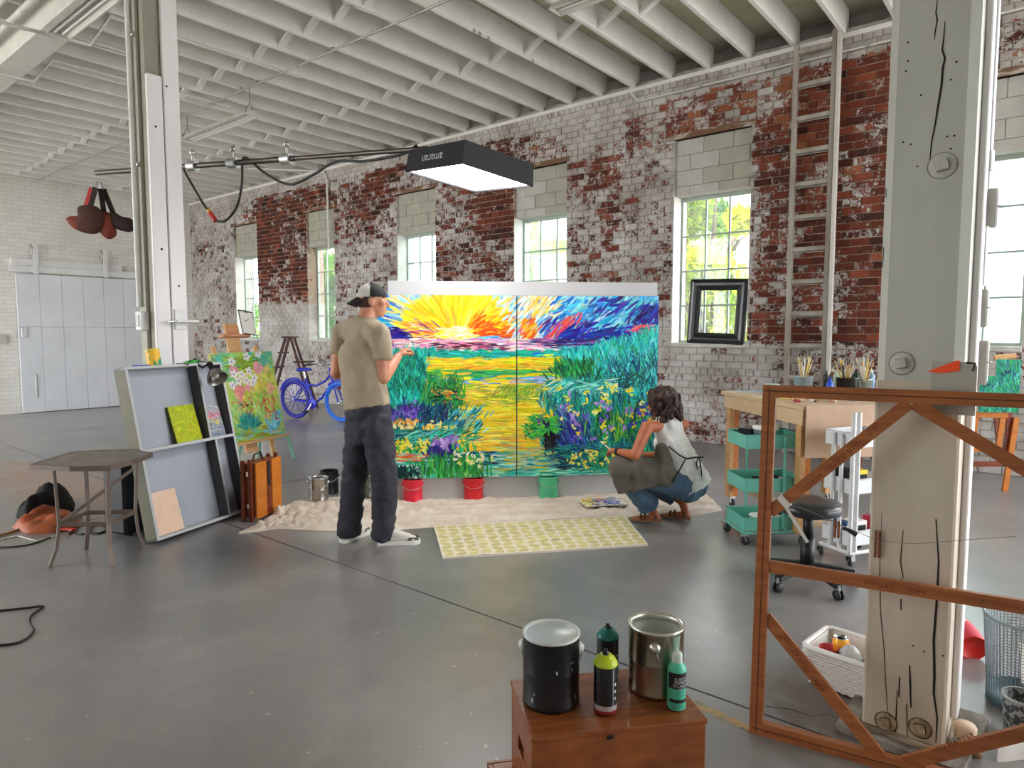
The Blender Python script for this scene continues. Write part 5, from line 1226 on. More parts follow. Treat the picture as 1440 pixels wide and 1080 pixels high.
# curly hair
hr = Blob(); hm_ = mat('hair_dark_brown', (36, 21, 18), .65, c2=(72, 42, 32), vscale=26, bump=.5, bscale=70)
hr.ell(Pw(-.02, 0, .02), (.115, .105, .108), HMw); rs_ = random.Random(3)
for k in range(95):
    a = rs_.uniform(0, 2*PI); zz = rs_.uniform(-.16, .1); x = -.03+.105*math.cos(a)*(1 if zz > -.05 else .95); y = .108*math.sin(a)
    if math.cos(a) > .55 and zz < .05: continue
    hr.ell(Pw(x*math.sqrt(max(.2, 1-(max(zz, 0)/.13)**2)), y*math.sqrt(max(.2, 1-(max(zz, 0)/.13)**2)), zz), rs_.uniform(.02, .034), None)
ho = hr.grow('hair', hm_, person2, .008, 1, .006, 30, 2.0)
for k in range(60):
    a = rs_.uniform(.7, 2*PI-.7); z0 = rs_.uniform(-.06, .06); p_ = []
    for i in range(9):
        t_ = i/8; wv = .012*math.sin(t_*9+k); R_ = .128+.012*math.sin(k)+.008*math.sin(6*t_+k); p_.append(Pw(-.03+R_*math.cos(a+wv*4)*.95, R_*math.sin(a+wv*4)*.95, z0-.125*t_+wv))
    MB().tube(p_, [.007]*7+[.005, .002], 5).build('curl', hm_, ho)
for sg in (-1, 1): MB().ball(Pw(.074, sg*.032, .0), (.011, .011, .008), 10, 8, HMw).build('eye', mat('eye_dark', (50, 36, 30)), person2)
wd = (wrl-el).normalized(); MB().tube([wrl-wd*.012, wrl+wd*.012], .0315, 14).build('watch_band', black_plastic, person2)
q0 = G(858, 632, -.02); q1 = G(846, 622, .03); d_ = (q1-q0).normalized()
pb = thing('paintbrush', 'pale paintbrush in the hand of the crouching woman', 'paintbrush', q0)
MB().tube([d_*-.05, d_*.05], [.005, .006], 8).build('handle', mat('brush_handle_white', (236, 232, 224), .4), pb); MB().tube([d_*.05, d_*.07], .0065, 8).build('ferrule', chrome, pb); MB().tube([d_*.07, d_*.09, d_*.105], [.007, .008, .002], 8).build('bristles', mat('bristles_pale', (226, 214, 190), .8), pb)
# ------------------------------------------------------------------ wood and other shared materials
def wood(name, c, c2, rough=.5, sc=(1.5, 14, 14), coat=0.0): return mat(name, c, rough, c2=c2, vscale=3.2, stretch=sc, bump=.12, bscale=20, coat=coat)
w_honey = wood('wood_honey', (174, 104, 54), (142, 78, 38)); w_pine = wood('wood_pine', (214, 168, 116), (196, 146, 92)); w_orange = wood('wood_orange', (206, 124, 38), (184, 100, 28), .35)
w_red = wood('wood_redbrown', (140, 62, 30), (104, 42, 22), .4); w_crate = wood('wood_crate', (164, 90, 40), (112, 58, 26), .36, (2, 16, 6), .25)
dark_wood = mat('wood_dark_red', (72, 36, 32), .6, var=.2)

# ------------------------------------------------------------------ bare canvas stretcher leaning on the right-hand post
fo = onZ(1053, 1030); fd = Vector((.985, .175, 0)).normalized(); fb = Vector((-fd.y, fd.x, 0)); th = .075
fu = fb*math.sin(th)+Vector((0, 0, math.cos(th))); fy = fb*math.cos(th)-Vector((0, 0, math.sin(th)))
sf = thing('canvas_stretcher', 'bare wooden canvas stretcher with crossed braces leaning in the foreground', 'canvas stretcher'); sf.matrix_world = frame_mat(fo, fd, fy, fu)
def uv(px, py):
    d = ray(px, py); n = fd.cross(fu); t = (fo-_C).dot(n)/d.dot(n); q = _C+d*t-fo; return q.dot(fd), q.dot(fu)
FH = uv(1082, 541)[1]; FWd = 1.22; bw = .046; bt_ = .036
def bar(p, q, name='bar', wd=bw, y0=0.0, y1=bt_, m_=w_honey):
    p = Vector((p[0], (y0+y1)/2, p[1])); q = Vector((q[0], (y0+y1)/2, q[1])); o = MB().beam(p, q, y1-y0, wd, upv=(p-q).cross(Vector((0, 1, 0)))).build(name, m_, sf)
    return o
bar((bw/2, 0), (bw/2, FH), 'side_bar'); bar((FWd-bw/2, 0), (FWd-bw/2, FH), 'side_bar'); bar((bw, FH-bw/2), (FWd-bw, FH-bw/2), 'top_bar'); bar((bw, bw/2), (FWd-bw, bw/2), 'bottom_bar')
groove = mat('wood_groove', (96, 48, 22), .7)
for a, b_ in (((bw*.52, .01), (bw*.52, FH-.01)), ((.01, bw*.5), (FWd-.01, bw*.5)), ((.01, FH-bw*.5), (FWd-.01, FH-bw*.5))): bar(a, b_, 'groove', .004, -.0008, .001, groove)
zm = uv(1078, 797)[1]; bar((bw, zm), (FWd-bw, zm-.0), 'cross_bar', .043, .004, .030)
d1 = [uv(1088, 722), uv(1278, 570)]; bar((bw*.9, d1[0][1]), (d1[1][0], FH-bw), 'brace', .043, .008, .028)
bar((d1[1][0]+.015, FH-bw), (FWd-bw, d1[0][1]), 'brace', .043, .008, .028)
l0 = uv(1075, 868); l1 = uv(1236, 1078); bar((bw*.9, l0[1]), (l1[0], bw*.8), 'brace', .043, .008, .028)
r0_ = uv(1272, 1084); bar((r0_[0], bw*.8), (FWd-bw, l0[1]), 'brace', .043, .008, .028)
ink = mat('pencil_brown', (104, 50, 24), .8)
def scrawl(s_, pa, pb, size=.022, y=-.0004):
    a = Vector((pa[0], y, pa[1])); b_ = Vector((pb[0], y, pb[1])); d = (b_-a).normalized(); M = frame_mat(a.lerp(b_, .5), d, Vector((0, -1, 0)).cross(d), Vector((0, -1, 0)))
    text_part('handwriting', s_, size, M, ink, sf, 1.15, shear=.15)
scrawl('DAISY', uv(1128, 690), uv(1163, 662), y=.0076); scrawl('COCO NYC', uv(1168, 656), uv(1205, 626), y=.0076); scrawl('\u2661 7', uv(1222, 612), uv(1232, 602), y=.0076)
scrawl('STEELEY', uv(1216, 819), uv(1255, 826), y=.0036); scrawl('JOEY', uv(1276, 830), uv(1302, 835), y=.0036); scrawl('\u2661', uv(1372, 846), uv(1384, 849), y=.0036)
scrawl('HOLLY WILL CREW', uv(1095, 888), uv(1165, 985), y=.0076); scrawl('\u2661', uv(1194, 1018), uv(1200, 1026), y=.0076)
scrawl('WWW.••••••••••.COM', uv(1078, 1030), uv(1150, 1052), .018); scrawl('YOU MATTER', uv(1300, 1065), uv(1380, 1030), y=.0076)
# strip of tape round the left brace, with its loose end
q = uv(1102, 706); tp = mat('clear_tape', (226, 222, 214), .3); bx = Vector((q[0], .018, q[1])); d = Vector((d1[1][0]-bw, 0, FH-bw-d1[0][1])).normalized()
MB().beam(bx-d*.012, bx+d*.012, .028, .05, upv=d.cross(Vector((0, 1, 0)))).build('tape', tp, sf)
MB().beam(bx+Vector((.005, 0, -.02)), bx+Vector((.085, -.0, -.14)), .002, .012, upv=(1, 0, 0)).build('tape_end', tp, sf)

# ------------------------------------------------------------------ foreground crates
FL, FR = Vector((-1.043, 1.353, 0)), Vector((-.723, 1.732, 0)); cx = (FR-FL).normalized(); cy = Vector((-cx.y, cx.x, 0)); CL, CD, CT = .496, .30, .43
cr = thing('wooden_crate', 'worn brown wooden crate carrying paint cans in the foreground', 'crate'); cr.matrix_world = frame_mat(FL+Vector((0, 0, .17)), cx, cy, Vector((0, 0, 1))); ch_ = CT-.17
MB().bbox(-.004, CL+.004, -.006, CD+.004, ch_-.014, ch_, .003).build('top_board', w_crate, cr); MB().bbox(0, CL, 0, .014, 0, ch_-.014, .002).build('front_board', w_crate, cr); MB().bbox(0, CL, CD-.014, CD, 0, ch_-.014, .002).build('back_board', w_crate, cr)
hz0, hz1 = ch_*.42, ch_*.60
for x in (0, CL-.014):
    MB().bbox(x, x+.014, .014, CD-.014, 0, hz0, .002).build('side_board', w_crate, cr); MB().bbox(x, x+.014, .014, CD-.014, hz1, ch_-.014, .002).build('side_board', w_crate, cr)
    MB().bbox(x, x+.014, .014, CD*.36, hz0, hz1, .001).build('side_board', w_crate, cr); MB().bbox(x, x+.014, CD*.64, CD-.014, hz0, hz1, .001).build('side_board', w_crate, cr)
MB().bbox(.014, CL-.014, .014, CD-.014, 0, .012, .002).build('bottom_board', w_crate, cr)
MB().ball((CL*.44, -.0, ch_-.024), (.011, .003, .007), 10, 6).build('knot_hole', crack_m, cr)
lc = thing('wooden_crate', 'lower wooden crate peeping out under the one with paint cans', 'crate'); lc.matrix_world = frame_mat(FL-cx*.075+cy*.02, cx, cy, Vector((0, 0, 1)))
MB().bbox(0, CL+.03, 0, .016, 0, .165, .003).build('front_board', w_crate, lc); MB().bbox(0, CL+.03, CD-.016, CD, 0, .165, .003).build('back_board', w_crate, lc)
for x in (0, CL+.014): MB().bbox(x, x+.016, .016, CD-.016, 0, .165, .003).build('side_board', w_crate, lc)
MB().bbox(.016, CL+.014, .016, CD-.016, .15, .165, .002).build('top_board', w_crate, lc)

# things on the crate
q = onZ(768, 984, CT); blk = mat('can_label_black', (18, 17, 20), .38, c2=(26, 25, 28), vscale=5)
c1 = can('paint_can', 'large black paint can with a grey-white lid on the crate', 'paint can', (q.x+.01, q.y+.01, CT+.001), .083, .202, blk, mat('rim_white', (216, 218, 216), .35), lid=mat('paint_skin_grey', (190, 200, 200), .3), bail=-1.25, rz=.55)
for k in range(7):
    a = -PI/2+YAW-.55+random.choice((-.7, .1, .75, .8, .85))+random.uniform(-.1, .1); z = random.choice((.03, .035, .05, .12, .14)); s_ = random.uniform(.0015, .0045)
    MB().ball((.0827*math.cos(a), .0827*math.sin(a), z), (s_, s_, s_*random.uniform(.6, 2)), 8, 5, Matrix.Rotation(a, 4, 'Z') @ Matrix.Diagonal((.12, 1, 1, 1))).build('paint_splash', mat('splash_grey', (170, 172, 172), .6), c1)
q = onZ(917, 973, CT); old_tin = mat('tin_stained', (150, 138, 118), .24, .95, c2=(190, 180, 160), vscale=5, stretch=(1, 1, .3))
c2_ = can('paint_can', 'stained tin paint can with a green drip on the crate', 'paint can', (q.x-.005, q.y+.03, CT+.001), .083, .198, old_tin, mat('rim_tin', (214, 212, 204), .25, .8), inside=mat('pale_paint', (204, 210, 200), .35), bail=-1.2, rz=2.0)
a = -PI/2+YAW-2.0+.55; mb = MB(); mb.tube([(.0825*math.cos(a+t*.06), .0825*math.sin(a+t*.06), .19-.15*t) for t in np.linspace(0, 1, 10)], [.02, .017, .014, .012, .011, .010, .010, .010, .011, .009], 8); o = mb.build('paint_drip', mat('drip_green', (150, 176, 156), .5, c2=(120, 150, 126), vscale=30), c2_)
for v in o.data.vertices:
    r_ = math.hypot(v.co.x, v.co.y); k = (.0815+(r_-.0815)*.22)/r_; v.co.x *= k; v.co.y *= k
def text_cyl(parent, s_, size, r, z, a0, m_, name='lettering', spacing=1.0, rot=False):
    o = text_part(name, s_, size, Matrix.Rotation(PI/2, 4, 'Z') if rot else Matrix.Identity(4), m_, parent, spacing)
    for v in o.data.vertices:
        a = a0+v.co.x/r; v.co = Vector((r*math.cos(a), r*math.sin(a), z+v.co.y))
    o.data.update(); return o
lettering = mat('print_white', (226, 226, 226), .6); tocam = -PI/2+YAW+.05
def spray(label, px, py, top, loc=None):
    p = onZ(px, py, CT); t = thing('spray_can', label, 'spray can', (p.x, p.y, CT+.001), 0, 'spray cans on the crate'); r = .0335
    MB().lathe([(0, .002), (r*.9, .002), (r, .006), (r*1.01, .01), (r, .016)], n=24).build('base_ring', mat('spray_red', (140, 26, 30), .4), t)
    MB().lathe([(r, .016), (r, .03)], n=24).build('silver_band', mat('spray_silver', (196, 188, 192), .35, .4), t)
    MB().lathe([(r*.995, .03), (r*.995, .138), (r*.97, .142)], n=24).build('body', black_plastic, t)
    MB().lathe([(r*1.02, .139), (r*1.03, .142), (r*1.0, .146), (r*.8, .157), (r*.55, .162), (r*.52, .166), (r*.42, .167), (0, .167)], n=24).build('collar', top, t)
    MB().lathe([(.0095, .166), (.0095, .172), (.006, .174), (.006, .180), (0, .181)], n=12).build('nozzle', black_plastic, t)
    for i, z in enumerate((.05, .07, .09)):
        a = tocam+.75; s_ = .0052; P4 = [(.0, s_), (s_, 0), (0, -s_), (-s_, 0)]; mb = MB(); mb.add([((r+.0003)*math.cos(a+x/r), (r+.0003)*math.sin(a+x/r), z+y) for x, y in P4], [(3, 2, 1, 0)]); mb.build('hazard_diamond', lettering, t)
    mb = MB(); a = tocam+.5; mb.add([((r+.0003)*math.cos(a+x), (r+.0003)*math.sin(a+x), z) for z in (.03, .136) for x in (-.02, .02)], [(0, 1, 3, 2)]); mb.build('seam_line', lettering, t)
    mb = MB(); 
    for x0_, x1_, z0, z1 in ((-.95, -.72, .1, .102), (-.95, -.72, .13, .132), (-.74, -.72, .1, .132)): mb.add([((r+.0003)*math.cos(tocam+x), (r+.0003)*math.sin(tocam+x), z) for z in (z0, z1) for x in (x0_, x1_)], [(0, 1, 3, 2)])
    mb.build('label_frame', mat('print_grey', (110, 108, 116), .6), t); return t
spray('black spray can with a lime green collar at the front of the crate', 851, 1000, mat('spray_lime', (196, 216, 40), .35))
spray('black spray can with a dark teal collar behind the lime one', 854, 957, mat('spray_teal', (18, 118, 112), .35))
p = onZ(951, 995, CT); bo = thing('paint_bottle', 'mint green squeeze bottle of paint at the right of the crate', 'bottle', (p.x, p.y, CT+.001)); r = .0262; mint = mat('bottle_mint', (92, 204, 172), .35)
MB().lathe([(0, .001), (r*.9, .001), (r, .005), (r, .115), (r*.92, .124), (r*.62, .134), (r*.5, .138)], n=28).build('bottle', mint, bo)
MB().lathe([(r*.56, .136), (r*.58, .138), (r*.54, .158), (r*.48, .163), (0, .164)], n=20).build('cap', mat('cap_pale', (216, 228, 220), .4), bo)
def band(z0, z1, a0, a1, m_, name): MB().add([((r+.0003)*math.cos(tocam+a), (r+.0003)*math.sin(tocam+a), z) for z in (z0, z1) for a in np.linspace(a0, a1, 15)], [(i, i+1, 16+i, 15+i) for i in range(14)]).build(name, m_, bo)
band(.066, .112, -1.3, 1.3, mat('label_dark', (30, 24, 26), .5), 'label'); band(.026, .036, -1.1, 1.3, mat('label_dark', (30, 24, 26)), 'label_band')
for s_, z, sz in (('FLUID ART', .0965, .0085), ('READY', .0865, .0135), ('TO-POUR', .075, .0115), ('ACRYLIC', .0675, .005)): text_cyl(bo, s_, sz, r+.0007, z, tocam+.25, lettering)
for s_, z, sz in (('LIQUID COLOR', .057, .005), ('SHAKE WELL', .049, .005), ('8 OZ', .016, .005)): text_cyl(bo, s_, sz, r+.0007, z, tocam+.2, mat('print_dark_green', (20, 80, 70), .6))

# ------------------------------------------------------------------ grey leaning shelf and what stands in it
so_ = Vector((-4.91, 2.017, 0)); sdx = Vector((-.313, .95, 0)).normalized(); snb = Vector((-sdx.y, sdx.x, 0)); th = .2
sup = snb*math.sin(th)+Vector((0, 0, math.cos(th))); sbk = snb*math.cos(th)-Vector((0, 0, math.sin(th)))
SW, SH, SD = .90, 1.26, .115; SM = frame_mat(so_+Vector((0, 0, .024)), sdx, sbk, sup)
sh = thing('display_shelf', 'grey open display shelf leaning back behind the patio table', 'shelf'); sh.matrix_world = SM
g_edge = mat('shelf_edge_pale', (196, 197, 200), .5, var=.05); g_in = mat('shelf_back_blue_grey', (170, 176, 188), .55, var=.08, vscale=2); g_side = mat('shelf_side_olive', (128, 126, 104), .6, var=.1); g_dark = mat('shelf_inner_dark', (70, 71, 74), .6)
zmid = .645; k = .02; xd1, xd2 = .645, .69
MB().bbox(0, k, .004, SD, 0, SH, .002).build('side_panel', g_side, sh); MB().bbox(SW-k, SW, .004, SD, 0, SH, .002).build('side_panel', g_dark, sh)
MB().bbox(0, SW, 0, SD, SH-k, SH, .002).build('top_panel', g_edge, sh); MB().bbox(0, SW, 0, SD, 0, k, .002).build('bottom_panel', g_edge, sh); MB().bbox(k, SW-k, .002, SD-.01, zmid-.012, zmid+.012, .002).build('shelf_board', g_edge, sh)
MB().bbox(xd1-.009, xd1+.009, .004, SD-.01, zmid+.012, SH-k, .002).build('divider', g_dark, sh); MB().bbox(xd2-.009, xd2+.009, .004, SD-.01, k, zmid-.012, .002).build('divider', g_dark, sh)
MB().bbox(k, SW-k, SD-.01, SD, k, SH-k, .001).build('back_panel', g_in, sh)
for x0_, x1_, z0, z1 in ((0, k, k, SH-k), (SW-k, SW, k, SH-k), (xd1-.009, xd1+.009, zmid+.012, SH-k), (xd2-.009, xd2+.009, k, zmid-.012)): MB().bbox(x0_, x1_, 0, .004, z0, z1, .001).build('edge_strip', g_edge, sh)
def leaning(t, x, z, ang, y0=.07):
    t.matrix_world = SM @ tr(x, y0, z) @ Matrix.Rotation(-ang, 4, 'X')
gc = thing('small_canvas', 'small lime green canvas standing on the upper shelf', 'canvas'); leaning(gc, .36, zmid+.013, .12, .045)
Gv = Art(70, 84, (176, 190, 30)); Gv.field(160, rect_f(0, 1, 0, 1), .3, .25, .07, [(196, 206, 30), (166, 186, 26), (208, 212, 60), (186, 190, 20)], .5, jit=1.2)
MB().bbox(0, .245, .001, .032, 0, .29, .002).build('canvas', mat('canvas_side_green', (70, 84, 20), .7), gc); art_mesh('painted_surface', Gv.a, .245, .29, Matrix.Identity(4), gc)
bk_ = thing('art_book', 'art book with pink poppies on its cover at the right of the upper shelf', 'book'); leaning(bk_, .672, zmid+.013, .12, .06)
Bk = Art(84, 116, (150, 158, 172)); Bk.field(60, rect_f(0, 1, 0, .25), .2, .2, .05, [(196, 200, 205), (170, 176, 184), (210, 206, 196)], jit=.6); Bk.blobs(30, rect_f(.05, .95, .18, .42), .07, [(228, 150, 175), (240, 180, 195), (222, 110, 120), (235, 130, 130)]); Bk.field(40, rect_f(0, 1, .42, .62), .1, .2, .05, [(190, 200, 190), (110, 130, 130), (230, 215, 150), (70, 90, 90)], jit=.6); Bk.blobs(8, rect_f(.5, .8, .5, .58), .06, [(235, 212, 120)]); Bk.field(40, rect_f(0, 1, .7, 1), .1, .3, .06, [(130, 140, 170), (150, 150, 185), (120, 130, 150)], jit=.3)
MB().bbox(0, .195, .001, .018, 0, .26, .001).build('pages', mat('book_pages', (222, 220, 214), .8), bk_); art_mesh('cover', Bk.a, .195, .26, Matrix.Identity(4), bk_, PRINT_M)
fm = frame_mat((0, 0, 0), (1, 0, 0), (0, 0, 1), (0, -1, 0)); text_part('cover_title', 'PAINTING', .030, tr(.108, -.0012, .052) @ fm, lettering, bk_); text_part('cover_title', 'THE ART OF', .016, tr(.108, -.0012, .076) @ fm, lettering, bk_); text_part('cover_title', 'A PAINTER\'S GUIDE', .010, tr(.108, -.0012, .031) @ fm, lettering, bk_)
b2 = thing('art_book', 'magenta topped book behind the poppy book on the upper shelf', 'book'); leaning(b2, .668, zmid+.013, .10, .083); MB().bbox(0, .13, 0, .012, 0, .28, .001).build('cover', mat('book_magenta', (166, 64, 108), .6), b2)
pc = thing('small_canvas', 'peach coloured canvas standing on the lower shelf', 'canvas'); leaning(pc, .024, k+.001, .08, .06)
Pv = Art(70, 76, (240, 206, 180)); Pv.field(40, rect_f(0, 1, 0, 1), .3, .3, .1, [(240, 208, 184), (238, 200, 176), (242, 212, 190)], .12, jit=1)
MB().bbox(0, .27, .001, .02, 0, .315, .002).build('canvas', mat('canvas_side_cream', (230, 214, 196), .8), pc); art_mesh('painted_surface', Pv.a, .27, .315, Matrix.Identity(4), pc)
# on top of the shelf
def on_shelf(px, py): # point on the sloping top of the shelf
    d = ray(px, py); o = SM @ Vector((0, 0, SH)); t = (o-_C).dot(sup)/d.dot(sup); return _C+d*t
def SL(x, y=.05, dz=.0): return SM @ Vector((x, y, SH+dz))
tilt = SM.to_3x3().to_4x4()
jr = thing('paint_jar', 'small jar with yellow and green label on top of the grey shelf', 'jar'); jr.matrix_world = tr(*SL(.30, .055, .001)) @ tilt
MB().lathe([(0, 0), (.046, 0), (.048, .005), (.048, .125), (.045, .13), (0, .13)], n=24).build('jar', mat('jar_label', (250, 196, 50), .5, c2=(40, 160, 110), vscale=12, thr=(.48, .54)), jr); MB().lathe([(.049, .115), (.049, .128), (.04, .131), (0, .131)], n=24).build('lid', mat('lid_yellow', (244, 206, 80), .4), jr)
gl = thing('green_lid', 'flat green lid lying on top of the grey shelf', 'paint pot'); gl.matrix_world = tr(*SL(.64, .05, .001)) @ tilt; MB().lathe([(0, .0), (.06, 0), (.062, .004), (.062, .022), (.055, .026), (0, .026)], n=24).build('pot', mat('lid_green', (60, 170, 60), .4), gl); MB().tube([(.062*math.cos(a), .062*math.sin(a), .02) for a in np.linspace(0, 2*PI, 25)[:-1]], .003, 6, closed=True).build('rim', mat('lid_green', (60, 170, 60)), gl)  # a loose green lid, built as a shallow closed tub
bl_ = thing('marker_pen', 'blue marker lying on top of the grey shelf', 'marker'); bl_.matrix_world = tr(*SL(.10, .04, .008)) @ tilt; MB().tube([(0, 0, 0), (.13, .01, 0)], .007, 8).build('barrel', mat('blue_plastic', (40, 70, 190), .4), bl_); MB().tube([(.13, .01, 0), (.15, .0115, 0)], .0075, 8).build('pen_cap', mat('blue_plastic', (40, 70, 190)), bl_)
# clamp lamp
cl = thing('clamp_lamp', 'metal clamp lamp with a dented dome hanging on the shelf corner', 'lamp'); dc = dp(304, 529, depth_of(SL(.72, 0, 0))-.10); ax_ = (SR*.55-BK*.45-Vector((0, 0, .7))).normalized(); qz = ax_.to_track_quat('Z', 'X').to_matrix().to_4x4(); cl.matrix_world = tr(*dc) @ qz
dome = mat('lamp_aluminium', (150, 146, 140), .28, .95, var=.15, vscale=9)
MB().lathe([(.022, -.075), (.03, -.06), (.052, -.038), (.072, 0), (.08, .03), (.081, .033), (.078, .031), (.07, .002), (.05, -.034), (.028, -.055)], n=28).build('dome', dome, cl)
MB().lathe([(0, -.15), (.018, -.148), (.022, -.13), (.022, -.075), (.03, -.066)], n=16).build('socket', black_plastic, cl); MB().ball((0, 0, -.01), .026, 12, 8).build('bulb', mat('bulb_glass', (230, 228, 220), .3), cl)
iv = cl.matrix_world.inverted(); e_ = iv @ SL(.66, .03, .01)
MB().tube([(0, 0, -.12), (.02, .01, -.13), e_*.6+Vector((0, .01, 0)), e_], .009, 8).build('clamp_arm', black_metal, cl); MB().bbox(-.02, .02, -.014, .014, -.03, .03, .006, M=tr(*e_)).build('clamp', black_metal, cl)
tag(MB().tube([cl.matrix_world @ Vector((0, 0, -.15)), SL(.60, .02, .03), SL(.55, -.004, -.01), SL(.52, -.004, -.0), SL(.50, .06, .012)], .004, 6).build('lamp_cord', black_plastic), 'black cord of the clamp lamp on the shelf edge', 'cord')
# black case holding the shelf up from behind
bcx = SM @ Vector((.02, SD+.005, .0)); kc = thing('equipment_case', 'black equipment case standing behind the leaning shelf', 'case', (bcx.x-.34, bcx.y-.05, 0), math.atan2(sdx.y, sdx.x))
MB().bbox(-.06, .55, -.12, .10, .02, .60, .02).build('body', black_plastic, kc); MB().bbox(.1, .38, -.03, .03, .60, .625, .008).build('handle', black_metal, kc)
for x in (.0, .5): MB().cyl((x, -.1, .02), (x, -.07, .02), .02, 12).build('wheel', black_metal, kc)

# ------------------------------------------------------------------ patio table
tb_m = mat('patio_brown', (112, 96, 88), .45, .3, var=.12, vscale=10); tb_top = mat('patio_top', (132, 120, 112), .4, .2, c2=(96, 86, 80), vscale=14)
TZ = .675; tops = [onZ(x, y, TZ) for x, y in ((45, 653), (100, 656), (153, 655), (186, 647), (212, 637), (192, 633), (167, 632), (103, 635), (70, 645))]
legs = [onZ(70, 798), onZ(158, 797), onZ(204, 771), onZ(121, 773)]; tc_ = sum((p for p in legs), Vector())/4
pt = thing('patio_table', 'small brown metal patio table beside the grey shelf', 'table', (tc_.x, tc_.y, 0))
ctp = sum((p for p in tops), Vector())/len(tops); off = Vector((tc_.x, tc_.y, 0)); poly = [((p-off).x, (p-off).y) for p in tops]
area = sum(poly[i][0]*poly[(i+1) % 9][1]-poly[(i+1) % 9][0]*poly[i][1] for i in range(9))
if area < 0: poly = poly[::-1]
MB().prism(poly, TZ-.006, TZ, ).build('table_top', tb_top, pt); cpx = ((ctp-off).x, (ctp-off).y)
mb = MB()
for i in range(9):
    a, b_ = poly[i], poly[(i+1) % 9]; mb.beam((a[0], a[1], TZ-.014), (b_[0], b_[1], TZ-.014), .024, .03, ext=.006)
mb.build('rim', tb_m, pt)
tp4 = []
for p in legs:
    l = p-off; i_ = Vector((cpx[0], cpx[1], 0))*.55; tp = Vector((l.x*.86+cpx[0]*.5, l.y*.86+cpx[1]*.5, TZ-.03)); md = Vector((l.x*.80+cpx[0]*.25, l.y*.80+cpx[1]*.25, .27)); tp4.append(md)
    pts = [tp, tp.lerp(md, .5)+Vector((0, 0, 0)), md, md.lerp(l, .55)-(md.lerp(l, .55)-Vector((0, 0, .12)))*.06, Vector((l.x, l.y, .004))]
    mb = MB()
    for a, b_ in zip(pts[:-1], pts[1:]): mb.beam(a, b_, .026, .016, upv=(l.x, l.y, 0), ext=.003)
    mb.build('leg', tb_m, pt)
for i in range(4): MB().beam(tp4[i], tp4[(i+1) % 4], .012, .028).build('stretcher', tb_m, pt)
MB().beam(tp4[0]+Vector((.0, 0, .0)), tp4[2]+Vector((0, 0, .30)), .014, .02).build('brace', tb_m, pt)

# heap of cloth and cables behind the table
def heap(name, label, pts, hgt, m_, seed, nx=26):
    """crumpled cloth lying inside the outline pts (world xy)"""
    c = sum((p for p in pts), Vector())/len(pts); n = len(pts); rings = 10; K = 40; vs_ = []
    for j in range(rings+1):
        f = 1-j/rings
        for k_ in range(K):
            t = k_/K*n; i = int(t); p = pts[i % n].lerp(pts[(i+1) % n], t-i); q = c.lerp(p, f)
            z = hgt*(1-f**2)**.6*(.75+.7*mnoise.noise(Vector((q.x*9, q.y*9, seed))))+.012*abs(mnoise.noise(Vector((q.x*22, q.y*22, seed))))*(1 if j else 0)
            vs_.append((q.x, q.y, max(.002, z) if j else .001))
    fs = [(j*K+k_, j*K+(k_+1) % K, (j+1)*K+(k_+1) % K, (j+1)*K+k_) for j in range(rings) for k_ in range(K)]
    return tag(MB().add(vs_, fs, True).build(name, m_), label, 'cloth')
heap('tarp', 'rust orange tarp crumpled on the floor behind the patio table', [onZ(*p) for p in ((16, 742), (40, 752), (80, 750), (112, 742), (116, 728), (90, 722), (50, 726), (25, 732))], .11, mat('tarp_orange', (170, 80, 34), .5, c2=(120, 50, 20), vscale=7), 1.0)
heap('dark_jacket', 'black cloth heaped on the floor left of the patio table', [onZ(*p) for p in ((22, 728), (34, 734), (75, 728), (104, 720), (106, 708), (80, 706), (50, 712))], .26, mat('cloth_black', (16, 15, 18), .9), 4.0)
def floor_cable(label, pts, r, m_, name='cable'): 
    P_ = [onZ(*p)+Vector((0, 0, r)) for p in pts]; out = []
    for i in range(len(P_)-1):
        a, b_, c_, d_ = P_[max(i-1, 0)], P_[i], P_[i+1], P_[min(i+2, len(P_)-1)]
        for k_ in range(6):
            t = k_/6; out.append(.5*((2*b_)+(c_-a)*t+(2*a-5*b_+4*c_-d_)*t*t+(3*b_-a-3*c_+d_)*t**3))
    out.append(P_[-1]); return tag(MB().tube(out, r, 6).build(name, m_), label, 'cable')
floor_cable('black cable looping in from the left edge of the floor', [(-20, 862), (12, 859), (40, 856), (61, 854), (52, 861), (43, 869), (42, 878), (47, 886), (45, 893), (35, 901), (18, 907), (-15, 910)], .006, black_plastic)
floor_cable('yellow hose lying on the tarp at the left edge', [(-15, 757), (10, 751), (28, 745), (45, 736), (62, 731), (80, 736)], .008, mat('hose_tan', (170, 120, 60), .5))
floor_cable('white cable crossing below the orange tarp', [(-15, 764), (8, 758), (26, 755), (50, 761), (65, 758), (78, 754)], .005, mat('cable_white', (214, 210, 196), .5))
floor_cable('thin dark cable running past the legs of the patio table', [(-15, 770), (15, 770), (40, 767), (62, 760), (85, 750)], .005, black_plastic)
floor_cable('tangle of black cable beneath the patio table', [(98, 752), (104, 742), (116, 738), (128, 744), (120, 752), (108, 750), (110, 741), (124, 737), (142, 739), (150, 746), (138, 751), (128, 747), (133, 739), (150, 736), (163, 742), (158, 748)], .007, black_plastic)
ht = onZ(92, 748); rt2 = thing('red_clamp', 'small red spring clamp among the cables under the patio table', 'clamp', (ht.x, ht.y, 0), .6); MB().tube([(-.06, 0, .012), (0, .012, .016), (.06, 0, .012)], .01, 8).build('jaw', mat('red_plastic', (206, 52, 40)), rt2); MB().tube([(-.06, .03, .012), (0, .018, .016), (.06, .035, .012)], .01, 8).build('jaw', mat('red_plastic', (206, 52, 40)), rt2)

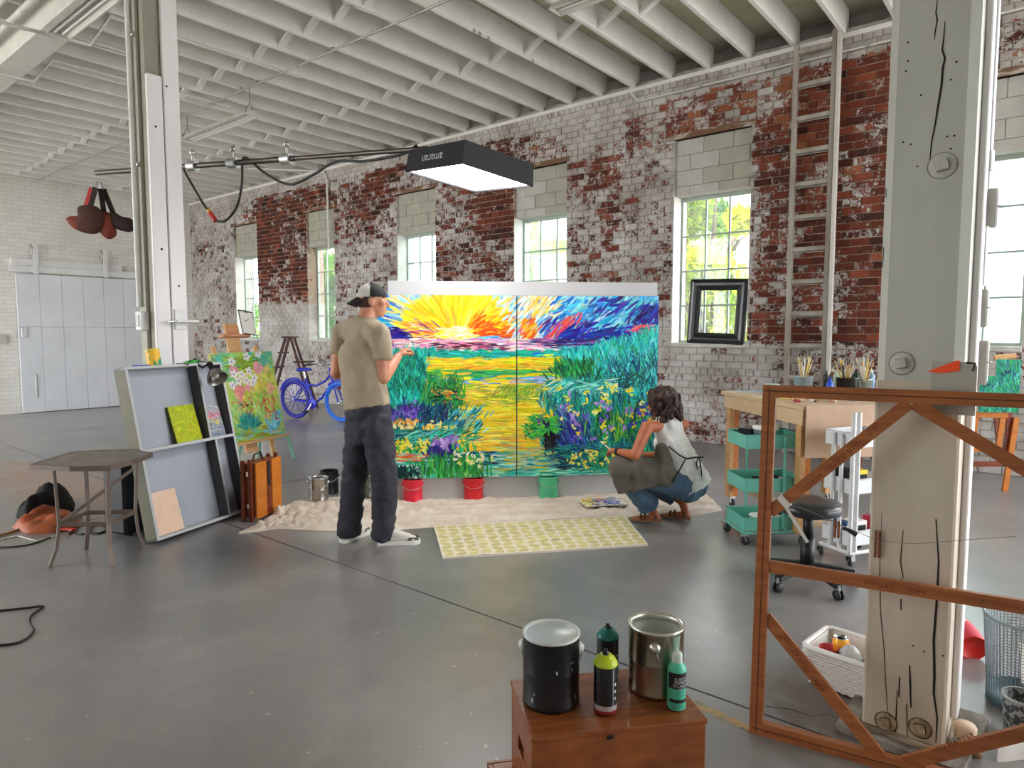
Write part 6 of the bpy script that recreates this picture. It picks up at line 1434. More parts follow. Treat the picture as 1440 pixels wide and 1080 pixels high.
# ------------------------------------------------------------------ folded box easel
e0 = onZ(362, 734); e1 = onZ(397, 719); ex = (e1-e0).normalized(); ey = Vector((-ex.y, ex.x, 0)); EW = (e1-e0).length
eb = thing('box_easel', 'folded orange wooden box easel standing right of the shelf', 'easel'); eb.matrix_world = frame_mat(e0, ex, ey, Vector((0, 0, 1))); EH = .47
MB().bbox(0, EW*.40, 0, .018, .02, EH, .003).build('front_panel', w_orange, eb); MB().bbox(EW*.62, EW, 0, .018, .02, EH, .003).build('front_panel', w_orange, eb)
MB().bbox(EW*.40, EW*.62, .006, .022, .02, EH+.01, .003).build('mast', w_red, eb); MB().bbox(EW*.46, EW*.56, .0, .006, EH*.55, EH*.98, .002).build('slot', crack_m, eb); MB().bbox(EW*.48, EW*.54, .0, .006, EH*.05, EH*.5, .002).build('slot', w_red, eb)
MB().bbox(0, EW, .022, .15, .03, EH-.005, .004).build('box', w_red, eb)
for x in (-.022, EW-.02): MB().bbox(x, x+.022, .03, .06, 0, EH+.03, .003).build('leg', w_red, eb); MB().bbox(x, x+.022, .10, .13, 0, EH+.02, .003).build('leg', w_red, eb)
MB().tube([(EW*.2, .08, EH-.01), (EW*.28, .08, EH+.05), (EW*.5, .08, EH+.062), (EW*.62, .08, EH-.01)], .009, 8).build('handle', mat('leather_dark', (54, 34, 28), .6), eb)
for z in (.1, .36): MB().bbox(-.006, .0, .06, .09, z, z+.04, .002).build('latch', chrome, eb)

# ------------------------------------------------------------------ flower painting on an easel with a mint stool
br_ = onZ(401.5, 609.5, .44); tr_p = None; wv = Vector((-.313, .95, 0)).normalized(); wb = Vector((-wv.y, wv.x, 0)); best = None
PWD = .66
for L_ in np.arange(.6, 1.3, .01):
    for th in np.arange(-.1, .6, .02):
        q = br_+(wb*math.sin(th)+Vector((0, 0, math.cos(th))))*float(L_); v = q-_C; dd = v.dot(_fw); e = (720+F*v.dot(_rt)/dd-381.7)**2+(540-F*v.dot(_up)/dd-494.4)**2
        if best is None or e < best[0]: best = (e, float(L_), float(th))
FPH, th = best[1], best[2]; pup = wb*math.sin(th)+Vector((0, 0, math.cos(th))); pbk = wb*math.cos(th)-Vector((0, 0, math.sin(th)))
# width so that the upper left corner meets the photograph
bw_ = min(np.arange(.4, 1.3, .01), key=lambda W_: abs((lambda v: 720+F*v.dot(_rt)/v.dot(_fw))(br_+pup*FPH-wv*float(W_)-_C)-295)); PWD = float(bw_)
FPM = frame_mat(br_-wv*PWD, wv, pbk, pup); fp = thing('flower_painting', 'colourful flower painting propped on an easel behind the shelf', 'painting'); fp.matrix_world = FPM
Fa = Art(150, 180, (190, 205, 110)); Fa.field(120, rect_f(0, 1, 0, .3), .2, .25, .08, [(70, 190, 190), (110, 205, 180), (170, 200, 70), (140, 200, 120)], .6, jit=.8); Fa.field(100, rect_f(.4, 1, .2, .6), .2, .25, .09, [(225, 205, 80), (190, 196, 60), (200, 205, 90), (235, 215, 110)], .6, jit=.8); Fa.field(100, rect_f(0, 1, .5, .85), 1.2, .2, .06, [(150, 200, 120), (170, 205, 140), (130, 190, 80), (190, 200, 70)], .6, jit=.5); Fa.field(60, rect_f(0, 1, .88, 1), 0, .3, .06, [(150, 160, 30), (120, 190, 180), (180, 175, 30)], .7, jit=.2)
Fa.field(40, rect_f(.3, .7, .08, .2), -.2, .2, .03, [(150, 180, 40), (120, 150, 40)], jit=.4)
for (u, v, s_, c_) in ((.3, .2, .05, (232, 150, 165)), (.7, .2, .06, (228, 150, 160)), (.35, .43, .07, (235, 140, 140)), (.5, .4, .05, (238, 160, 160)), (.86, .42, .05, (235, 165, 140))): Fa.blobs(6, lambda r, u=u, v=v: (u+r.normal(0, .02), v+r.normal(0, .02)), s_, [c_])
for (u, v) in ((.3, .1), (.55, .05), (.75, .02), (.42, .25), (.55, .22), (.48, .32), (.62, .3), (.36, .32), (.25, .36), (.3, .24), (.58, .35)):
    for k_ in range(5): Fa.stroke(u+.035*math.cos(k_*1.257), v+.03*math.sin(k_*1.257), .065, .04, k_*1.257, (244, 240, 246))
    Fa.stroke(u, v, .03, .02, .4, (120, 90, 130))
Fa.field(110, lambda r: (lambda a: (.4+.2*math.cos(a)*r.uniform(.2, 1), .86-.16*math.sin(a)*r.uniform(.2, 1)))(r.uniform(.2, 2.9)), lambda u, v: math.atan2((.92-v)*1.2, .4-u), .14, .018, [(20, 130, 130), (30, 150, 150), (20, 100, 110), (60, 175, 160)], jit=.15)
Fa.blobs(16, rect_f(.74, .92, .78, .92), .07, [(110, 190, 215), (130, 205, 220), (90, 175, 205)]); Fa.blobs(14, rect_f(.66, .9, .52, .8), .035, [(214, 90, 70), (200, 70, 60), (230, 140, 120)]); Fa.blobs(10, rect_f(.15, .5, .5, .7), .03, [(190, 90, 60), (80, 60, 40), (200, 120, 90)])
MB().bbox(0, PWD, .001, .032, 0, FPH, .002).build('canvas', mat('canvas_side_lime', (190, 196, 110), .7), fp); art_mesh('painted_surface', Fa.a, PWD, FPH, Matrix.Identity(4), fp)
text_part('signature', 'Charlotte', .05, tr(PWD*.83, -.002, FPH*.05) @ fm, lettering, fp, shear=.3)
ez = thing('studio_easel', 'pine studio easel behind the flower painting with a clipboard on top', 'easel'); ez.matrix_world = FPM
zb = -(br_.z)/math.cos(th)
MB().bbox(PWD*.36, PWD*.56, .05, .08, -.12, FPH+.30, .003).build('mast', w_pine, ez); MB().bbox(PWD*.28, PWD*.72, .02, .10, FPH+.16, FPH+.19, .004).build('top_clamp', wood('wood_peach', (214, 150, 104), (196, 130, 88)), ez); MB().bbox(PWD*.38, PWD*.55, .03, .08, FPH+.19, FPH+.27, .004).build('clamp_block', wood('wood_peach', (214, 150, 104), (196, 130, 88)), ez)
for x in (.12, .80): MB().bbox(PWD*x, PWD*x+.045, .06, .09, zb+.02, FPH+.075, .003).build('side_post', w_pine, ez)
MB().bbox(-.02, PWD+.02, -.03, .05, -.03, -.003, .003).build('tray', w_pine, ez); MB().beam((PWD*.46, .08, FPH*.7), (PWD*.46, .62, zb+.19), .04, .03).build('rear_leg', w_pine, ez)
cb_ = thing('clipboard', 'clipboard with white paper leaning on the easel behind the flower painting', 'clipboard'); cb_.matrix_world = FPM @ tr(PWD*.56, .0, FPH+.19) @ Matrix.Rotation(-.15, 4, 'X') @ Matrix.Rotation(.12, 4, 'Y')
MB().bbox(0, .19, 0, .004, 0, .26, .001).build('board', black_plastic, cb_); MB().bbox(.008, .182, -.002, -.0002, .008, .245, .0005).build('paper', mat('paper', (235, 232, 226)), cb_); MB().bbox(.06, .13, -.008, .0, .235, .262, .002).build('clip', chrome, cb_); MB().beam((.05, -.0025, .13), (.12, -.0025, .17), .001, .006).build('pen_line', crack_m, cb_)
sc_ = onZ(374, 648); ms = thing('metal_stool', 'small mint green metal stool behind the folded box easel', 'stool', (sc_.x, sc_.y, 0), .5); mm = mat('stool_mint', (150, 206, 184), .4, .2, var=.05); hS = .30; wS = .21
MB().bbox(-wS, wS, -wS, wS, hS-.03, hS, .012).build('seat', mm, ms); MB().bbox(-wS*.85, wS*.85, -wS*.85, wS*.85, hS, hS+.006, .004).build('seat_plate', mm, ms)
for a in (-1, 1):
    for b_ in (-1, 1): MB().beam((a*wS*.85, b_*wS*.85, hS-.02), (a*wS*1.1, b_*wS*1.1, .0), .035, .03, upv=(a, -b_, 0)).build('leg', mm, ms)

# ------------------------------------------------------------------ step ladder and bicycle by the far wall
sl = thing('step_ladder', 'dark red wooden step ladder open beside the far brick wall', 'step ladder', (-11.75, 7.45, -.02), .75); HL = 1.42
for s in (-1, 1):
    MB().beam((-.05, s*.13, HL), (-.48, s*.27, .0), .05, .03, upv=(0, 1, 0)).build('rail', dark_wood, sl); MB().beam((.05, s*.13, HL), (.45, s*.25, .0), .045, .03, upv=(0, 1, 0)).build('rear_leg', dark_wood, sl)
MB().bbox(-.12, .12, -.18, .18, HL, HL+.03, .006).build('top_step', dark_wood, sl)
for k_ in range(1, 5):
    f = k_/5; x = -.05-.43*f; w_ = .13+.14*f; MB().bbox(x-.07, x+.07, -w_, w_, HL*(1-f)-.012, HL*(1-f)+.012, .004).build('step', dark_wood, sl)
MB().bbox(.10, .42, -.2, .2, HL*.66, HL*.66+.03, .005).build('pail_shelf', dark_wood, sl)
for f in (.45, .8): MB().beam((.05+.4*f, -.13-.12*f, HL*(1-f)), (.05+.4*f, .13+.12*f, HL*(1-f)), .03, .02).build('rear_brace', dark_wood, sl)
rw = onZ(417, 589); fw_ = onZ(480, 594); bd_ = (fw_-rw); bd_.z = 0; bd_.normalize(); bk = thing('bicycle', 'bright blue cruiser bicycle parked behind the man', 'bicycle'); bk.matrix_world = frame_mat(Vector((rw.x, rw.y, 0)), bd_, Vector((-bd_.y, bd_.x, 0)), Vector((0, 0, 1))) @ Matrix.Rotation(.05, 4, 'X')
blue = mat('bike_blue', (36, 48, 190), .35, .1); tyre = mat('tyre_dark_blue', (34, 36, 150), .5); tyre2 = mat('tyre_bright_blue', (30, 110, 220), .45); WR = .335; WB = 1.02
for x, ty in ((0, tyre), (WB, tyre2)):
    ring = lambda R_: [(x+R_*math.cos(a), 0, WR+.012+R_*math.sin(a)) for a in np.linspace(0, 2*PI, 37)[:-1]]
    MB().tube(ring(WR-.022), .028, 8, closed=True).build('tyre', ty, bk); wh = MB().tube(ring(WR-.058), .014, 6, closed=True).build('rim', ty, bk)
    MB().tube([(x, -.05, WR+.012), (x, .05, WR+.012)], .022, 10).build('hub', chrome, bk)
    for k_ in range(18):
        a = k_*2*PI/18; MB().tube([(x, .02*(-1)**k_, WR+.012), (x+(WR-.06)*math.cos(a), 0, WR+.012+(WR-.06)*math.sin(a))], .0022 if x else .006, 4).build('spoke', steel_pipe if x else blue, wh)
    fa = [(x+(WR+.03)*math.cos(a), 0, WR+.012+(WR+.03)*math.sin(a)) for a in (np.linspace(.5, 2.7, 14) if x == 0 else np.linspace(.9, 2.3, 10))]; MB().tube(fa, .02, 6).build('mudguard', blue, bk)
bb = (.44, 0, .30); st_ = (.27, 0, .72); hd = (WB-.18, 0, .80); hd2 = (WB-.13, 0, .66)
for pts, r_ in (([bb, st_], .018), ([bb, (.62, 0, .40), (.76, 0, .56), hd2], .02), ([(.31, 0, .62), (.5, 0, .60), (.7, 0, .68), hd], .018), ([(0, .045, WR+.01), bb], .012), ([(0, -.045, WR+.01), bb], .012), ([(0, .045, WR+.01), (.28, 0, .68)], .010), ([(0, -.045, WR+.01), (.28, 0, .68)], .010)): MB().tube(pts, r_, 8).build('frame_tube', blue, bk)
MB().tube([hd2, (WB-.05, .05, .5), (WB, .055, WR+.01)], .014, 8).build('fork', blue, bk); MB().tube([hd2, (WB-.05, -.05, .5), (WB, -.055, WR+.01)], .014, 8).build('fork', blue, bk); MB().tube([hd2, hd, (WB-.20, 0, .92)], .018, 8).build('head_tube', blue, bk)
MB().tube([(WB-.42, -.32, .98), (WB-.30, -.28, 1.0), (WB-.2, -.12, .98), (WB-.2, .12, .98), (WB-.30, .28, 1.0), (WB-.42, .32, .98)], .012, 8).build('handlebar', chrome, bk)
for s in (-1, 1): MB().tube([(WB-.32, s*.29, 1.0), (WB-.44, s*.33, .98)], .018, 8).build('grip', black_plastic, bk)
MB().tube([st_, (.25, 0, .84)], .014, 8).build('seat_post', chrome, bk); B_ = Blob(); B_.cap((.16, 0, .87), (.10, .035), (.30, 0, .88), (.05, .03), (0, 1, 0)).cap((.30, 0, .88), (.05, .03), (.40, 0, .875), (.025, .022), (0, 1, 0)); B_.grow('saddle', blue, bk, .012, 2)
MB().lathe([(0, .006), (.09, .006), (.095, 0), (.09, -.006), (0, -.006)], n=20, M=tr(.44, -.05, .30) @ Matrix.Rotation(PI/2, 4, 'X')).build('chainring', blue, bk)
for s, z in ((-1, -1), (1, 1)): MB().beam((.44, s*.07, .30), (.44+.1*z, s*.08, .30+.13*z), .015, .02).build('crank', chrome, bk); MB().bbox(.40+.1*z, .48+.1*z, s*.12-.04, s*.12+.04, .30+.13*z-.012, .30+.13*z+.012, .004).build('pedal', black_plastic, bk)
MB().tube([(.1, .07, .30), (.12, .22, .012)], .01, 6).build('kickstand', chrome, bk)

# thread strung from the stretcher with a second peg
def SFp(px, py, y): a = uv(px, py); return Vector((a[0], y, a[1]))
th_ = [SFp(1104, 708, .03), SFp(1140, 722, .034), SFp(1175, 738, .036), SFp(1236, 764, .038), SFp(1290, 768, .038), SFp(1360, 762, .036), SFp(1432, 757, .034)]
MB().tube(th_, .0011, 5).build('thread', mat('thread_grey', (150, 146, 140), .6), sf)
pgp = sf.matrix_world @ SFp(1176, 738, .036)
cp2 = thing('clothes_peg', 'brown wooden clothes peg hanging in front of the stool lever', 'clothes peg', pgp)
for s in (-1, 1): MB().bbox(s*.006-.004, s*.006+.004, -.003, .005, -.055, .008, .002).build('half', mat('peg_wood', (140, 80, 50)), cp2)
# ------------------------------------------------------------------ work table on castors
TA, TB = Vector((-2.27, 5.62, 0)), Vector((-1.385, 4.80, 0)); tx = (TB-TA).normalized(); ty = Vector((-tx.y, tx.x, 0)); TL = (TB-TA).length; TW = 1.05; TH = 1.0
wt = thing('work_table', 'tall pine work table on castors covered with brushes and paint', 'table'); wt.matrix_world = frame_mat(TA, tx, ty, Vector((0, 0, 1)))
tp_pale = wood('wood_pale_top', (226, 196, 160), (212, 178, 138))
for k in range(7):
    w_ = TW/7; MB().bbox(-.03, TL+.03, k*w_+.002, (k+1)*w_-.002, TH-.03, TH, .003).build('top_plank', tp_pale, wt)
for y in (.02, TW-.05): MB().bbox(0, TL, y, y+.03, TH-.14, TH-.03, .003).build('apron_rail', tp_pale, wt)
for x in (0, TL-.03): MB().bbox(x, x+.03, .05, TW-.05, TH-.14, TH-.03, .003).build('apron_rail', tp_pale, wt)
for x in (.03, TL-.10):
    for y in (.03, TW-.12): MB().bbox(x, x+.07, y, y+.04, .09, TH-.03, .003).build('leg', w_pine, wt); MB().bbox(x, x+.04, y+.04, y+.10, .09, TH-.03, .003).build('leg', w_orange, wt)
MB().bbox(.10, TL-.1, .115, .145, .16, .22, .003).build('stretcher', tp_pale, wt); MB().bbox(TL-.07, TL-.03, .13, TW-.12, .14, .18, .003).build('stretcher', tp_pale, wt)
def castor(parent, x, y, r=.035, top=.09, rz=.4, m_=None):
    M = tr(x, y, 0) @ rotz(rz); c_ = MB().lathe([(0, -.014), (r*.5, -.014), (r, -.009), (r, .009), (r*.5, .014), (0, .014)], n=18, M=M @ tr(.012, 0, r) @ Matrix.Rotation(PI/2, 4, 'X')).build('castor_wheel', m_ or mat('rubber_grey', (60, 60, 62), .6), parent)
    mb = MB(); 
    for s in (-1, 1): mb.beam(M @ Vector((.012, s*.018, r)), M @ Vector((-.004, s*.016, top-.008)), .004, .03, upv=(1, 0, 0))
    mb.box(-.024, .024, -.024, .024, top-.012, top, M=M); mb.build('castor_fork', steel_pipe, c_); return c_
for x in (.06, TL-.06):
    for y in (.08, TW-.08): castor(wt, x, y, rz=x+y)
# kraft paper hung over the near end
kp = thing('kraft_paper', 'sheet of kraft paper hanging over the end of the work table', 'paper'); kp.matrix_world = frame_mat(TA+tx*(TL+.034), ty, -tx, Vector((0, 0, 1)))
mb = MB(); nx, nz = 24, 14; g = []
for j in range(nz+1):
    for i in range(nx+1):
        x = .02+(TW-.0)*i/nx; z = TH+.004-.36*j/nz; y = -.006-.012*abs(mnoise.noise(Vector((x*5, z*6, 2))))*min(1, j/2)-.006*math.sin(x*9+z*5)*j/nz; g.append((x, y, z))
fs = [(i+j*(nx+1), i+1+j*(nx+1), i+1+(j+1)*(nx+1), i+(j+1)*(nx+1)) for j in range(nz) for i in range(nx)]
mb.add(g, fs, True); mb.add([(x, y-.0015, z) for x, y, z in g], [f[::-1] for f in fs], True); mb.build('sheet', mat('kraft', (206, 176, 150), .75, c2=(192, 158, 132), vscale=4), kp)
mb = MB(); mb.box(.02, TW, 0, .35, TH+.001, TH+.003); mb.build('sheet_top', mat('kraft', (206, 176, 150)), kp)
def OT(px, py, z=TH): return onZ(px, py, z)
def item(name, label, cat, px, py, rz=0.0, group=None, z=TH+.003): p = OT(px, py); return thing(name, label, cat, (p.x, p.y, z), rz, group)
clearp = mat('clear_plastic', (214, 226, 228), .2, trans=.75); brush_ms = [mat('brush_wood', (206, 170, 110), .5), mat('brush_black', (40, 36, 36), .4), mat('brush_white', (226, 222, 212), .4), mat('brush_yellow', (226, 204, 110), .4), mat('brush_grey', (130, 126, 120), .5)]
def cup(t, r, h, m_=None): MB().lathe([(0, .002), (r*.86, .002), (r, h), (r*1.03, h), (r*.97, h-.004), (r*.83, .005), (0, .005)], n=22).build('cup', m_ or clearp, t)
def brushes(base, r, h, n, label, lo, hi, group, seed):
    rr = random.Random(seed)
    for k in range(n):
        a = rr.uniform(0, 6.28); d = Vector((math.cos(a)*rr.uniform(.1, .42), math.sin(a)*rr.uniform(.1, .42), 1)).normalized(); L_ = rr.uniform(lo, hi); b_ = Vector(base)-Vector((d.x, d.y, 0))*r*.9+Vector((0, 0, .008))
        ci = rr.randrange(5); m_ = brush_ms[ci]; lean = d.dot(SR); lab = ['wooden', 'black', 'white', 'yellow', 'grey'][ci]+' paintbrush '+('leaning left' if lean < -.12 else 'leaning right' if lean > .12 else 'upright')+' '+label
        t = thing('paintbrush', lab, 'paintbrush', b_, 0, group); MB().tube([(0, 0, 0), d*L_*.5, d*L_], [.004, .006, .004 if rr.random() < .6 else .007], 6).build('handle', m_, t); MB().tube([d*L_, d*(L_+.02), d*(L_+.04)], [.005, .006, .003], 6).build('bristles', rr.choice(brush_ms), t)
t = item('mint_jar', 'mint green jar with a pale lid on the work table', 'jar', 1085, 556); MB().lathe([(0, 0), (.055, 0), (.06, .005), (.06, .06), (.05, .065)], n=24).build('jar', mat('jar_mint', (130, 206, 196), .35), t); MB().lathe([(.064, .06), (.064, .085), (.058, .09), (0, .09)], n=24).build('lid', mat('lid_pale_mint', (190, 226, 220), .4), t)
t = item('tub_lid', 'flat white tub beside the mint jar on the work table', 'tub', 1108, 556); MB().lathe([(0, 0), (.075, 0), (.085, .04), (.088, .042), (.088, .05), (0, .05)], n=26).build('tub', mat('tub_white', (238, 236, 230), .4), t); MB().lathe([(.089, .043), (.089, .052), (0, .053)], n=26).build('lid', mat('tub_white', (238, 236, 230)), t)
t = item('brush_cup', 'clear plastic tub full of standing paintbrushes on the work table', 'cup', 1129, 556); cup(t, .075, .15, mat('cup_blue_grey', (176, 196, 206), .25, trans=.35)); MB().lathe([(0, .004), (.066, .004), (.07, .09), (0, .09)], n=20).build('water', mat('cloudy_water', (150, 170, 186), .3), t)
brushes(t.location, .06, .15, 15, 'in the clear plastic tub', .24, .32, 'brushes in the clear tub', 4)
t = item('brush_jar', 'dark jar of brushes at the right of the work table', 'jar', 1188, 556); cup(t, .07, .14, mat('jar_dark', (34, 34, 34), .5)); brushes(t.location, .055, .14, 9, 'in the dark jar', .2, .26, 'brushes in the dark jar', 9)
t = item('brush_jar', 'glass jar of pale brushes beside the post on the work table', 'jar', 1214, 556); cup(t, .065, .13, clearp); brushes(t.location, .05, .13, 8, 'in the glass jar beside the post', .2, .27, 'brushes in the glass jar', 12)
def squeeze(label, px, py, c, cap, h=.16, r=.026, lie=False, off=0.0):
    t = item('paint_bottle', label, 'bottle', px, py, 0, 'paint bottles on the work table'); t.location.z += off
    MB().lathe([(0, .001), (r, .002), (r, h*.7), (r*.6, h*.8), (r*.4, h*.84)], n=18).build('bottle', mat('bottle_'+label[:14].replace(' ', '_'), c, .4), t); MB().lathe([(r*.45, h*.84), (r*.42, h*.9), (r*.15, h), (0, h)], n=14).build('cap', mat('cap_'+label[:14].replace(' ', '_'), cap, .4), t); return t
for a in (('blue squeeze bottle of paint on the work table', 1166, 562, (40, 80, 200), (30, 60, 170), .17), ('orange capped white bottle at the right of the work table', 1212, 553, (236, 226, 210), (246, 164, 40), .27, .03), ('white bottle with a teal label behind the brush jars', 1190, 552, (222, 226, 222), (230, 230, 228), .24, .034), ('pale green bottle behind the dark jar', 1176, 553, (190, 214, 196), (226, 228, 220), .2, .03), ('dark green bottle beside the orange capped one', 1203, 553, (34, 60, 46), (30, 30, 30), .2, .035), ('grey blue bottle half hidden by the post on the work table', 1224, 553, (130, 160, 190), (220, 224, 226), .2, .03), ('brown bottle left of the dark jar', 1170, 551, (110, 70, 50), (200, 190, 170), .2, .026), ('black bottle behind the blue squeeze bottle', 1161, 551, (30, 30, 36), (60, 60, 64), .18, .022), ('yellow bottle among the brush jars', 1181, 552, (200, 196, 120), (236, 232, 200), .17, .024)): squeeze(*a)
# small tubes lying on the table
cols = [(236, 232, 228), (40, 46, 60), (196, 206, 214), (60, 150, 190), (220, 160, 120), (180, 60, 60), (236, 236, 236), (90, 90, 96), (240, 214, 120)]; rr = random.Random(8)
for k in range(26):
    p = TA+tx*rr.uniform(.35, TL-.14)+ty*rr.uniform(.06, .55); L_ = rr.uniform(.08, .12)
    t = thing('paint_tube', ['white', 'navy', 'pale grey', 'blue', 'peach', 'red', 'bright white', 'dark grey', 'yellow'][k % 9]+' paint tube lying on the work table', 'paint tube', (p.x, p.y, TH+.015), rr.uniform(0, 6.28), 'paint tubes on the work table'); c = cols[k % 9]
    mb = MB(); mb.tube([(0, 0, 0), (L_*.3, 0, .002), (L_*.8, 0, 0)], [.004, .010, .011], 8); mb.build('tube', mat('tube_col_%d' % (k % 9), c, .45), t); MB().tube([(L_*.8, 0, 0), (L_*.95, 0, 0)], .007, 8).build('cap', brush_ms[rr.randrange(5)], t)
t = item('paper_stack', 'white papers at the right of the work table', 'paper', 1205, 562, .3); MB().box(-.18, .16, -.12, .12, 0, .012).build('sheets', mat('paper', (235, 232, 226)), t); MB().box(-.16, .15, -.11, .13, .012, .016, M=rotz(.1)).build('top_sheet', mat('paper', (235, 232, 226)), t)

# ------------------------------------------------------------------ rolling carts
def cart(name, label, O, ex_, ey_, L_, W_, m_, trays, wheel_m, poles_r=.009):
    t = thing(name, label, 'cart'); t.matrix_world = frame_mat(O, ex_, ey_, Vector((0, 0, 1)))
    for z in trays:
        h_ = .095; mb = MB(); a = .012
        mb.bbox(0, L_, 0, W_, z-h_, z-h_+.006, .003); mb.bbox(0, L_, 0, .006, z-h_, z, .002); mb.bbox(0, L_, W_-.006, W_, z-h_, z, .002); mb.bbox(0, .006, .006, W_-.006, z-h_, z, .002); mb.bbox(L_-.006, L_, .006, W_-.006, z-h_, z, .002)
        o = mb.build('tray', m_, t); MB().tube([(0, 0, z), (L_, 0, z), (L_, W_, z), (0, W_, z)], .006, 6, closed=True).build('rim', m_, o)
    for y in (W_*.36, W_*.64):
        for x in (-.0, L_): pass
    for x in (-.012, L_+.012):
        pts = [(x, W_*.10, .085), (x, W_*.30, .085), (x, W_*.36, .13), (x, W_*.36, trays[0]-.01)]; MB().tube(pts, poles_r, 8).build('pole', m_, t)
        pts = [(x, W_*.90, .085), (x, W_*.70, .085), (x, W_*.64, .13), (x, W_*.64, trays[0]-.01)]; MB().tube(pts, poles_r, 8).build('pole', m_, t)
    MB().tube([(-.012, W_*.0, .085), (L_*.3, -.01, .085), (L_*.7, -.01, .085), (L_+.012, 0, .085)], poles_r, 8).build('base_rail', m_, t); MB().tube([(-.012, W_, .085), (L_+.012, W_, .085)], poles_r, 8).build('base_rail', m_, t)
    for x in (0, L_): MB().tube([(x-.012 if x == 0 else x+.012, 0, .085), (x-.012 if x == 0 else x+.012, W_, .085)], poles_r, 8).build('base_rail', m_, t)
    for x in (.0, L_):
        for y in (0, W_): castor(t, x, y, .032, .08, .4+x*3+y*2, wheel_m)
    return t
c1_, c2v = onZ(1022, 748), onZ(1047, 767); ex_ = (c2v-c1_); ex_.z = 0; ex_.normalize(); ey_ = Vector((-ex_.y, ex_.x, 0))
minc = mat('cart_mint', (112, 196, 178), .45, .1, var=.05)
mc = cart('utility_cart', 'mint green three tier rolling cart in front of the work table', c1_-ex_*.02, ex_, ey_, .33, .43, minc, (.78, .47, .19), mat('castor_dark', (40, 40, 42), .5)); MI = mc.matrix_world
def in_cart(C_, x, y, z): return C_ @ Vector((x, y, z))
def bucket_like(name, label, cat, p, r, h, m_, lid=None, rz=0): 
    t = thing(name, label, cat, p, rz); MB().lathe([(0, 0), (r*.9, 0), (r, h), (r*1.04, h), (r*1.04, h+.008), (r*.96, h+.008), (0, h+.01)], n=24).build('tub', m_, t)
    if lid: MB().lathe([(r*1.06, h-.004), (r*1.06, h+.014), (0, h+.016)], n=24).build('lid', lid, t)
    return t
bucket_like('paint_tub', 'clear plastic tub upside down in the top tray of the mint cart', 'tub', in_cart(MI, .19, .20, .692), .085, .12, mat('tub_clear', (222, 226, 226), .3, trans=.3), mat('tub_white', (238, 236, 230)))
t = thing('cloth_rag', 'blue rag in the top tray of the mint cart', 'rag', in_cart(MI, .25, .09, .693)); MB().ball((0, 0, .04), (.06, .045, .045), 12, 8).build('rag', mat('rag_blue', (60, 90, 180), .9, bump=.5, bscale=30), t)
t = thing('black_box', 'black box in the top tray of the mint cart', 'box', in_cart(MI, .08, .12, .692)); MB().bbox(-.05, .05, -.07, .07, 0, .10, .006).build('box', black_plastic, t); MB().bbox(-.052, .052, -.072, .072, .10, .112, .004).build('lid', black_plastic, t)
rr = random.Random(2)
for k in range(9):
    p = in_cart(MI, rr.uniform(.12, .26), rr.uniform(.1, .34), .40+.015*(k % 3)); t = thing('paint_tube', ('white' if k % 2 else 'black')+' paint tube in the middle tray of the mint cart', 'paint tube', p, rr.uniform(0, 6.28), 'paint tubes in the mint cart')
    MB().tube([(-.05, 0, .0), (-.02, 0, .01), (.05, 0, .022)], [.006, .016, .017], 8).build('tube', mat('tube_white', (230, 228, 224), .4) if k % 2 else mat('tube_black', (36, 36, 38), .4), t); MB().tube([(.05, 0, .022), (.07, 0, .026)], .01, 8).build('cap', black_plastic, t)
bucket_like('lid_tub', 'flat white tub in the bottom tray of the mint cart', 'tub', in_cart(MI, .15, .2, .104), .08, .05, mat('tub_white', (238, 236, 230)))
t = thing('jar', 'small pale jar with a black lid in the bottom tray of the mint cart', 'jar', in_cart(MI, .27, .28, .104)); MB().lathe([(0, 0), (.03, 0), (.03, .1), (.024, .11)], n=18).build('glass', mat('jar_pale', (220, 224, 216), .3), t); MB().lathe([(.032, .1), (.032, .125), (0, .127)], n=18).build('lid', black_plastic, t)
t = thing('hanging_cup', 'small blue cup hanging under the work table beside the mint cart', 'cup', (in_cart(MI, .20, .50, .38))); cup(t, .03, .08, mat('cup_blue', (40, 90, 200), .4)); MB().tube([(0, .0, .08), (.0, .0, .34)], .006, 6).build('stick', mat('brush_white', (226, 222, 212)), t)
wo = onZ(1190, 797); whc = mat('cart_white', (224, 226, 228), .4)
wx = (SR*.93+BK*.36).normalized(); wy_ = Vector((-wx.y, wx.x, 0)); wx.z = 0
wc = cart('utility_cart', 'white three tier rolling cart behind the black stool', wo+wx*.03, wx, wy_, .34, .235, whc, (.86, .56, .22), mat('castor_dark', (40, 40, 42)), .013); WM = wc.matrix_world
MB().tube([(-.03, -.018, .1), (-.03, -.018, 1.0)], .014, 10).build('pole', whc, wc); MB().tube([(.015, -.018, .1), (.015, -.018, 1.0)], .014, 10).build('pole', whc, wc)
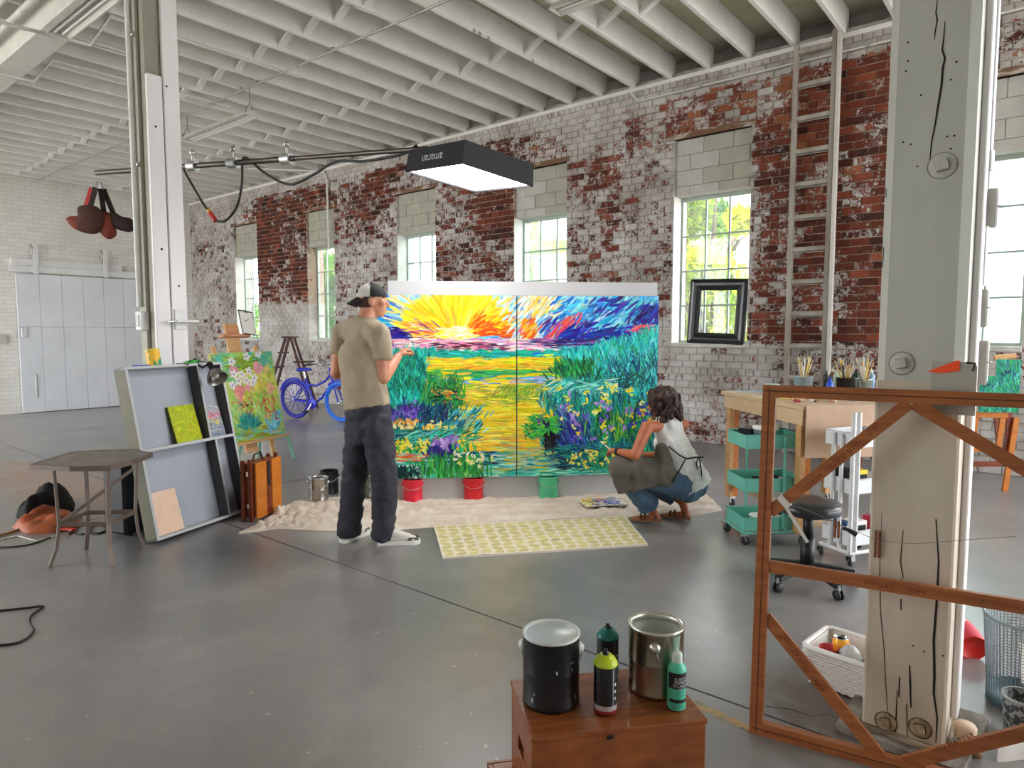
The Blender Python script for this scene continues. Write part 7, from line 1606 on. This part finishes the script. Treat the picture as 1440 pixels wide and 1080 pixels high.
for nme, lab, cat, x, y, z, sz, c in (('box', 'yellow box in the middle tray of the white cart', 'box', .17, .1, .468, (.09, .05, .13), (232, 206, 40)), ('box', 'black and white carton at the left of the white cart middle tray', 'box', .03, .1, .468, (.03, .12, .16), (30, 30, 32)), ('box', 'white printed carton in the lower tray of the white cart', 'box', .16, .12, .13, (.12, .1, .13), (230, 222, 220)), ('box', 'dark blue box in the lower tray of the white cart', 'box', .04, .12, .13, (.04, .12, .14), (40, 70, 110)), ('box', 'crimson pot in the lower tray of the white cart', 'pot', .28, .1, .13, (.07, .07, .15), (190, 40, 70))):
    t = thing(nme if nme != 'box' else 'carton', lab, cat, in_cart(WM, x, y, z), math.atan2(wx.y, wx.x)); MB().bbox(-sz[0]/2, sz[0]/2, -sz[1]/2, sz[1]/2, 0, sz[2], .004).build('carton', mat('carton_%d_%d' % (c[0], c[2]), c, .6), t)
    MB().bbox(-sz[0]*.4, sz[0]*.4, -sz[1]/2-.001, -sz[1]/2, sz[2]*.45, sz[2]*.8, .0004).build('printed_label', black_plastic if c[0] > 100 else lettering, t)
t = thing('stand_leg', 'red wooden tripod easel leg behind the white cart', 'easel', onZ(1216, 700)); 
for dx in (-.04, .05): MB().tube([(dx*2.2, 0, .0), (0, .03, .75)], .018, 8).build('leg', w_red, t)
t['label'] = 'red-brown tripod stand behind the white cart'; t['category'] = 'stand'; MB().lathe([(0, 0), (.07, 0), (.07, .02), (0, .02)], n=16, M=tr(0, .03, .75)).build('top_plate', w_red, t)

# ------------------------------------------------------------------ black rolling stool
sp_ = Vector((-1.135, 4.17, 0)); stl = thing('rolling_stool', 'black padded rolling stool behind the canvas stretcher', 'stool', sp_); vinyl = mat('vinyl_black', (34, 36, 40), .32, coat=.3)
ZS = .505; MB().lathe([(0, -.075), (.15, -.075), (.178, -.065), (.186, -.04), (.184, -.018), (.17, -.003), (.1, .004), (0, .006)], c=(0, 0, ZS), n=40).build('seat', vinyl, stl); MB().tube([(.186*math.cos(a), .186*math.sin(a), ZS-.02) for a in np.linspace(0, 2*PI, 41)[:-1]], .004, 6, closed=True).build('piping', vinyl, stl)
MB().lathe([(0, .28), (.03, .28), (.03, .43), (0, .43)], n=20).build('gas_lift', black_metal, stl); MB().lathe([(0, .10), (.04, .10), (.04, .28), (0, .28)], n=20).build('sleeve', black_plastic, stl); MB().lathe([(0, .395), (.09, .41), (.1, .43), (0, .43)], n=16).build('seat_plate', black_metal, stl)
for k in range(5):
    a = k*2*PI/5+.62; d = Vector((math.cos(a), math.sin(a), 0)); lg = MB().beam(d*.02+Vector((0, 0, .115)), d*.27+Vector((0, 0, .078)), .042, .03).build('base_arm', black_metal, stl)
    MB().tube([d*.27+Vector((0, 0, .05)), d*.27+Vector((0, 0, .085))], .009, 8).build('castor_stem', steel_pipe, stl); n_ = Vector((-d.y, d.x, 0))
    for s in (-1, 1): MB().lathe([(0, -.009), (.022, -.009), (.029, -.005), (.029, .005), (.022, .009), (0, .009)], n=18, M=frame_mat(d*.27+n_*(s*.013)+Vector((0, 0, .03)), d, Vector((0, 0, 1)), n_)).build('castor_wheel', black_plastic, stl)
lv = SR*.86-BK*.5; MB().tube([(0, 0, .405), lv*.13+Vector((0, 0, .40)), lv*.2+Vector((0, 0, .365))], .006, 8).build('lever', steel_pipe, stl); MB().tube([lv*.19+Vector((0, 0, .37)), lv*.26+Vector((0, 0, .335))], [.009, .015], 10).build('lever_grip', black_plastic, stl)

# ------------------------------------------------------------------ woven basket with drinks behind the post
b0 = onZ(1129, 908, .165); b1 = onZ(1164, 882, .165); bey = (b1-b0); BWd = bey.length; bey.normalize(); bex = Vector((bey.y, -bey.x, 0)); BLn = .42; bkt = thing('woven_basket', 'white woven plastic basket holding drinks behind the cracked post', 'basket'); bkt.matrix_world = frame_mat(Vector((b0.x, b0.y, 0)), bex, bey, Vector((0, 0, 1))); BMx = bkt.matrix_world; wv_m = mat('basket_white', (226, 220, 214), .55)
rows_n = 12
for j in range(rows_n):
    z = .012+.148*j/(rows_n-1); ins = .028*(1-z/.165); pts = []
    cor = [(ins, ins), (BLn-ins, ins), (BLn-ins, BWd-ins), (ins, BWd-ins)]
    for c_ in range(4):
        a, b_ = Vector(cor[c_]), Vector(cor[(c_+1) % 4]); n = 22 if c_ % 2 == 0 else 12; nn = Vector((b_-a).normalized()); nn = Vector((nn.y, -nn.x))
        for i in range(n): q = a.lerp(b_, i/n)+nn*(.005*(-1)**(i+j)); pts.append((q.x, q.y, z))
    MB().tube(pts, .0068, 6, closed=True).build('weave', wv_m, bkt)
for i in range(11): 
    x = .03+(BLn-.06)*i/10; MB().tube([(x, .03, .008), (x, .004, .16)], .005, 5).build('stake', wv_m, bkt)
for i in range(7):
    y = .03+(BWd-.06)*i/6; MB().tube([(.03, y, .008), (.004, y, .16)], .005, 5).build('stake', wv_m, bkt)
MB().tube([(0, .02, .168), (.02, 0, .168), (BLn-.02, 0, .168), (BLn, .02, .168), (BLn, BWd-.02, .168), (BLn-.02, BWd, .168), (.02, BWd, .168), (0, BWd-.02, .168)], .011, 8, closed=True).build('rim', mat('basket_rim', (240, 238, 236), .45), bkt)
MB().bbox(.03, BLn-.03, .03, BWd-.03, .004, .01, .002).build('bottom', wv_m, bkt); MB().bbox(.012, .016, .03, BWd-.03, .02, .165, .001).build('liner', mat('basket_rim', (240, 238, 236)), bkt)
MB().bbox(.03, BLn-.03, BWd-.02, BWd-.016, .02, .165, .001).build('liner', mat('basket_rim', (240, 238, 236)), bkt)
def dcan(x, y, lab, c, c2, txt=None):
    t = thing('drink_can', lab, 'can', BMx @ Vector((x, y, .012))); r = .033; MB().lathe([(0, .004), (r*.8, 0), (r, .012), (r, .105), (r*.84, .118)], n=24).build('can', mat('can_'+lab[:6], c, .3, .2, c2=c2, vscale=9), t); MB().lathe([(r*.84, .118), (r*.86, .121), (r*.8, .121), (r*.78, .116), (0, .116)], n=24).build('can_top', chrome, t); MB().ball((0, .004, .118), (.012, .008, .002), 10, 4).build('pull_tab', black_metal, t)
    t.location.z += .07
    if txt: text_cyl(t, txt, .04, r+.0006, .06, tocam+.2, mat('can_print', (150, 60, 20), .5))
    return t
dcan(.11, .12, 'yellow drink can standing in the woven basket', (246, 190, 40), (240, 130, 40), 'La')
t = thing('drink_cup', 'pink plastic cup in the woven basket', 'cup', BMx @ Vector((.085, .06, .085))); cup(t, .038, .085, mat('cup_pink', (226, 90, 100), .3)); MB().lathe([(0, .06), (.034, .06)], n=20).build('drink', mat('drink_pink', (206, 70, 90), .3), t)
t = thing('drink_cup', 'clear plastic cup with a dome in the woven basket', 'cup', BMx @ Vector((.165, .075, .06))); MB().lathe([(0, .0), (.03, .0), (.042, .09), (.04, .11), (.02, .135), (0, .14)], n=22).build('cup', mat('cup_frosted', (226, 228, 230), .3, trans=.4), t); MB().lathe([(.043, .09), (.043, .096), (.04, .096)], n=22).build('ring', mat('ring_teal', (150, 200, 200), .4), t)
t = thing('nail_varnish', 'dark red bottle with a black cap in the woven basket', 'bottle', BMx @ Vector((.235, .085, .08))); MB().lathe([(0, 0), (.022, 0), (.022, .06), (.01, .07)], n=16).build('glass', mat('bottle_wine', (150, 24, 50), .25), t); MB().lathe([(.012, .07), (.013, .12), (0, .122)], n=14).build('cap', black_plastic, t)

# ------------------------------------------------------------------ waste basket, red speaker, wooden peg, paper
wp = onZ(1446, 1000); WRd = .165; wbk = thing('waste_basket', 'round wire mesh waste basket at the right edge', 'waste basket', (wp.x, wp.y+.06, 0)); wire = mat('wire_blue_grey', (150, 162, 170), .4, .5)
HB_ = .36; mb = MB()
for k in range(64):
    a = k*2*PI/64; mb.tube([(WRd*.86*math.cos(a), WRd*.86*math.sin(a), .03), (WRd*math.cos(a), WRd*math.sin(a), HB_)], .0016, 4, cap=False)
for k in range(26):
    z = .03+(HB_-.03)*k/26; r = WRd*(.86+.14*k/26); mb.tube([(r*math.cos(a), r*math.sin(a), z) for a in np.linspace(0, 2*PI, 37)[:-1]], .0014, 4, closed=True)
mb.build('wire_mesh', wire, wbk)['kind'] = 'stuff'
MB().lathe([(WRd*.84, 0), (WRd*.88, .002), (WRd*.89, .045), (WRd*.86, .045), (WRd*.85, .006), (0, .006)], n=40).build('base', mat('basket_base_blue', (96, 124, 136), .45, .2), wbk); MB().tube([(WRd*math.cos(a), WRd*math.sin(a), HB_) for a in np.linspace(0, 2*PI, 49)[:-1]], .006, 8, closed=True).build('rim', wire, wbk)
t = thing('crumpled_paper', 'folded white paper thrown in the waste basket', 'paper', (wp.x+.03, wp.y+.04, .03), .4); mb = MB(); mb.add([(-.09, -.07, .1), (.06, -.08, .02), (.09, .03, .13), (-.05, .07, .21), (-.088, -.07, .1015), (.062, -.08, .0215), (.092, .03, .1315), (-.048, .07, .2115)], [(0, 1, 2, 3), (7, 6, 5, 4), (0, 4, 5, 1), (1, 5, 6, 2), (2, 6, 7, 3), (3, 7, 4, 0)]); mb.build('sheet', mat('paper', (235, 232, 226)), t)
MB().add([(-.07, -.08, .02), (.08, -.05, .0), (.07, .05, .07), (-.06, .02, .12), (-.068, -.08, .0215), (.082, -.05, .0015), (.072, .05, .0715), (-.058, .02, .1215)], [(0, 1, 2, 3), (7, 6, 5, 4), (0, 4, 5, 1), (1, 5, 6, 2), (2, 6, 7, 3), (3, 7, 4, 0)]).build('sheet', mat('paper_grey', (206, 206, 204), .8), t)
# printed grey cup in front of the waste basket
p = onZ(1437, 1040); t = thing('printed_pot', 'grey patterned pot in front of the waste basket', 'pot', (p.x, p.y, 0)); MB().lathe([(0, 0), (.055, 0), (.068, .16), (.066, .16), (.053, .006), (0, .006)], n=24).build('pot', mat('pot_print', (150, 154, 156), .6, c2=(50, 56, 60), vscale=60, thr=(.48, .52)), t); MB().lathe([(.067, .155), (.070, .158), (.070, .168), (.064, .168)], n=24).build('rim', mat('pot_rim', (180, 184, 186), .5), t)
# red speaker lying on its side
p = onZ(1353, 926); t = thing('red_speaker', 'red drum shaped speaker lying on the floor behind the post', 'speaker'); axv = (-BK*.62-SR*.10+Vector((0, 0, -.12))).normalized(); t.matrix_world = tr(p.x, p.y+.09, .068) @ axv.to_track_quat('Z', 'X').to_matrix().to_4x4(); rs = .064
MB().lathe([(0, -.10), (rs*.6, -.098), (rs*.92, -.08), (rs, -.05), (rs*1.02, .0), (rs, .055), (rs*.97, .075)], n=32).build('body', mat('speaker_red', (214, 60, 80), .6, bump=.2, bscale=300), t); MB().lathe([(rs*.97, .075), (rs*.97, .082), (rs*.9, .084), (rs*.86, .076), (0, .074)], n=32).build('bass_end', mat('speaker_end', (214, 34, 22), .4), t)
MB().ball((rs*.98, .0, -.045), (.004, .016, .010), 10, 6).build('button', mat('paper', (235, 232, 226)), t)
# wooden peg with a pale cap behind the stretcher
p = onZ(1372, 1062); p2 = dp(1357, 1028, depth_of(p)-.02); ax = (p2-p).normalized(); t = thing('wooden_mallet', 'wooden mallet standing on its handle beside the cracked post', 'mallet', p); MB().tube([Vector((0, 0, .0)), (p2-p)*.95], .021, 14).build('handle', wood('peg_brown', (150, 118, 84), (120, 90, 60)), t); o = Vector((p2-p)); MB().lathe([(0, -.022), (.031, -.02), (.034, -.012), (.036, .018), (.031, .026), (0, .027)], n=24, M=tr(*o)).build('head', mat('mallet_head', (214, 186, 158), .5), t)
p = onZ(1425, 1070); t = thing('paper_sheet', 'white sheet of paper standing on the floor at the lower right corner', 'paper', (p.x, p.y, 0), .5); mb = MB(); g = [(x, .02*math.sin(x*20), z) for z in (0, .07) for x in np.linspace(-.06, .12, 9)]; fs = [(i, i+1, 10+i, 9+i) for i in range(8)]; mb.add(g, fs, True); mb.add([(x, y+.0015, z) for x, y, z in g], [f[::-1] for f in fs], True); mb.build('sheet', mat('paper', (235, 232, 226)), t)

# ------------------------------------------------------------------ black picture frame standing in the window
YF = WY+.055; q = [onY(x, y, YF) for x, y in ((968, 482), (1048, 482), (972, 393), (1052, 387))]; wF = q[1].x-q[0].x; hF = q[2].z-1.36
pf = thing('picture_frame', 'empty black picture frame standing on the window sill beside the ladder', 'picture frame'); pf.matrix_world = tr(q[0].x, YF-.02, 1.361) @ Matrix.Rotation(-.05, 4, 'X') @ Matrix.Rotation(.035, 4, 'Y'); fk = mat('frame_black', (26, 30, 30), .3, coat=.4)
def mould(x0_, x1_, z0, z1):
    b_ = .15; O = [(x0_, z0), (x1_, z0), (x1_, z1), (x0_, z1)]; prof = [(0, .0), (0, -.045), (.03, -.055), (.05, -.035), (.085, -.03), (.10, -.04), (.125, -.03), (.15, -.012), (.15, .0)]
    for k in range(4):
        mb = MB(); a, c_ = O[k], O[(k+1) % 4]; cx_, cz_ = (x0_+x1_)/2, (z0+z1)/2; vs_ = []
        for (x, z) in (a, c_):
            sx, sz = (1 if x < cx_ else -1), (1 if z < cz_ else -1)
            for d_, y in prof: vs_.append((x+sx*d_, y, z+sz*d_))
        n = len(prof); mb.add(vs_, [(i, i+1, n+i+1, n+i) for i in range(n-1)]+[(n-1, 0, n, 2*n-1)]); mb.build('moulding', fk, pf)
mould(0, wF, 0, hF)

# ------------------------------------------------------------------ easel with small paintings by the right-hand window
eo = onZ(1405, 690); es = thing('studio_easel', 'orange wooden easel with a small green painting by the right window', 'easel', (eo.x, eo.y, 0), YAW-.25); se = depth_of(eo)/946.0; EZ = lambda px, py: ((px-1405)*se, (690-py)*se)
def eb_(p, q_, wd, y=0.0, nm='leg', m_=w_orange): a, b_ = EZ(*p), EZ(*q_); MB().beam((a[0], y, a[1]), (b_[0], y, b_[1]), .03, wd, upv=(0, 0, 1) if abs(a[0]-b_[0]) > abs(a[1]-b_[1]) else (1, 0, 0)).build(nm, m_, es)
eb_((1421, 586), (1411, 698), .045); eb_((1414, 497), (1414, 640), .045, .03, 'mast', w_red); eb_((1405, 580), (1400, 640), .045, .0); eb_((1372, 585), (1362, 700), .045); eb_((1358, 582), (1408, 582), .06, -.03, 'tray'); eb_((1370, 631), (1400, 634), .05, -.01, 'cross_bar'); eb_((1360, 655), (1412, 652), .05, .02, 'cross_bar', w_red); eb_((1390, 503), (1416, 500), .045, .0, 'top_clamp', w_pine); eb_((1411, 590), (1418, 640), .04, .25, 'rear_leg', w_red)
def gpaint(label, x0_, x1_, y0_, y1_, dy):
    a, b_ = EZ(x0_, y1_), EZ(x1_, y0_); t = thing('small_painting', label, 'painting'); t.matrix_world = tr(eo.x, eo.y, 0) @ rotz(YAW-.25) @ tr(a[0], dy, a[1]); im = Art(60, 70, (30, 140, 110)); im.field(150, rect_f(0, 1, 0, 1), 1.2, .25, .05, [(30, 150, 120), (60, 180, 140), (20, 100, 90), (90, 200, 170), (40, 80, 140), (60, 170, 80)], jit=.7); im.blobs(7, rect_f(.2, .9, .1, .4), .06, [(40, 60, 130), (90, 200, 200), (30, 40, 90)])
    MB().bbox(0, b_[0]-a[0], .001, .03, 0, b_[1]-a[1], .002).build('canvas', mat('canvas_side_cream', (230, 214, 196)), t); art_mesh('painted_surface', im.a, b_[0]-a[0], b_[1]-a[1], Matrix.Identity(4), t)
gpaint('taller green painting of leaves on the orange easel', 1389, 1419, 505, 578, -.07); gpaint('shorter teal painting in front on the orange easel', 1368, 1390, 528, 578, -.105)

t = thing('palette_sheet', 'sheet smeared with light blue paint at the left end of the work table', 'palette', TA+tx*.12+ty*.28+Vector((0, 0, TH+.001)), math.atan2(ty.y, ty.x)); PS = Art(60, 40, (214, 222, 224)); PS.field(50, rect_f(.1, .9, .1, .9), .2, .25, .06, [(90, 170, 200), (60, 140, 190), (190, 210, 220), (140, 110, 90)], jit=.8)
o = art_mesh('paint', PS.a, .46, .2, frame_mat((-.2, -.1, .003), (1, 0, 0), (0, 0, -1), (0, 1, 0)), t, PRINT_M); MB().box(-.2, .26, -.1, .1, 0, .002).build('sheet', mat('paper', (235, 232, 226)), t)
